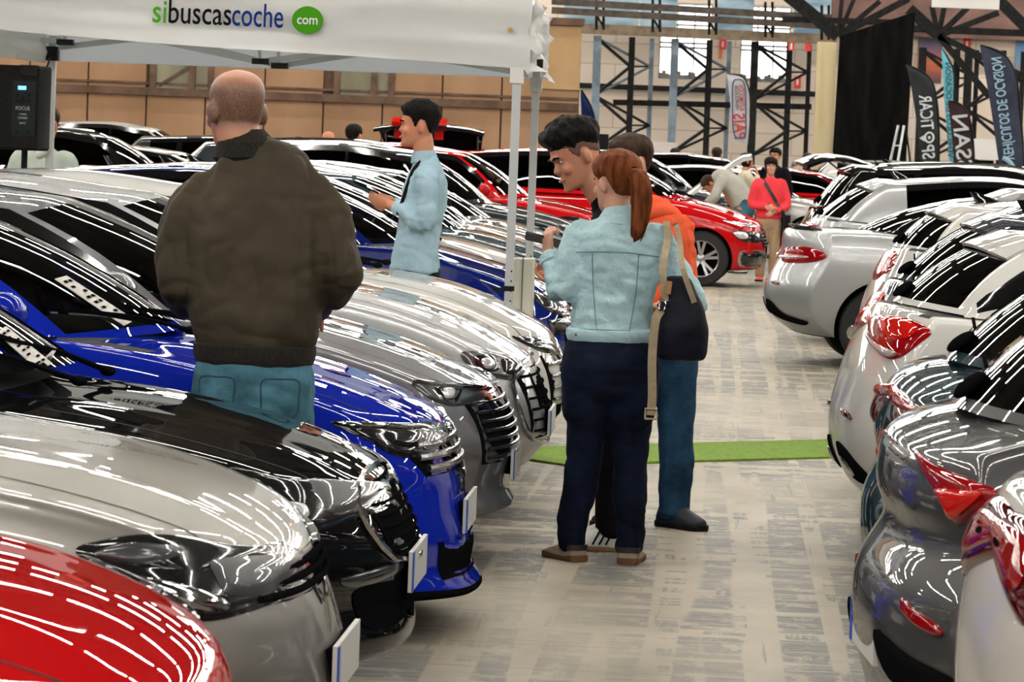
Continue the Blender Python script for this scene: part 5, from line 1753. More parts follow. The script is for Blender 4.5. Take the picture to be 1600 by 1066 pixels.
BASE = dict(L=4.35, W=.90, wheels=(-.86, -3.48), A=(-1.03, .985), B=(-1.87, 1.385), roof=[(-2.6, 1.455)], D=(-3.65, 1.38), E=(-4.12, 1.06),
            pillars=[(-2.42, -2.52)], glass_end=-3.5, handles=[-2.38, -3.25], door_lines=[-1.42, -2.47, -3.35],
            rear=[(0, .12), (.2, .03), (.45, 0), (.7, .05), (1, .20)], rear_detail=True,
            front=[(0, -.10), (.2, -.01), (.5, 0), (.75, -.03), (1, -.12)])
TAIL = [(-4.35, .98), (-4.12, 1.05), (-3.6, 1.04), (-2.5, 1.01), (-1.4, 1.0)]
GEN_TL = [(-4.26, .98), (-4.10, 1.0), (-3.98, .96), (-4.02, .88), (-4.22, .84)]
def make(**kw):
    P = dict(BASE); P['top'] = None; P.update(kw)
    P['top'] = [(a, b) for a, b in TAIL if a > -P['L'] - .01] + P.pop('hood') if P['top'] is None else P['top']
    return P

LX = {0: -.82, 1: -.84, 2: -.84, 3: -.83, 4: -.81, 5: -.77, 6: -.78, 7: -.97}
LY = {0: 6.7, 1: 8.85, 2: 11.0, 3: 13.2, 4: 15.35, 5: 17.45, 6: 19.55, 7: 25.6}
def lt(i, pts, dy=-.72): return trace((LX[i], LY[i], 0), 0, -90, LY[i] + dy, pts)

# --- left row, noses to the aisle
T0 = CarType(make(hood=[(-1.0, .965), (-.48, .90), (-.24, .835), (-.10, .76), (-.02, .69), (0, .64)], front=[(0, -.10), (.2, -.02), (.5, 0), (.8, -.01), (1, -.05)], crown=[(-4.3, .03), (-1.3, .03), (-.8, .05), (0, .10)],
    headlight=lt(0, [(-120, 985), (0, 1010), (90, 1035), (150, 1062), (120, 1085), (0, 1075), (-100, 1050)]),
    hl_in=[(lt(0, [(-100, 1010), (-20, 1022), (50, 1045), (40, 1056), (-90, 1035)]), M_lamp_grey, .014)],
    grille=[(-.55, .60), (.55, .60), (.45, .40), (-.45, .40)], bars=4))
T0.place('car', (LX[0], LY[0], 0), 0, 'red', 'bright red car whose bonnet fills the bottom left corner')
T1 = CarType(make(hood=[(-1.0, .97), (-.85, .955), (-.63, .93), (-.40, .88), (-.22, .81), (-.10, .725), (-.03, .65), (0, .6)], front=[(0, -.09), (.25, -.02), (.45, 0), (.7, -.03), (1, -.11)], plate_z=.46,
    headlight=lt(1, [(130, 852), (175, 838), (230, 834), (290, 846), (360, 872), (446, 895), (452, 915), (425, 958), (350, 972), (300, 965), (230, 930), (165, 885)]),
    hl_in=[(lt(1, [(160, 858), (215, 846), (280, 862), (250, 876), (190, 872)]), M_lamp_grey, .016),
           (lt(1, [(320, 885), (390, 895), (420, 912), (400, 948), (345, 940), (325, 910)]), M_lamp_grey, .016),
           (lt(1, [(215, 890), (300, 920), (345, 950), (330, 960), (260, 930), (215, 905)]), M_chrome, .018)],
    grille=[(-.60, .715), (.60, .715), (.55, .63), (-.55, .63)], bars=3, bar_w=.018, bar_mat=M_trim))
T1.place('car', (LX[1], LY[1], 0), 0, 'warm_silver', 'silver grey car between the red bonnet and the black car')
T2 = CarType(make(hood=[(-1.2, .935), (-.89, .91), (-.65, .875), (-.31, .795), (-.14, .71), (-.05, .65), (0, .60)], front=[(0, -.04), (.12, 0), (.3, -.05), (.5, -.02), (.7, -.02), (1, -.10)], plate_z=.45,
    headlight=lt(2, [(360, 730), (412, 733), (487, 745), (562, 756), (597, 764), (585, 816), (540, 822), (484, 831), (442, 799), (394, 760)]),
    hl_in=[(lt(2, [(398, 744), (440, 744), (468, 765), (474, 795), (440, 783), (412, 760)]), M_lamp_dark, .013),
           (lt(2, [(470, 750), (540, 762), (575, 772), (565, 803), (510, 810), (490, 790)]), M_lamp_grey, .013),
           (lt(2, [(440, 785), (470, 790), (478, 808), (460, 815), (445, 803)]), M_lamp_white, .022)],
    grille=[(-.42, .70), (.42, .70), (.36, .50), (-.36, .50)], bars=6, bar_w=.010, bar_mat=M_trim, grille_rim=True,
    front_patches=[('fog_surround', lt(2, [(528, 912), (570, 906), (606, 906), (600, 920), (560, 928), (535, 924)]), -90, M_bar, .006, True),
                   ('lower_intake', lt(2, [(545, 936), (600, 934), (618, 960), (610, 1000), (575, 1006), (550, 985)]), -90, M_trim, .005, True)]))
T2.place('car', (LX[2], LY[2], 0), 0, 'black', 'glossy black car with bonnet in front of the bald man')
T3 = CarType(make(black_low=1, hood=[(-1.1, .975), (-.54, .875), (-.27, .785), (-.12, .71), (-.04, .63), (0, .57)], front=[(0, .03), (.06, .04), (.16, -.03), (.35, 0), (.55, -.03), (.75, -.05), (1, -.12)], plate_z=.40, rear_centre=[], zb=[(-4.35, .30), (-3.9, .2), (-.5, .16), (0, .13)],
    headlight=lt(3, [(522, 657), (600, 670), (660, 678), (702, 688), (680, 714), (640, 722), (605, 710), (580, 690), (550, 674)]),
    hl_in=[(lt(3, [(595, 680), (640, 684), (648, 705), (615, 703)]), M_lamp_dark, .018), (lt(3, [(640, 682), (690, 690), (676, 708), (652, 714)]), M_lamp_grey, .016),
           (lt(3, [(530, 657), (600, 667), (690, 682), (688, 687), (600, 674), (540, 663)]), M_chrome, .018)],
    grille=[(-.54, .68), (.54, .68), (.58, .62), (.50, .55), (-.50, .55), (-.58, .62)], bars=3, bar_w=.028,
    front_patches=[('lower_intake', [(-.48, .33), (.48, .33), (.44, .20), (-.44, .20)], 0, M_trim, .005, False), ('side_intake', lt(3, [(690, 690), (725, 682), (738, 700), (738, 735), (700, 738), (672, 722)]), -90, M_gloss_black, .004, True)]))
T3.place('car', (LX[3], LY[3], 0), 0, 'blue', 'bright royal blue car standing behind the black car')
T4 = CarType(make(hood=[(-1.1, .985), (-.66, .905), (-.29, .79), (-.12, .71), (-.04, .66), (0, .62)], front=[(0, 0), (.08, .01), (.2, -.04), (.4, -.01), (.6, 0), (.8, -.02), (1, -.09)], plate_z=.40,
    headlight=lt(4, [(645, 597), (675, 600), (712, 608), (750, 618), (741, 634), (709, 637), (682, 627), (660, 612)]),
    hl_in=[(lt(4, [(676, 606), (712, 612), (708, 632), (688, 626)]), M_lamp_dark, .014), (lt(4, [(688, 611), (703, 614), (702, 626), (690, 624)]), M_lamp_white, .022), (lt(4, [(646, 596), (700, 603), (750, 616), (740, 620), (690, 608)]), M_chrome, .018)],
    hl_mat=M_lamp_grey,
    grille=[(-.58, .68), (.58, .68), (.52, .42), (-.52, .42)], bars=7, bar_w=.016,
    front_patches=[('grille_flank', lt(4, [(742, 640), (790, 632), (802, 660), (800, 715), (775, 725), (755, 690)]), -90, M_trim, .005, True),
                   ('badge_strip', lt(4, [(735, 640), (752, 628), (765, 650), (760, 660)]), -90, M_chrome, .012, True)]))
T4.place('car', (LX[4], LY[4], 0), 0, 'midgrey', 'dark grey car with slatted grille behind the blue car')
T5 = CarType(make(hood=[(-1.15, 1.01), (-.9, .995), (-.49, .90), (-.22, .775), (-.09, .69), (0, .60)], front=[(0, -.10), (.15, -.04), (.4, 0), (.65, -.01), (1, -.09)], plate_z=.42,
    headlight=lt(5, [(722, 550), (761, 553), (814, 573), (805, 597), (780, 594), (750, 586), (735, 575)]),
    hl_in=[(lt(5, [(740, 558), (768, 560), (778, 584), (752, 582)]), M_lamp_dark, .012), (lt(5, [(749, 563), (764, 564), (768, 577), (755, 577)]), M_lamp_white, .022), (lt(5, [(778, 565), (806, 576), (800, 590), (782, 586)]), M_lamp_dark, .014)],
    hl_mat=M_lamp_grey,
    grille=[(-.50, .67), (.50, .67), (.42, .36), (-.42, .36)], bars=6, bar_w=.012, bar_mat=M_trim, grille_rim=True,
    front_patches=[('grille_flank', lt(5, [(832, 585), (852, 578), (862, 610), (860, 640), (842, 645), (836, 615)]), -90, M_trim, .005, True)]))
T5.place('car', (LX[5], LY[5], 0), 0, 'pale_silver', 'silver car with dark grille behind the dark grey car')
T6 = CarType(make(hood=[(-1.15, 1.01), (-.9, .99), (-.6, .94), (-.28, .815), (-.1, .72), (0, .62)], front=[(0, -.12), (.15, -.04), (.4, 0), (.65, -.01), (1, -.09)], plate_z=.45,
    headlight=lt(6, [(799, 526), (844, 534), (874, 545), (879, 567), (850, 558), (825, 545)]),
    grille=[(-.5, .62), (.5, .62), (.42, .36), (-.42, .36)], bars=4,
    front_patches=[('lower_intake', lt(6, [(850, 640), (872, 640), (876, 680), (860, 690)]), -90, M_trim, .005, True)]))
T6.place('car', (LX[6], LY[6], 0), 0, 'white', 'white car nearest the gazebo post on the left row')
T7 = CarType(make(hood=[(-1.15, 1.0), (-.8, .93), (-.4, .82), (-.12, .68), (0, .58)], front=[(0, -.12), (.15, -.04), (.4, 0), (.65, -.01), (1, -.09)],
    headlight=lt(7, [(825, 455), (862, 463), (889, 486), (886, 500), (860, 490), (838, 472)]),
    hl_in=[(lt(7, [(832, 458), (862, 466), (885, 486), (880, 489), (858, 473)]), M_chrome, .016)],
    grille=[(-.5, .60), (.5, .60), (.42, .36), (-.42, .36)], bars=4,
    front_patches=[('side_intake', lt(7, [(855, 500), (885, 500), (890, 525), (862, 525)]), -90, M_gloss_black, .005, True)]))
T7.place('car', (LX[7], LY[7], 0), 0, 'navy', 'dark blue car behind the gazebo and its cream cabinet')

# price sheets lying on the dashboards
def sheet(T, i, quad, label):
    base = Vector((LX[i], LY[i], 0))
    def onglass(px, py):
        d = ray(px, py).normalized()
        hit, nrm, idx, dist = T.gbvh.ray_cast(CAM - base, d)
        if hit is None: hit, nrm, idx, dist = T.gbvh.find_nearest(at(px, py, LY[i]) - base)
        if nrm.dot(d) > 0: nrm = -nrm
        return hit + base, nrm
    a, b_, c_, e = quad
    nu, nv = 10, 3
    vs = []; up = []
    for s_ in (.004, .006):
        for iu in range(nu + 1):
            for iv in range(nv + 1):
                u, v = iu / nu, iv / nv
                q = [(a[k] * (1 - u) + b_[k] * u) * (1 - v) + (e[k] * (1 - u) + c_[k] * u) * v for k in (0, 1)]
                p, n = onglass(*q); vs.append(p + n * s_)
    q = (nu + 1) * (nv + 1); fs = []
    for k in range(2):
        for iu in range(nu):
            for iv in range(nv):
                o = k * q + iu * (nv + 1) + iv
                f = (o, o + nv + 1, o + nv + 2, o + 1); fs.append(f if k else f[::-1])
    o = tag(link('price_sheet', mesh_from(vs, fs, 'price_sheet', True, [M_paper])), label, 'paper')
    pr = MB()
    for k in range(8):
        u = .10 + .11 * k
        for v0, v1 in ((.2, .48), (.58, .82)):
            if (k * 7 + int(v0 * 10)) % 4 == 0: continue
            cs = []
            for uu, vv in ((u - .022, v0), (u + .022, v0), (u + .022, v1), (u - .022, v1)):
                qq = [(a[j] * (1 - uu) + b_[j] * uu) * (1 - vv) + (e[j] * (1 - uu) + c_[j] * uu) * vv for j in (0, 1)]
                p, n = onglass(*qq); cs.append(p + n * .0085)
            pr.add(cs, [(0, 1, 2, 3)])
    pr.build('print', M_trim, o, False)
sheet(T3, 3, ((84, 438), (192, 511), (210, 502), (103, 433)), 'white price sheet on the windscreen of the royal blue car')
sheet(T2, 2, ((-8, 522), (60, 582), (80, 570), (8, 512)), 'white price sheet on the windscreen of the glossy black car')

# --- second half of the left row, beyond the gazebo
def suv(**kw):
    return make(L=4.45, W=.92, wheels=(-.88, -3.55), A=(-1.05, 1.10), B=(-1.75, 1.56), roof=[(-2.5, 1.64)], D=(-3.85, 1.58), E=(-4.22, 1.16), rw=.36,
        top=[(-4.45, 1.05), (-4.2, 1.14), (-3.6, 1.13), (-2.5, 1.10), (-1.4, 1.10), (-1.05, 1.08), (-.6, 1.02), (-.3, .95), (-.12, .86), (0, .76)],
        headlight=[(-.72, .87), (-.5, .90), (-.22, .82), (-.16, .74), (-.3, .72), (-.55, .78)], taillight=[(-4.34, 1.08), (-4.15, 1.10), (-4.05, 1.06), (-4.1, .94), (-4.3, .92)], tl_az=-90,
        grille=[(-.5, .75), (.5, .75), (.42, .48), (-.42, .48)], glass_end=-3.7, pillars=[(-2.35, -2.45), (-3.2, -3.28)], handles=[-2.3, -3.2], black_low=2, seat_dz=.15, **kw)
TS = CarType(suv())
TG = CarType(make(hood=[(-1.1, .99), (-.8, .94), (-.4, .83), (-.12, .70), (0, .60)], front=[(0, -.12), (.15, -.04), (.4, 0), (.65, -.01), (1, -.09)],
    headlight=[(-.70, .74), (-.48, .76), (-.2, .68), (-.14, .60), (-.3, .58), (-.52, .64)], taillight=GEN_TL, tl_az=-90, spoiler=(.14, .04, .03), rear_wiper=1,
    grille=[(-.5, .60), (.5, .60), (.42, .36), (-.42, .36)]))
far = [  # type, colour, nose px x, Y, roof rails, label
    (TG, 'white', 905, 28.0, None, 'white car just past the dark blue car behind the gazebo'),
    (TG, 'teal', 935, 30.4, None, 'dark teal car with bonnet seen right of the rear gazebo post'),
    (TG, 'silver', 930, 32.8, None, 'silver car behind the dark teal car, left row'),
    (TG, 'midgrey', 945, 35.2, None, 'mid grey car two places past the dark teal car'),
    (TS, 'charcoal', 935, 37.6, None, 'tall charcoal car behind the young man with black hair'),
    (TS, 'black', 905, 40.1, M_chrome, 'tall black car with roof rails behind the man in light blue shirt'),
    (TS, 'red', 975, 43.0, None, 'red car with its roof showing between the gazebo posts'),
]
for T, c, px, Y, rl, lab in far:
    p = at(px, 300, Y)
    T.place('car', (p.x, Y, 0), R(random.uniform(-1.5, 1.5)), c, lab, rails=rl, sheet=False, wiper=False, antenna='fin')
far2 = [
    (TG, 'charcoal', 130, 47.2, None, 'dark car at the left edge behind the black loudspeaker'),
    (TS, 'black', 386, 50.0, M_chrome, 'black tall car behind the speaker stand, left of the bald man'),
    (TG, 'beige', 500, 52.6, None, 'beige car behind the bald man, its roof left of his neck'),
    (TS, 'charcoal', 640, 55.2, None, 'dark tall car between the bald man and the man in light blue'),
    (TS, 'white', 424, 59.2, None, 'white van-like car against the tan partition, left'),
    (TS, 'white', 740, 61.6, None, 'white tall car against the tan partition behind the light blue shirt'),
]
for T, c, px, Y, rl, lab in far2:
    p = at(px, 230, Y)
    r = T.place('car', (p.x, Y, 0), R(random.uniform(-2, 2)), c, lab, rails=rl, wiper=False)
    if 'van-like' in lab: r.scale = (1, 1, 1.09)

# --- red family car across the end of the aisle
YR = 48.3
RXN = at(1199, 400, YR).x
def rt(pts): return trace((RXN, YR, 0), 0, -90, YR - .8, pts)
TR = CarType(make(L=4.6, W=.92, wheels=(-.80, -3.6), rw=.345, A=(-1.05, 1.09), B=(-2.0, 1.56), roof=[(-2.7, 1.64)], D=(-4.0, 1.56), E=(-4.4, 1.12), seat_dz=.12,
    top=[(-4.6, 1.0), (-4.35, 1.12), (-3.6, 1.12), (-2.5, 1.10), (-1.4, 1.10), (-1.05, 1.08), (-.7, 1.02), (-.3, .90), (-.12, .82), (0, .72)],
    front=[(0, -.06), (.2, 0), (.5, 0), (.8, -.03), (1, -.09)], zb=[(-4.6, .3), (-4, .22), (-.6, .2), (0, .24)], cf=.20,
    headlight=rt([(1148, 362), (1165, 360), (1190, 366), (1196, 378), (1180, 380), (1160, 376)]),
    hl_in=[(rt([(1150, 364), (1166, 363), (1172, 372), (1160, 373)]), M_lamp_white, .014)],
    front_patches=[('light_strip', rt([(1131, 345), (1165, 347), (1196, 356), (1196, 360), (1160, 354)]), -90, M_chrome, .008, True),
                   ('fog_surround', rt([(1158, 398), (1166, 392), (1196, 394), (1198, 416), (1166, 418), (1157, 412)]), -90, M_chrome, .006, True),
                   ('fog_lamp', rt([(1162, 400), (1168, 396), (1196, 397), (1198, 413), (1168, 415), (1161, 410)]), -90, M_gloss_black, .014, True)],
    grille=[(-.5, .72), (.5, .72), (.42, .5), (-.42, .5)], pillars=[(-2.6, -2.7)], glass_end=-3.9))
TR.place('car', (RXN, YR, 0), R(-2), 'red', 'red family car with alloy wheel behind the orange hoodie')

# --- right row, tails to the aisle
RROT = R(4.2)
def tail_loc(tx, Y, L):
    """car standing at rot RROT whose tail centre is at (tx, Y)"""
    return (tx + L * cos(RROT), Y + L * sin(RROT), 0)
def rrow(tx, Y, L, pts, dy=-.62): return trace(tail_loc(tx, Y, L), RROT, AZ, Y + dy, pts)
AZ = -101
def hatch(L, tailpts, D, E, **kw):
    P = make(L=L, wheels=(-.86, -L + .80), D=D, E=E, glass_end=D[0] + .25, top=tailpts + [(-2.5, 1.0), (-1.3, .985), (-1.0, .955), (-.6, .87), (-.3, .79), (-.12, .70), (0, .62)],
        front=[(0, -.10), (.2, -.01), (.5, 0), (.75, -.03), (1, -.12)], tl_az=AZ, front_detail=False, rear_plate_z=.80,
        headlight=[(-.72, .72), (-.5, .74), (-.22, .68), (-.16, .60), (-.3, .58), (-.55, .64)],
        grille=[(-.5, .60), (.5, .60), (.42, .36), (-.42, .36)])
    P.update(kw)
    return P
def rear_placed(P, tx, Y, *a, **k):
    T = CarType(P)
    T.place('car', tail_loc(tx, Y, P['L']), RROT, *a, skip=() if tx == .36 else ('license_plate',), **k)
    return T

L3 = 4.3
def r3(p): return rrow(.46, 16.0, L3, p)
P3 = hatch(L3, [(-4.3, .98), (-4.18, 1.04), (-4.05, 1.07), (-3.6, 1.05)], (-3.62, 1.375), (-4.06, 1.075), roof=[(-2.6, 1.44)],
    rear=[(0, .13), (.12, .05), (.25, .01), (.42, 0), (.6, .03), (.8, .08), (1, .18)], cr=.15, rear_plate_z=.80, we=(.80, .67, .63, .76), sweep=(.32, .10, -.06, -.20),
    taillight=r3([(1337, 513), (1352, 501), (1390, 496), (1430, 501), (1459, 517), (1440, 535), (1412, 556), (1388, 561), (1362, 548), (1345, 530)]),
    tl_in=[(r3([(1372, 506), (1410, 503), (1440, 514), (1425, 530), (1390, 534), (1372, 522)]), M_tail_bright, .026), (r3([(1345, 528), (1365, 540), (1395, 549), (1408, 553), (1388, 559), (1360, 546)]), M_tail_clear, .03)],
    rear_patches=[('reflector', r3([(1301, 647), (1320, 652), (1324, 661), (1305, 657)]), AZ, M_tail_dark, .006),
                  ('lower_trim', r3([(1292, 702), (1310, 708), (1330, 725), (1360, 752), (1340, 762), (1310, 748), (1295, 722)]), AZ, M_trim, .008),
                  ('tailpipe', r3([(1303, 722), (1318, 728), (1332, 745), (1325, 750), (1308, 738)]), AZ, M_chrome, .02)],
    spoiler=(.15, .045, .03), rear_wiper=1, black_quarter=True, quarter_end=-3.9)
rear_placed(P3, .46, 16.0, 'white', 'white hatchback with large red tail lamp on the right', antenna=None)

La = 4.3
def ra(p): return rrow(.74, 13.8, La, p)
Pa = hatch(La, [(-4.3, .98), (-4.18, 1.05), (-4.0, 1.1), (-3.6, 1.06)], (-3.62, 1.42), (-4.05, 1.10), roof=[(-2.6, 1.50)], B=(-1.8, 1.43), cr=.2,
    taillight=ra([(1463, 538), (1480, 521), (1520, 523), (1512, 545), (1470, 552)]), rear_wiper=1, spoiler=(.10, .03, .03),
    we=(.80, .67, .63, .76), sweep=(.32, .10, -.06, -.20))
TA = rear_placed(Pa, .74, 13.8, 'black', 'black car close in front of the white hatchback, right row')

Lb = 4.35
def rb_(p): return rrow(.45, 11.6, Lb, p)
Pb = hatch(Lb, [(-4.35, .90), (-4.28, .96), (-4.18, 1.03), (-4.0, 1.08), (-3.6, 1.06)], (-3.66, 1.40), (-4.12, 1.07), roof=[(-2.6, 1.47)], B=(-1.8, 1.41), cr=.13,
    rear=[(0, .08), (.2, .02), (.45, 0), (.58, .01), (.68, .06), (.85, .03), (1, .06)],
    taillight=rb_([(1374, 625), (1420, 638), (1482, 650), (1455, 675), (1420, 690), (1377, 690)]), tl_mat=M_tail_dark, tl_in=[(rb_([(1376, 628), (1420, 641), (1470, 652), (1420, 654), (1378, 646)]), M_tail, .024)],
    rear_wiper=1, spoiler=(.10, .03, .03), we=(.80, .67, .63, .76), sweep=(.32, .10, -.06, -.20))
rear_placed(Pb, .45, 11.6, 'teal', 'dark teal car with deep red lamp between black and dark grey ones')

Lc = 4.4
def rc_(p): return rrow(.36, 9.5, Lc, p)
Pc = hatch(Lc,  [(-4.4, .92), (-4.33, .97), (-4.2, 1.03), (-4.0, 1.08), (-3.6, 1.06)], (-3.75, 1.40), (-4.18, 1.06), roof=[(-2.6, 1.47)], B=(-1.8, 1.41), cr=.13,
    rear=[(0, .06), (.15, .03), (.35, 0), (.5, 0), (.58, .02), (.66, .09), (.85, .05), (1, .06)],
    taillight=rc_([(1400, 703), (1440, 727), (1520, 744), (1563, 760), (1530, 790), (1500, 818), (1478, 792), (1440, 752)]), rear_plate_z=.50, tl_in=[(rc_([(1470, 768), (1520, 762), (1545, 766), (1500, 806), (1485, 790)]), M_tail_bright, .026)],
    rear_patches=[('reflector', rc_([(1404, 945), (1430, 956), (1465, 968), (1480, 982), (1450, 984), (1410, 968)]), AZ, M_tail, .008),
                  ('lower_trim', rc_([(1350, 1010), (1420, 1030), (1500, 1050), (1480, 1090), (1380, 1080)]), AZ, M_trim, .008)],
    rear_wiper=1, spoiler=(.10, .03, .03), we=(.80, .67, .63, .76), sweep=(.32, .10, -.06, -.20))
rear_placed(Pc, .36, 9.5, 'grey', 'dark grey car with red bumper reflector on the right')

Ld = 4.3
def rd_(p): return rrow(.50, 7.4, Ld, p)
Pd = hatch(Ld, [(-4.3, .98), (-4.2, 1.03), (-4.0, 1.06), (-3.6, 1.05)], (-3.62, 1.38), (-4.06, 1.07), cr=.13, rear=[(0, .13), (.2, .04), (.45, 0), (.6, .0), (.8, .02), (1, .08)],
    taillight=rd_([(1500, 872), (1545, 852), (1620, 846), (1640, 900), (1600, 1000), (1550, 960)]), tl_mat=M_tail_dark,
    tl_in=[(rd_([(1525, 880), (1560, 868), (1610, 880), (1600, 940), (1570, 950)]), M_tail, .026)],
    rear_patches=[('tow_cover', rd_([(1548, 898 - 8), (1566, 894), (1566, 908), (1548, 906)]), AZ, M_trim, .03)], rear_wiper=1, spoiler=(.12, .04, .03))
rear_placed(Pd, .50, 7.4, 'white', 'off-white car rear filling the bottom right corner')

# beyond the cross strip
P4 = hatch(4.3, [(-4.3, .95), (-4.2, 1.03), (-4.0, 1.08), (-3.6, 1.06)], (-3.62, 1.40), (-4.05, 1.08), cr=.2, roof=[(-2.6, 1.47)],
    taillight=rrow(.60, 19.0, 4.3, [(1338, 482), (1350, 470), (1367, 462), (1368, 478), (1352, 496), (1340, 496)]), rear_wiper=1, spoiler=(.12, .04, .03), we=(.80, .67, .63, .76), sweep=(.32, .10, -.06, -.20))
rear_placed(P4, .60, 19.0, 'charcoal', 'dark car directly behind the white hatchback, right row', antenna='fin')
P5 = hatch(4.3, [(-4.3, .98), (-4.2, 1.05), (-4.0, 1.10), (-3.6, 1.08)], (-3.75, 1.38), (-4.10, 1.09), cr=.2, roof=[(-2.6, 1.46)],
    taillight=rrow(.90, 25.5, 4.3, [(1350, 425), (1362, 402), (1394, 396), (1382, 420), (1356, 442)]), rear_wiper=1, spoiler=(.14, .05, .03), we=(.80, .67, .63, .76), sweep=(.32, .10, -.06, -.20))
rear_placed(P5, .90, 25.5, 'white', 'white car with dark rear window nearer than the silver coupe', antenna='fin')
P45 = dict(P4); P45['taillight'] = rrow(.98, 22.6, 4.3, [(1400, 455), (1420, 440), (1440, 442), (1420, 465)])
rear_placed(P45, .98, 22.6, 'teal', 'dark car with fin antenna between two white hatchbacks', antenna='whip')

# silver coupe with black fabric roof
L6 = 4.5
R6Y = 31.0
def r6(p): return rrow(.30, R6Y, L6, p)
P6 = hatch(L6, [(-4.5, .98), (-4.42, 1.06), (-4.3, 1.08), (-3.9, 1.10), (-3.6, 1.10), (-3.2, 1.02)], (-3.0, 1.36), (-3.75, 1.10), roof=[(-2.5, 1.42)], B=(-1.95, 1.38), A=(-1.2, .97), cr=.30,
    rear=[(0, .22), (.1, .08), (.22, .02), (.4, 0), (.55, .05), (.8, .14), (.93, .14), (1, .16)], wheels=(-.85, -3.62),
    wx=[(-4.5, .80), (-4.2, .90), (-3.7, 1.0), (-2.8, .97), (-1.0, .99), (-.45, .94), (-.15, .87), (0, .80)],
    taillight=r6([(1212, 400), (1222, 388), (1260, 386), (1288, 393), (1294, 402), (1270, 410), (1225, 412), (1213, 408)]),
    tl_in=[(r6([(1216, 402), (1260, 401), (1262, 404), (1218, 406)]), M_tail_clear, .026)],
    rear_patches=[('reflector', r6([(1198, 440), (1212, 442), (1214, 446), (1200, 445)]), AZ, M_tail_dark, .006),
                  ('diffuser', r6([(1187, 470), (1200, 474), (1222, 492), (1262, 502), (1255, 508), (1215, 500), (1190, 488)]), AZ, M_trim, .008)],
    pillars=[], glass_end=-2.75, we=(.80, .66, .60, .66), spoiler=None)
T6c = CarType(P6)
sp = MB()
for v in range(-6, 7): pass
rings = []
for q in range(-8, 9):
    y = q / 8 * .56
    hit = T6c.bvh.ray_cast(Vector((-L6 + .24 + .12 * (q / 8) ** 2, y, 3)), Vector((0, 0, -1)))[0]
    rings.append([hit + Vector((.10, 0, -.004)), hit + Vector((.0, 0, .022)), hit + Vector((-.05, 0, .030)), hit + Vector((-.05, 0, .018)), hit + Vector((.02, 0, -.01))])
T6c.add('spoiler', MB().loft(rings).mesh('spoiler', M_gloss_black), None)
T6c.place('car', tail_loc(.30, R6Y, L6), RROT, skip=('license_plate',), col='pale_silver', label='silver coupe with black fabric roof and boot spoiler', roof_col='black')

P7 = hatch(4.3, [(-4.3, .98), (-4.2, 1.06), (-4.0, 1.12), (-3.6, 1.10)], (-3.55, 1.47), (-4.08, 1.11), cr=.2, roof=[(-2.5, 1.54)], B=(-1.75, 1.45),
    taillight=rrow(.56, 35.0, 4.3, [(1240, 354), (1252, 350), (1275, 350), (1268, 356), (1242, 358)]), rear_wiper=1, spoiler=(.16, .05, .03), we=(.80, .67, .63, .76), sweep=(.32, .10, -.06, -.20))
T7r = rear_placed(P7, .56, 35.0, 'pale_silver', 'pale silver hatchback between the silver coupe and the tall black car', antenna='fin')
T7r.place('car', tail_loc(1.28, 28.4, 4.3), RROT, skip=('license_plate',), col='silver', label='silver car with whip antenna just behind the white one, nearer than the coupe', antenna='whip')
PS = suv(); PS.update(dict(front_detail=False, taillight=rrow(.66, 40.0, 4.45, [(1250, 300), (1262, 287), (1283, 286), (1278, 297), (1258, 306)]), tl_az=AZ, rear_wiper=1, spoiler=(.14, .04, .03)))
TSr = CarType(PS)
TSr.place('car', tail_loc(.66, 40.0, 4.45), RROT, skip=('license_plate',), col='black', label='tall black car behind the silver hatchback, near the red blouse', rails=M_chrome, antenna='whip')
TSr.place('car', tail_loc(1.0, 44.5, 4.45), RROT, 'red', 'red tall car behind the tall black one, right row', antenna='fin')
TSr.place('car', tail_loc(1.9, 49.0, 4.45), RROT, 'charcoal', 'charcoal tall car far back in the right row, third past the coupe')

# distant rows past the end of the aisle
back = [
    (TG, 'white', 988, 56.0, 0, 'white car under the raised white bonnet, far end'), (TS, 'charcoal', 1010, 60.0, 4, 'dark tall car in the distance behind the orange hoodie'),
    (TG, 'silver', 1180, 63.0, -3, 'silver car in the distance left of the woman in red'), (TS, 'black', 1130, 68.0, 2, 'black tall car in the distance near the white feather flag'),
    (TG, 'beige', 1240, 71.0, -4, 'beige car in the distance right of the woman in red'), (TS, 'teal', 1060, 75.0, 3, 'dark green-blue tall car far off under the lattice columns'),
    (TG, 'red', 1290, 65.6, 0, 'red car far back near the yellow column'), (TS, 'white', 1450, 79.0, 0, 'white tall car in the distance before the black drape'),
]
for T, c, px, Y, rz, lab in back:
    p = at(px, 260, Y)
    r = T.place('car', (p.x + 1.8, Y, 0), R(rz), c, lab, wiper=False, seats=False)
    if 'raised white bonnet' in lab:
        P = T.P; h = Vector((P['A'][0] - .02, 0, 1.02))
        mb = MB(); rings = []
        for q in range(-6, 7):
            y = q / 6 * .66; e = (q / 6) ** 2
            up = [h + Vector((dx, y, dz - .05 * e)) for dx, dz in ((0, 0), (.30, .24), (.60, .46), (.84, .62), (.97, .65))]
            rings.append(up + [v - Vector((-.02, 0, .045)) for v in reversed(up)])
        mb.loft(rings); mb.build('raised_bonnet', PAINT['white'], r)

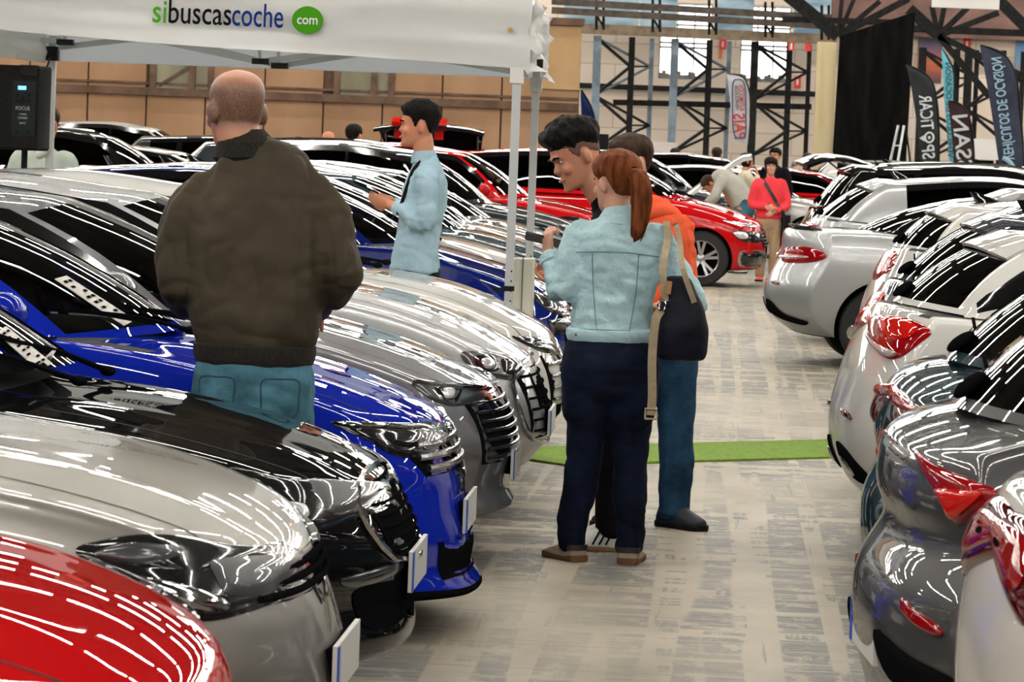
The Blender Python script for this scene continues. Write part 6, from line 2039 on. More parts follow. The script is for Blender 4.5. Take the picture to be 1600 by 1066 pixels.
# --- cars with a raised tailgate or bonnet
def gate(root, T, px_list=None, ang=20, lamps=True):
    P = T.P; D = P['D']
    d = Vector((-cos(R(ang)), 0, sin(R(ang)))); n = Vector((sin(R(ang)), 0, cos(R(ang))))
    o = Vector((D[0] + .05, 0, D[1] + .02))
    mb = MB(); rings = []
    for q in range(-6, 7):
        y = q / 6 * .62; e = abs(q / 6)
        pts = [(0, 0), (.30, .05), (.62, .05), (.80, .0), (1.02, -.12)]
        up = [o + d * (a - .06 * e * e * (a > .5)) + n * (b - .05 * e * e) + Vector((0, y * (1 + .15 * a), 0)) for a, b in pts]
        lo = [p - n * .05 for p in reversed(up)]
        rings.append(up + lo)
    mb.loft(rings)
    g = mb.build('tailgate', M_gloss_black, root)
    if lamps:
        for yy in (.40, -.12):
            l = MB().box(o + d * .80 + n * -.02 + Vector((0, yy, 0)), (.16, .19, .10), Matrix.Rotation(R(-ang), 3, 'Y')).box(o + d * .80 + n * -.10 + Vector((0, yy, -.06)), (.06, .12, .12))
            l.build('tail_light', M_tail_bright, g)
    st = MB()
    for sy in (-1, 1): st.tube([Vector((D[0] + .0, sy * .58, P['E'][1] + .12)), o + d * .55 + Vector((0, sy * .60, 0))], .014, 8)
    st.build('gas_strut', M_bar, g)
p = at(672, 230, 49.6)
r = TS.place('car', (p.x, 49.6 + 4.45, 0), R(90), 'black', 'black car with its tailgate raised behind the light blue shirt', wiper=False)
gate(r, TS, ang=22)
p = at(1296, 240, 54.0)
r = TS.place('car', (p.x + 4.3, 54.0, 0), R(8), 'charcoal', 'dark car with raised tailgate below the black drape', wiper=False)
gate(r, TS, ang=6, lamps=False)
# ---------------------------------------------------------------- green strip across the aisle
M_green = noisy('green_carpet', (0.16, 0.27, 0.03), (0.23, 0.36, 0.06), 40, .95, .3)
a, b_ = ground(862, 727), ground(1400, 712)
c_, d_ = ground(862, 702), ground(1400, 689)
mid0 = (a + c_) / 2; mid1 = (b_ + d_) / 2
dv = (mid1 - mid0).normalized(); nv = Vector((-dv.y, dv.x, 0))
st = MB()
A0 = mid0 - dv * .3; A1 = mid1 + dv * .5
hw = (c_ - a).length / 2 * .9
st.add([A0 - nv * hw, A1 - nv * hw, A1 + nv * hw, A0 + nv * hw, A0 - nv * hw + Vector((0, 0, .012)), A1 - nv * hw + Vector((0, 0, .012)), A1 + nv * hw + Vector((0, 0, .012)), A0 + nv * hw + Vector((0, 0, .012))],
       [(3, 2, 1, 0), (4, 5, 6, 7), (0, 1, 5, 4), (1, 2, 6, 5), (2, 3, 7, 6), (3, 0, 4, 7)])
tag(st.build('carpet_strip', M_green, None, False), 'bright green carpet strip laid across the aisle floor', 'carpet')

# ---------------------------------------------------------------- gazebo
def fabric(name, c, trans=.35):
    m, nt, b = new_mat(name)
    b.inputs['Base Color'].default_value = (*c, 1); b.inputs['Roughness'].default_value = .7
    t = nt.nodes.new('ShaderNodeBsdfTranslucent'); t.inputs['Color'].default_value = (*c, 1)
    mx = nt.nodes.new('ShaderNodeMixShader'); mx.inputs['Fac'].default_value = trans
    nt.links.new(b.outputs[0], mx.inputs[1]); nt.links.new(t.outputs[0], mx.inputs[2]); nt.links.new(mx.outputs[0], nt.nodes['Material Output'].inputs['Surface'])
    return m
M_canopy = fabric('white_canopy', (0.90, 0.905, 0.90), .3)
M_canopy_in = fabric('canopy_lining', (0.93, 0.97, 0.99), .78)
YG0, YG1 = 21.2, 24.2
tg = empty('gazebo', (at(800, 300, YG0).x - 1.5, (YG0 + YG1) / 2, 0))
tag(tg, 'white pop-up gazebo with printed valance on aluminium posts', 'gazebo')
def loc_(v): return Vector(v) - tg.location
xr0 = at(801, 300, YG0).x; xr1 = at(831, 300, YG1).x; xl1 = at(80, 160, YG1).x; xl0 = xr0 - (xr1 - xl1)
zv0 = at(815, 112, YG0).z                       # valance hem
ztv = zv0 + .40
posts = [('front', xr0, YG0), ('rear', xr1, YG1), ('rearl', xl1, YG1), ('frontl', xl0, YG0)]
for nm, x, y in posts:
    mb = MB().box(loc_((x, y, 1.12)), (.046, .046, 2.24)).box(loc_((x, y, .01)), (.11, .11, .02))
    if nm in ('front', 'rear'):
        for k in range(14): mb.box(loc_((x + .012, y - .0235, .25 + .055 * k)), (.008, .003, .010), mi=1)
    p = mb.build('post', [M_alu, M_black], tg, False)
    MB().box(loc_((x, y, zv0 - .02 if nm != 'rearl' else zv0 + .06)), (.075, .075, .09)).build('slider_bracket', M_black if nm == 'rearl' else M_white, p, False)
strap = MB().box(loc_((xr0, YG0, at(800, 451, YG0).z)), (.058, .058, .028)).box(loc_((xr0 - .05, YG0 - .03, at(790, 452, YG0).z)), (.08, .006, .02))
strap.build('strap', M_black, tg, False)
# valances: slightly rippled cloth, hem traced
def valance(x0, y0, x1, y1, z0f, ztop, nm, m, amp=.012, nx=60, nz=8, seed=0):
    vs = []; fs = []
    n = Vector((-(y1 - y0), x1 - x0, 0)).normalized()
    for s in (0, 1):
        for i in range(nx + 1):
            for k in range(nz + 1):
                u = i / nx; v = k / nz
                zb = z0f(u)
                z = zb + (ztop - zb) * v
                o = amp * (noise.noise(Vector((u * 3 + seed, v * 5.5, .3))) * 1.6 + .5 * noise.noise(Vector((u * 9 + seed, v * 9, 1.3))))
                vs.append(loc_((x0 + (x1 - x0) * u, y0 + (y1 - y0) * u, z)) + n * (o + s * .004))
    q = (nx + 1) * (nz + 1)
    for s in (0, 1):
        for i in range(nx):
            for k in range(nz):
                a = s * q + i * (nz + 1) + k
                f = (a, a + nz + 1, a + nz + 2, a + 1)
                fs.append(f if s == 0 else f[::-1])
    me = mesh_from(vs, fs, nm, True, [m])
    return link(nm, me, tg)
def hem(u):   # hem rises to the left as in the photo
    x = u * (xr0 - xl0)
    pxs = 800 - (xr0 + .06 - (xl0 + x)) * F / YG0
    import bisect
    tr_ = [(-80, 36), (0, 48), (100, 57), (200, 65), (300, 73), (400, 79), (600, 92), (815, 110)]
    for (a, ya), (b, yb) in zip(tr_[:-1], tr_[1:]):
        if a <= pxs <= b: return at(pxs, ya + (yb - ya) * (pxs - a) / (b - a), YG0).z
    return at(-80, 36, YG0).z if pxs < 0 else zv0
va = valance(xl0 - .06, YG0 - .035, xr0 + .07, YG0 - .035, hem, ztv, 'front_valance', M_canopy, .016)
valance(xr0 + .07, YG0 - .035, xr1 + .07, YG1 + .03, lambda u: zv0 - .02 + .05 * sin(u * 3.1), ztv, 'side_valance', M_canopy, .05, 40, 10, 5)
valance(xl1 - .06, YG1 + .03, xr1 + .07, YG1 + .03, lambda u: at(90, 95, YG1).z + (at(830, 122, YG1).z - at(90, 95, YG1).z) * u, ztv, 'rear_valance', M_canopy_in, .01, 40, 6, 3)
valance(xl1 - .06, YG1 + .03, xl0 - .06, YG0 - .035, lambda u: zv0, ztv, 'side_valance', M_canopy, .03, 30, 6, 2)
# roof: four slopes to a peak
rf = []
cx, cyy = (xl0 + xr1) / 2, (YG0 + YG1) / 2
cor = [(xl0 - .06, YG0 - .035), (xr0 + .07, YG0 - .035), (xr1 + .07, YG1 + .03), (xl1 - .06, YG1 + .03)]
for k in range(4):
    p0 = Vector((*cor[k], ztv)); p1 = Vector((*cor[(k + 1) % 4], ztv)); pk = Vector((cx, cyy, ztv + .75))
    n = 12; vs = []; fs = []
    for i in range(n + 1):
        for j in range(n + 1):
            v = j / n; e0 = p0.lerp(pk, v); e1 = p1.lerp(pk, v)
            q = e0.lerp(e1, i / n); q.z -= .10 * sin(pi * v) * (.4 + .6 * sin(pi * i / n))
            vs.append(loc_(q))
    for i in range(n):
        for j in range(n): fs.append((i * (n + 1) + j, (i + 1) * (n + 1) + j, (i + 1) * (n + 1) + j + 1, i * (n + 1) + j + 1))
    rf.append((vs, fs))
mb = MB()
for vs, fs in rf: mb.add(vs, fs)
mb.build('roof_canopy', M_canopy_in, tg)
# scissor trusses
def scissor(p0, p1, zt, zl):
    p0 = Vector(p0); p1 = Vector(p1)
    for o, sg in ((.0, 1), (.03, -1)):
        n = Vector((-(p1 - p0).y, (p1 - p0).x, 0)).normalized() * o
        m_ = (p0 + p1) / 2
        q = [p0, p0.lerp(p1, .25), m_, p0.lerp(p1, .75), p1]
        hi, lo = (zt, zl) if sg > 0 else (zl, zt)
        for k in range(4):
            za, zb_ = (hi, lo) if k % 2 == 0 else (lo, hi)
            if k in (1, 2): pass
            mb = MB().bar(loc_(q[k] + n + Vector((0, 0, za))), loc_(q[k + 1] + n + Vector((0, 0, zb_))), .016, .034)
            mb.build('truss_bar', M_alu, tg, False)
        for k in (2,):
            MB().box(loc_(q[k] + n + Vector((.06 * sg, 0, lo if sg > 0 else hi))) , (.10, .05, .05)).build('truss_joint', M_black, tg, False)
def rb(p0, p1, o=0.0):
    a_ = at(*p0, YG1 - .05 - o); b_ = at(*p1, YG1 - .05 - o)
    MB().bar(loc_(a_), loc_(b_), .018, .036).build('truss_bar', M_alu, tg, False)
for p0, p1, o in (((92, 74), (252, 56), 0), ((252, 56), (437, 103), 0), ((92, 52), (240, 62), .04), ((240, 62), (407, 97), .08), ((437, 103), (600, 78), 0), ((407, 96), (585, 74), .06), ((600, 78), (826, 116), .0), ((-40, 70), (96, 62), .06), ((-60, 40), (40, 78), .1)):
    rb(p0, p1, o)
for px_, py_ in ((407, 96), (437, 103), (102, 66), (3, 67)):
    MB().box(loc_(at(px_, py_, YG1 - .12)), (.105, .05, .036)).build('truss_joint', M_black, tg, False)
    MB().bar(loc_(at(px_, py_, YG1 - .10)), loc_(at(px_ - 2, py_ - 22, YG1 - .10)), .02, .02).build('truss_link', M_alu, tg, False)
scissor((xr0 - .02, YG0, 0), (xr1 - .02, YG1, 0), ztv - .02, zv0 + .08)
# printed name on the front valance
M_pg = mat('print_green', (0.07, 0.36, 0.015), .7, spec=.1)
M_pk = mat('print_black', (0.004, 0.0045, 0.008), .7, spec=.1)
M_pb = mat('print_blue', (0.004, 0.03, 0.20), .7, spec=.1)
M_pw = mat('print_white', (0.85, 0.86, 0.85), .6)
def valance_text(txt, px0, px1, base_y0, base_y1, xh, m, nm='lettering', off=.034, mi_label=None):
    me = text_mesh(txt, 1.0, .001, False, 1.0, 'LEFT', m, offset=.006)
    xs = [v.co.x for v in me.vertices]; w = max(xs) - min(xs); x0 = min(xs)
    a = at(px0, base_y0, YG0 - .035 - off); b = at(px1, base_y1, YG0 - .035 - off)
    W_ = (b - a).length
    d = (b - a).normalized()
    up = Vector((0, 0, 1)); up = (up - d * up.dot(d)).normalized(); n = d.cross(up)
    for v in me.vertices:
        p = a + d * ((v.co.x - x0) / w * W_) + up * (v.co.y * xh) - n * (-v.co.z)
        v.co = p - tg.location
    return link(nm, me, va_holder)
va_holder = va
sc_x = 35 / (F / YG0)
valance_text('si', 238, 259.5, 34.5, 35.5, .185, M_pg)
valance_text('buscas', 263, 361, 35.5, 39.5, .185, M_pk)
valance_text('coche', 362, 442, 39.5, 43.5, .185, M_pb)
c0 = at(480.5, 31.5, YG0 - .066)
lg = MB(); n = 40; out = []
for k in range(n):
    t = 2 * pi * k / n
    r_ = 1 - .10 * abs(cos(t)) ** 6 + .0
    x_ = .086 * math.copysign(abs(cos(t)) ** 1.15, cos(t)); z_ = .077 * math.copysign(abs(sin(t)) ** .92, sin(t))
    out.append(Vector((x_, 0, z_)))
lg.loft([[c0 - tg.location + p + Vector((0, y_, 0)) for p in out] for y_ in (0, .006)])
logo = lg.build('logo', mat('logo_green', (0.06, 0.30, 0.008), .7, spec=.1), va, False)
me = text_mesh('com', .075, .001, False, .9, 'CENTER', M_pw, offset=.001)
for v in me.vertices: v.co = c0 - tg.location + Vector((v.co.x, -.004 - v.co.z, v.co.y - .022))
link('lettering', me, va)
ey = MB().tube([loc_(at(797, 47, YG0 - .06) + Vector((0, -.004, 0))), loc_(at(797, 47, YG0 - .06) + Vector((0, .004, 0)))], .014, 16)
ey.build('eyelet', mat('brass', (.55, .40, .15), .3, .9), va)

# ---------------------------------------------------------------- counter under the gazebo
YC = 22.4
M_cream_panel = noisy('cream_panel', (0.55, 0.55, 0.47), (0.62, 0.61, 0.53), 3, .5)
xa, xb = at(803, 450, YC + .5).x, at(832, 450, YC + .5).x
pb = MB().box(((xa + xb) / 2, YC + .55, at(815, 408, YC).z / 2), (xb - xa, .36, at(815, 408, YC).z))
cb_ = tag(pb.build('cabinet', M_cream_panel, None, False), 'pale cream cabinet standing between the two right gazebo posts', 'cabinet')
MB().box(((xa + xb) / 2, YC + .366, .55), (.004, .006, .9)).build('door_gap', M_seam, cb_, False)

# ---------------------------------------------------------------- loudspeaker on a stand
YS = 21.6
sx0, sx1 = at(-14, 170, YS).x, at(74, 170, YS).x
sz1, sz0 = at(40, 103, YS).z, at(40, 235, YS).z
sp_ = empty('loudspeaker', ((sx0 + sx1) / 2, YS, sz0)); tag(sp_, 'black portable loudspeaker with lit blue display on a stand', 'speaker')
M_spk = noisy('speaker_plastic', (0.004, 0.004, 0.0045), (0.009, 0.009, 0.009), 60, .65, spec=.15)
w_ = sx1 - sx0; h_ = sz1 - sz0
hw = w_ / 2
mb = MB()
mb.loft([[Vector((x, y, z)) for x, y in ((-hw * s, -.16 * s), (hw * .86 * s, -.16 * s), (hw * s, -.08 * s), (hw * s, .10 * s), (hw * .7 * s, .17 * s), (-hw * .7 * s, .17 * s), (-hw * s, .10 * s))] for z, s in ((0, .95), (.015, 1), (h_ - .015, 1), (h_, .95))])
mb.build('cabinet_shell', M_spk, sp_, True, 25)
def spx(px, py): return at(px, py, YS - .165) - sp_.location
def panel(p0, p1, th, nm, m, par, off=0.0):
    a = spx(*p0); b = spx(*p1)
    c = (a + b) / 2; c.y = -.16 - th / 2 - off
    return MB().box(c, (abs(b.x - a.x), th, abs(b.z - a.z))).build(nm, m, par, False)
pn_ = panel((20, 126), (54, 214), .006, 'control_panel', mat('panel_dark', (.006, .011, .011), .5, spec=.2), sp_)
panel((28.5, 134), (41, 140.5), .004, 'display', mat('blue_display', (.12, .45, 1.0), .3, emit=2.2), pn_, .006)
MB().box(spx(45, 110) * 1 + Vector((0, .02, 0)), (.10, .05, .06)).build('grip', M_black, sp_, False)
kb = MB()
for kx, ky in ((25, 148), (34, 151), (44, 148), (26, 157), (34, 158), (43, 157), (25, 206), (43, 206)):
    c = spx(kx, ky); kb.tube([(c.x, -.164, c.z), (c.x, -.180, c.z)], .011, 12)
kb.build('knobs', M_black, pn_)
M_dimprint = mat('pale_print', (.45, .48, .46), .6)
for txt, px_, py_, sz in (('FOCUS', 35.5, 172, .030), ('1 MAIN', 35.5, 180, .016), ('COMBO', 35.5, 186, .018), ('INPUT', 35.5, 194, .016)):
    me = text_mesh(txt, sz, .0006, False, .85, 'CENTER', M_dimprint)
    c = spx(px_, py_)
    for v in me.vertices: v.co = Vector((c.x + v.co.x, -.1675 - v.co.z, c.z + v.co.y))
    link('lettering', me, pn_)
ss = empty('speaker_stand', (at(38, 250, YS).x, YS, 0)); tag(ss, 'black tripod stand under the loudspeaker', 'stand')
MB().tube([(0, 0, .55), (0, 0, sz0 + .0)], .018, 12).build('pole', M_black, ss)
for k in range(3):
    a = 2 * pi * k / 3 + .5
    MB().tube([(0, 0, .75), (.42 * cos(a), .42 * sin(a), .015)], .012, 8).build('leg', M_black, ss)
cl = MB()
p = at(65, 240, YG1 - .05); cl.ell(p, (.045, .03, .03), 10, 8, Matrix.Rotation(R(-35), 3, 'Y'))
tag(cl.build('clamp', M_white, None), 'small white clamp on the rear left gazebo post', 'clamp')
cab_ = MB().tube([at(78, 92, YG1 - .06), at(72, 108, YG1 - .2), at(70, 135, YG1 - .2), at(74, 180, YG1 - .1), at(73, 235, YG1 - .1)], .007, 6)
tag(cab_.build('cable', M_black, None), 'thin black cable hanging down beside the loudspeaker', 'cable')

# ---------------------------------------------------------------- lattice columns and girders at the far end
YL = 94.0
def lattice(k, px, mats, label):
    t = empty('lattice_column', (at(px, 150, YL).x, YL, 0)); tag(t, label, 'lattice column', 'steel lattice columns under the girder' if k > 9 else None)
    o = t.location
    def Q(x, y, dy=0.0): return at(x, y, YL + dy) - o
    zb_ = -o.z
    top = 56 + (px - 932) * .036
    main, sec, third = px, px + 53, px + 84
    ld = 7 * .6
    def post(x, w, m, dy, ytop):
        a = Q(x, ytop, dy); b = Vector((Q(x - 6, 240, dy).x, dy, 0)); b.z = 0
        MB().bar(b, a, w, w).build('post', m, t, False)
    post(main + 2, .19, mats[0], 0, top)
    post(sec + 3, .15, mats[1], .5, top + 2)
    post(third + 3, .11, mats[2], 1.0, top + 4)
    def br(p, q, w, m, d0, d1):
        MB().bar(Q(*p, d0), Q(*q, d1), w, w * .7).build('brace', m, t, False)
    y1, y2, y3, y4 = top + 3, top + 48, top + 93, top + 140
    for (pa, qa, i) in (((main, y1), (sec, y2), 1), ((sec, y2), (main - 3, y3), 1), ((main - 3, y3), (sec - 2, y4), 3), ((sec - 2, y4), (main - 6, y4 + 40), 3)):
        br(pa, qa, .085, mats[i], -.05 if pa[0] < sec - 5 else .45, .45 if qa[0] >= sec - 5 else -.05)
    for (pa, qa, i) in (((main, y1), (third, y2), 2), ((third, y2), (main - 3, y3), 2), ((main - 3, y3), (third - 2, y4), 3), ((third - 2, y4), (main - 6, y4 + 40), 3)):
        br(pa, qa, .07, mats[i], .0 if pa[0] < sec - 5 else .95, .95 if qa[0] >= sec - 5 else .0)
    br((sec, y2), (third, y2), .06, M_dark_steel, .5, 1.0); br((sec - 2, y4), (third - 2, y4), .06, M_dark_steel, .5, 1.0)
B_, D_ = M_blue_steel, M_dark_steel
lattice(0, 932, (B_, D_, B_, D_), 'steel lattice column with blue-grey post next to the tan partition')
lattice(1, 1053, (B_, D_, B_, D_), 'lattice column with blue-grey post in front of the first bright window')
lattice(2, 1178, (D_, D_, D_, D_), 'dark lattice column in front of the second bright window')
lattice(3, 1440, (D_, D_, D_, D_), 'dark lattice column partly behind the upright feather flags')
lattice(4, 1512, (D_, D_, D_, D_), 'dark lattice column behind the tallest navy feather flag')
def girder(name, p0, p1, Y, w, h, m, label, cat='girder'):
    a = at(*p0, Y); b = at(*p1, Y)
    o = MB().bar(a, b, w, h).build(name, m, None, False)
    return tag(o, label, cat)
girder('girder', (895, 44), (1308, 62), YL - .2, .25, .24, M_tan_beam, 'tan painted girder along the lattice column tops')
girder('pipe', (862, 2), (1300, 28), YL - 1.5, .16, .16, M_brown_steel, 'upper brown rail of the roof truss above the windows', 'rail')
girder('pipe', (862, 16), (1300, 41), YL - 1.5, .16, .16, M_brown_steel, 'lower brown rail of the roof truss above the windows', 'rail')
girder('pipe', (958, 160), (1268, 167), YL + .8, .14, .14, D_, 'dark horizontal pipe half way up the lattice columns', 'pipe')
tz = empty('roof_truss_ties', at(1080, 20, YL - 1.5)); tag(tz, 'dark upright ties linking the two brown roof rails', 'truss')
for k in range(5):
    px_ = 932 + k * 88
    for dx in (0, 11):
        MB().bar(at(px_ + dx, -12 + k * 5, YL - 1.5) - tz.location, at(px_ + dx, 46 + k * 4, YL - 1.3) - tz.location, .06, .06).build('tie', D_, tz, False)
    MB().bar(at(px_, 24 + k * 5, YL - 1.5) - tz.location, at(px_ + 11, 42 + k * 4, YL - 1.3) - tz.location, .04, .04).build('tie', D_, tz, False)
tt = empty('roof_truss', at(1330, 30, YL - 4)); tag(tt, 'dark roof truss with fanned struts above the black drape', 'truss')
for p0, p1, w in (((1230, -8), (1310, 56), .30), ((1310, 56), (1420, -2), .16), ((1310, 56), (1316, -10), .10), ((1310, 56), (1338, -10), .10), ((1310, 56), (1375, 2), .12), ((1222, 30), (1420, 36), .14), ((1420, 14), (1466, 56), .26), ((1466, 56), (1456, 10), .12), ((1466, 56), (1476, 8), .12), ((1466, 56), (1512, 12), .14), ((1466, 56), (1560, 20), .14), ((1466, 56), (1545, 150), .15), ((1466, 56), (1600, 120), .15), ((1418, 45), (1600, 52), .16), ((1560, 0), (1610, 50), .25)):
    MB().bar(at(*p0, YL - 4) - tt.location, at(*p1, YL - 4) - tt.location, w, w).build('strut', D_, tt, False)
# dim painted boards behind the roof truss
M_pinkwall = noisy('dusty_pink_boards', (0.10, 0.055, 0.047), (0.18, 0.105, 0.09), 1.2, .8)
x0, x1 = at(1262, 20, 99.4).x, at(1640, 20, 99.4).x
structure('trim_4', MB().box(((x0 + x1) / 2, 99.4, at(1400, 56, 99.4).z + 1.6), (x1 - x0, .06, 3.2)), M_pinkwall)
structure('trim_5', MB().box(((at(900, 150, 99.6).x + at(1275, 150, 99.6).x) / 2, 99.7, at(1080, 140, 99.7).z), (at(1275, 150, 99.6).x - at(900, 150, 99.6).x, .1, .14)), M_dark_steel)

# cream column and the tall black drape
YD = 86.0
x0, x1 = at(1274, 150, YD).x, at(1304, 150, YD).x
zc = at(1290, 66, YD).z
structure('column', MB().box(((x0 + x1) / 2, YD, zc / 2), (x1 - x0, .5, zc)).box((x0 + (x1 - x0) * .28, YD - .26, zc / 2), (.03, .03, zc)), noisy('cream_column', (0.52, 0.42, 0.24), (0.62, 0.52, 0.32), 1.5, .7, stretch=(1, 1, .3)))
M_drape = noisy('black_drape', (0.003, 0.0028, 0.0028), (0.008, 0.0075, 0.007), 3, .9, .3, 5, (2, 2, .4), spec=.05)
x0, x1 = at(1302, 150, YD - .5).x, at(1418, 150, YD - .5).x
vs = []; fs = []; nx, nz = 44, 10
for s in (0, 1):
    for i in range(nx + 1):
        u = i / nx
        ztop = at(1306 + 112 * u, 56 - 38 * u, YD - .5).z
        for k in range(nz + 1):
            v = k / nz
            vs.append(Vector((x0 + (x1 - x0) * u + .09 * v, YD - .5 + .05 * sin(u * 26) * (1 - .3 * v) + .03 * sin(u * 11 + v * 2) + s * .02, .02 + (ztop - .02) * v)))
q = (nx + 1) * (nz + 1)
for s in (0, 1):
    for i in range(nx):
        for k in range(nz):
            a = s * q + i * (nz + 1) + k
            f = (a, a + nz + 1, a + nz + 2, a + 1)
            fs.append(f if s == 0 else f[::-1])
tag(link('drape', mesh_from(vs, fs, 'drape', True, [M_drape])), 'tall black drape hanging beside the cream column', 'drape')

# ---------------------------------------------------------------- feather flags (seen from the back, so the print is reversed)
def flag(edge_l, edge_r, Y, m, label, texts, pole=None, thick=.012, base_px=None):
    """edge_l / edge_r: photo outline of the cloth from bottom to top"""
    L_ = catmull([Vector((*p, 0)) for p in edge_l], 5, False); R_ = catmull([Vector((*p, 0)) for p in edge_r], 5, False)
    n = 26
    def samp(c, t):
        f = t * (len(c) - 1); i = min(int(f), len(c) - 2); return c[i].lerp(c[i + 1], f - i)
    bx = base_px or edge_r[0][0]
    gx = at(bx, 240, Y).x
    t = empty('feather_flag', (gx, Y, 0)); tag(t, label, 'flag')
    vs = []; fs = []; nu = 8
    for s in (0, 1):
        for i in range(n + 1):
            a, b = samp(L_, i / n), samp(R_, i / n)
            for k in range(nu + 1):
                p = a.lerp(b, k / nu)
                q = at(p.x, p.y, Y) - t.location
                q.y = .04 * sin(i * .5 + k * .35) * (k / nu) + s * thick
                vs.append(q)
    q = (n + 1) * (nu + 1)
    for s in (0, 1):
        for i in range(n):
            for k in range(nu):
                a = s * q + i * (nu + 1) + k
                f = (a, a + 1, a + nu + 2, a + nu + 1)
                fs.append(f if s == 0 else f[::-1])
    cl = link('cloth', mesh_from(vs, fs, 'cloth', True, [m]), t)
    pm = MB()
    pts = [Vector((at(edge_r[0][0] + 1, 240, Y).x - gx, .02, 0))] + [at(p.x + 1, p.y, Y) - t.location for p in R_]
    for v in pts: v.y = .02
    pm.tube(pts, [.022] * (len(pts) - 4) + [.018, .014, .01, .008], 8)
    pm.build('pole', M_black, t)
    MB().box((pts[0].x, 0, .02), (.5, .5, .04)).build('base', M_black, t, False)
    for txt, p0, p1, size, tm in texts:      # reads from p0 up to p1, reversed
        me = text_mesh(txt, 1.0, .0, True, 1.0, 'LEFT', tm, offset=.012)
        xs = [v.co.x for v in me.vertices]; lo, hi = min(xs), max(xs); w = hi - lo
        a = at(*p0, Y - .06); b = at(*p1, Y - .06); d = (b - a); ln = d.length; d.normalize()
        up = Vector((0, 1, 0)).cross(d)     # to the side of the reading line
        for v in me.vertices:
            # mirrored: the line still runs from p0 to p1, letters flipped across it
            v.co = a + d * ((hi - v.co.x) / w * ln) + up * (v.co.y * size) + Vector((0, -.001, 0)) - t.location
        link('lettering', me, cl)
    return t, cl
M_f_dark = cloth('flag_charcoal', (0.030, 0.032, 0.036), .2, 3)
M_f_cyan = cloth('flag_cyan', (0.13, 0.42, 0.52), .12, 3)
M_f_maroon = cloth('flag_maroon', (0.050, 0.026, 0.030), .2, 3)
M_f_navy = cloth('flag_navy', (0.040, 0.046, 0.072), .2, 3)
M_f_white = cloth('flag_white', (0.62, 0.62, 0.66), .06, 3)
M_lt = mat('flag_print_pale', (0.55, 0.60, 0.62), .7)
M_sky = mat('flag_print_sky', (0.30, 0.47, 0.60), .7)
M_dkprint = mat('flag_print_dark', (0.02, 0.03, 0.04), .7)
M_redprint = mat('flag_print_red', (0.62, 0.04, 0.04), .7)
YFl = 78.0
t, cl = flag([(1438, 252), (1433, 200), (1426, 150), (1419, 115), (1415, 101)], [(1466, 252), (1466, 205), (1463, 160), (1452, 122), (1417, 100)], YFl, M_f_dark, 'charcoal feather flag printed SPOTICAR in reverse, next to the black drape',
     [('SP', (1442, 249), (1440, 227), .36, M_lt), ('TiCAR', (1440, 203), (1436, 149), .36, M_lt)])
pin = MB()
cpin = at(1452, 215, YFl - .07) - t.location
nn = 24
ring = [cpin + Vector((.085 * cos(2 * pi * k / nn), 0, .10 * sin(2 * pi * k / nn))) for k in range(nn + 1)]
pin.tube(ring, .022, 6, cap=False)
cp2 = at(1441, 216, YFl - .07) - t.location
pin.add([cp2 + Vector((-.06, 0, 0)), cp2 + Vector((.05, 0, .07)), cp2 + Vector((.05, 0, -.07))], [(0, 1, 2)])
pin.ell(cpin, (.03, .006, .035), 10, 6)
pin.build('emblem', M_lt, cl, False)
flag([(1483, 254), (1479, 200), (1475, 150), (1473, 110), (1471, 78)], [(1490, 254), (1490, 200), (1490, 140), (1487, 105), (1472, 76)], YFl + 2.5, M_f_cyan, 'slim cyan feather flag between the charcoal and the maroon one',
     [('VEHÍCULOS DE OCASIÓN', (1481, 247), (1477, 98), .17, M_dkprint)])
flag([(1493, 268), (1489, 230), (1485, 190), (1481, 158)], [(1521, 268), (1520, 230), (1515, 190), (1502, 165), (1482, 157)], YFl - 3, M_f_maroon, 'short maroon feather flag printed with a pale reversed word',
     [('SSAN', (1497, 267), (1488, 181), .42, M_lt)])
t, cl = flag([(1566, 280), (1560, 250), (1550, 180), (1540, 120), (1531, 71)], [(1598, 280), (1598, 240), (1593, 170), (1585, 115), (1566, 84), (1532, 70)], YFl - 5, M_f_navy, 'tallest navy feather flag printed VEHÍCULOS DE OCASIÓN in reverse',
     [('VEHÍCULOS DE OCASIÓN', (1570, 251), (1549, 91), .27, M_sky)])
arc = MB(); ca = at(1560, 282, YFl - 5.07) - t.location
arc.tube([ca + Vector((.33 * cos(a), 0, .44 * sin(a))) for a in [pi * .02 + pi * .42 * k / 12 for k in range(13)]], .05, 6)
arc.build('emblem', M_sky, cl, False)
t, cl = flag([(1144, 219), (1143, 190), (1140, 150), (1135, 116)], [(1168, 227), (1171, 190), (1171, 150), (1160, 121), (1136, 115)], 90.0, M_f_white, 'white feather flag with a red and blue oval emblem in front of the windows',
     [('PAIS', (1148, 217), (1146, 178), .38, M_redprint), ('AUTOMOCIÓN', (1156, 174), (1154, 133), .16, M_redprint), ('VEHÍCULOS', (1150, 172), (1148, 134), .10, M_dkprint)])
ov = MB(); pts = []
for k in range(40):
    a = 2 * pi * k / 40
    c = at(1155 + (3 if sin(a) < 0 else 0), 174, 89.92)
    u = at(1155, 170 - 46 * math.copysign(abs(sin(a)) ** .45, sin(a)), 89.92)
    pts.append(Vector((u.x + .155 * math.copysign(abs(cos(a)) ** .5, cos(a)) - .02 * sin(a), 89.92, u.z)) - t.location)
ov.tube(pts + pts[:1], .018, 6, cap=False); ov.build('emblem', mat('emblem_blue', (.06, .07, .20), .6), cl, False)
# dark blue flag half hidden behind the partition's end
flag([(914, 240), (910, 205), (908, 170), (907, 141)], [(931, 240), (931, 210), (924, 172), (908, 140)], 66.5, cloth('flag_deep_blue', (0.02, 0.035, 0.13), .2, 3), 'deep blue feather flag at the end of the tan partition', [])

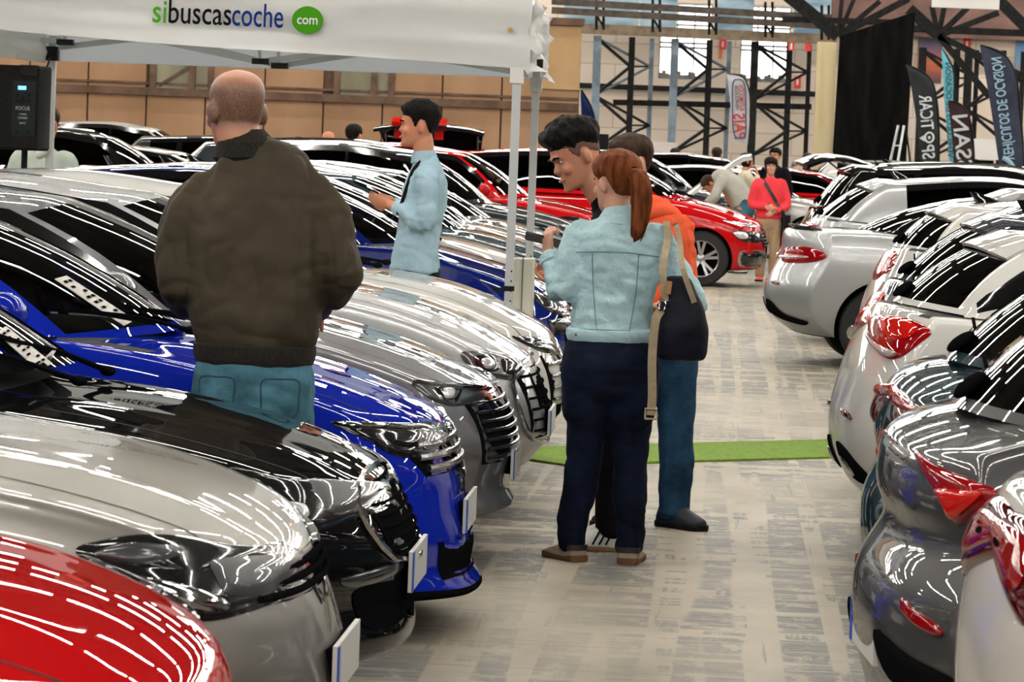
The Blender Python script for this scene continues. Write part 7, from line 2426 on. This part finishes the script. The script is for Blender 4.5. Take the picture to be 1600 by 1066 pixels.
# ---------------------------------------------------------------- posters and signs
def board(name, p0, p1, Y, m, label, cat, th=.05, **kw):
    a = at(*p0, Y); b = at(*p1, Y)
    o = MB().box(((a.x + b.x) / 2, Y, (a.z + b.z) / 2), (abs(b.x - a.x), th, abs(b.z - a.z))).build(name, m, None, False)
    return tag(o, label, cat, **kw)
def gradient(name, stops, axis='Z'):
    m, nt, b = new_mat(name)
    tc = nt.nodes.new('ShaderNodeTexCoord'); sp = nt.nodes.new('ShaderNodeSeparateXYZ'); cr = nt.nodes.new('ShaderNodeValToRGB')
    nz = nt.nodes.new('ShaderNodeTexNoise'); nz.inputs['Scale'].default_value = 5; ad = nt.nodes.new('ShaderNodeMath'); ad.operation = 'MULTIPLY_ADD'; ad.inputs[1].default_value = .12
    L = nt.links.new
    L(tc.outputs['Generated'], sp.inputs[0]); L(tc.outputs['Generated'], nz.inputs['Vector']); L(nz.outputs['Fac'], ad.inputs[0]); L(sp.outputs[axis], ad.inputs[2]); L(ad.outputs[0], cr.inputs['Fac'])
    while len(cr.color_ramp.elements) < len(stops): cr.color_ramp.elements.new(.5)
    for e, (p, c) in zip(cr.color_ramp.elements, stops): e.position = p; e.color = (*c, 1)
    L(cr.outputs[0], b.inputs['Base Color']); b.inputs['Roughness'].default_value = .4
    return m
po = board('poster', (1435, 61), (1470, 130), 99.97, gradient('sunset_print', [(.05, (.02, .015, .03)), (.3, (.25, .06, .04)), (.5, (.75, .16, .05)), (.7, (.35, .12, .16)), (.95, (.05, .04, .12))]), 'tall poster of an orange and violet sunset behind the charcoal flag', 'poster')
board('poster', (1588, 60), (1625, 150), 99.97, gradient('seaside_print', [(.0, (.55, .06, .06)), (.16, (.5, .08, .06)), (.22, (.35, .24, .16)), (.5, (.30, .22, .18)), (.65, (.12, .30, .50)), (1, (.05, .20, .45))]), 'poster with blue sky and red foot at the right edge', 'poster')
sgn = board('hanging_sign', (1457, -20), (1561, 15), 84, M_white, 'white sign board hanging at the top right of the hall', 'sign', .08)
wr = MB()
for px_ in (1470, 1548):
    a = at(px_, -20, 84); wr.tube([a, Vector((a.x, 84, 9.3))], .02, 6)
wr.build('wire', M_black, sgn)
for i, (p0, p1, Y, lab, glyph) in enumerate((((1124, 62), (1135, 77), 99.97, 'small red fire sign on the wall between the two windows', 1), ((1232, 66), (1241, 79), YL - .3, 'small red fire sign on the post right of the second window', 1), ((1258, 68), (1267, 80), YL - .3, 'small red fire sign on the last post before the cream column', 0),
                                            ((1241, 119), (1251, 138), 99.97, 'red hose cabinet sign under the dark wall rail', 1), ((1505, 60), (1517, 78), 99.97, 'red fire sign behind the flags on the right wall', 1))):
    o = board('fire_sign', p0, p1, Y, M_red_sign, lab, 'sign', .04)
    if glyph:
        a = at((p0[0] + p1[0]) / 2, (p0[1] + p1[1]) / 2, Y - .03)
        g = MB().box((a.x, Y - .025, a.z - .02), (.05, .01, .10)).ell((a.x, Y - .025, a.z + .05), (.03, .006, .03), 10, 6)
        g.build('pictogram', M_white, o, False)
board('notice', (1123, 78), (1128, 92), 99.97, mat('orange_label', (.75, .2, .08), .6), 'small orange label under the fire sign between the windows', 'sign', .02)
# pale stand panel, black box and ladder in the distance
board('stand_panel', (1010, 221), (1052, 355), 82, noisy('pale_pink_panel', (.62, .55, .54), (.68, .6, .58), 2, .6), 'pale pink display panel behind the orange hoodie', 'panel', .06)
board('speaker_box', (928, 209), (945, 362), 77.6, M_spk, 'small black box on a stand beside the deep blue flag', 'box', .35)
ld = empty('step_ladder', (at(1405, 220, 82).x, 82, 0)); tag(ld, 'aluminium step ladder leaning open in front of the black drape', 'ladder')
tp_ = at(1408, 196, 82) - ld.location
for sx in (-1, 1):
    MB().bar((sx * .12 - .35, -.3, .0), tp_ + Vector((sx * .06, 0, 0)), .05, .03).build('rail', M_alu, ld, False)
    MB().bar((sx * .12 + .42, .3, .0), tp_ + Vector((sx * .1, .05, 0)), .04, .03).build('rail', M_dark_steel, ld, False)
for k in range(6):
    f = .12 + .14 * k
    a = Vector((-.35, -.3, 0)).lerp(tp_, f); w2 = .12 + (.06 - .12) * f
    MB().box(a, (2 * w2, .09, .03)).build('step', M_alu, ld, False)
# pale vehicles parked by the right wall
vn = board('box_trailer', (1495, 216), (1560, 250), 92, M_white, 'white box trailer standing behind the maroon flag', 'trailer', 1.6)
wb_ = MB()
a = at(1527, 250, 92)
vn.data.update()
for sx in (-.35, .35):
    wb_.tube([(a.x + sx, 91.2, .33), (a.x + sx, 91.4, .33)], .33, 20)
wb_.build('wheels', M_tyre, vn)
MB().box((a.x, 92, (a.z) / 2 + .25), (.7, 1.2, max(.2, a.z - .5))).build('chassis', M_trim, vn, False)
SC.view_settings.view_transform = 'Standard'
SC.view_settings.look = 'None'
SC.view_settings.gamma = 1.0
SC.view_settings.use_curve_mapping = False
SC.view_settings.exposure = EXPO
w = bpy.data.worlds.new('world'); SC.world = w
w.use_nodes = True
w.node_tree.nodes['Background'].inputs['Color'].default_value = (0.75, 0.8, 0.9, 1)
w.node_tree.nodes['Background'].inputs['Strength'].default_value = 0.25
cy = SC.cycles
cy.use_denoising = True
cy.max_bounces = 7; cy.diffuse_bounces = 3; cy.glossy_bounces = 4; cy.transmission_bounces = 4; cy.transparent_max_bounces = 10
cy.caustics_reflective = False; cy.caustics_refractive = False
cy.sample_clamp_indirect = 3.0
cy.use_light_tree = True
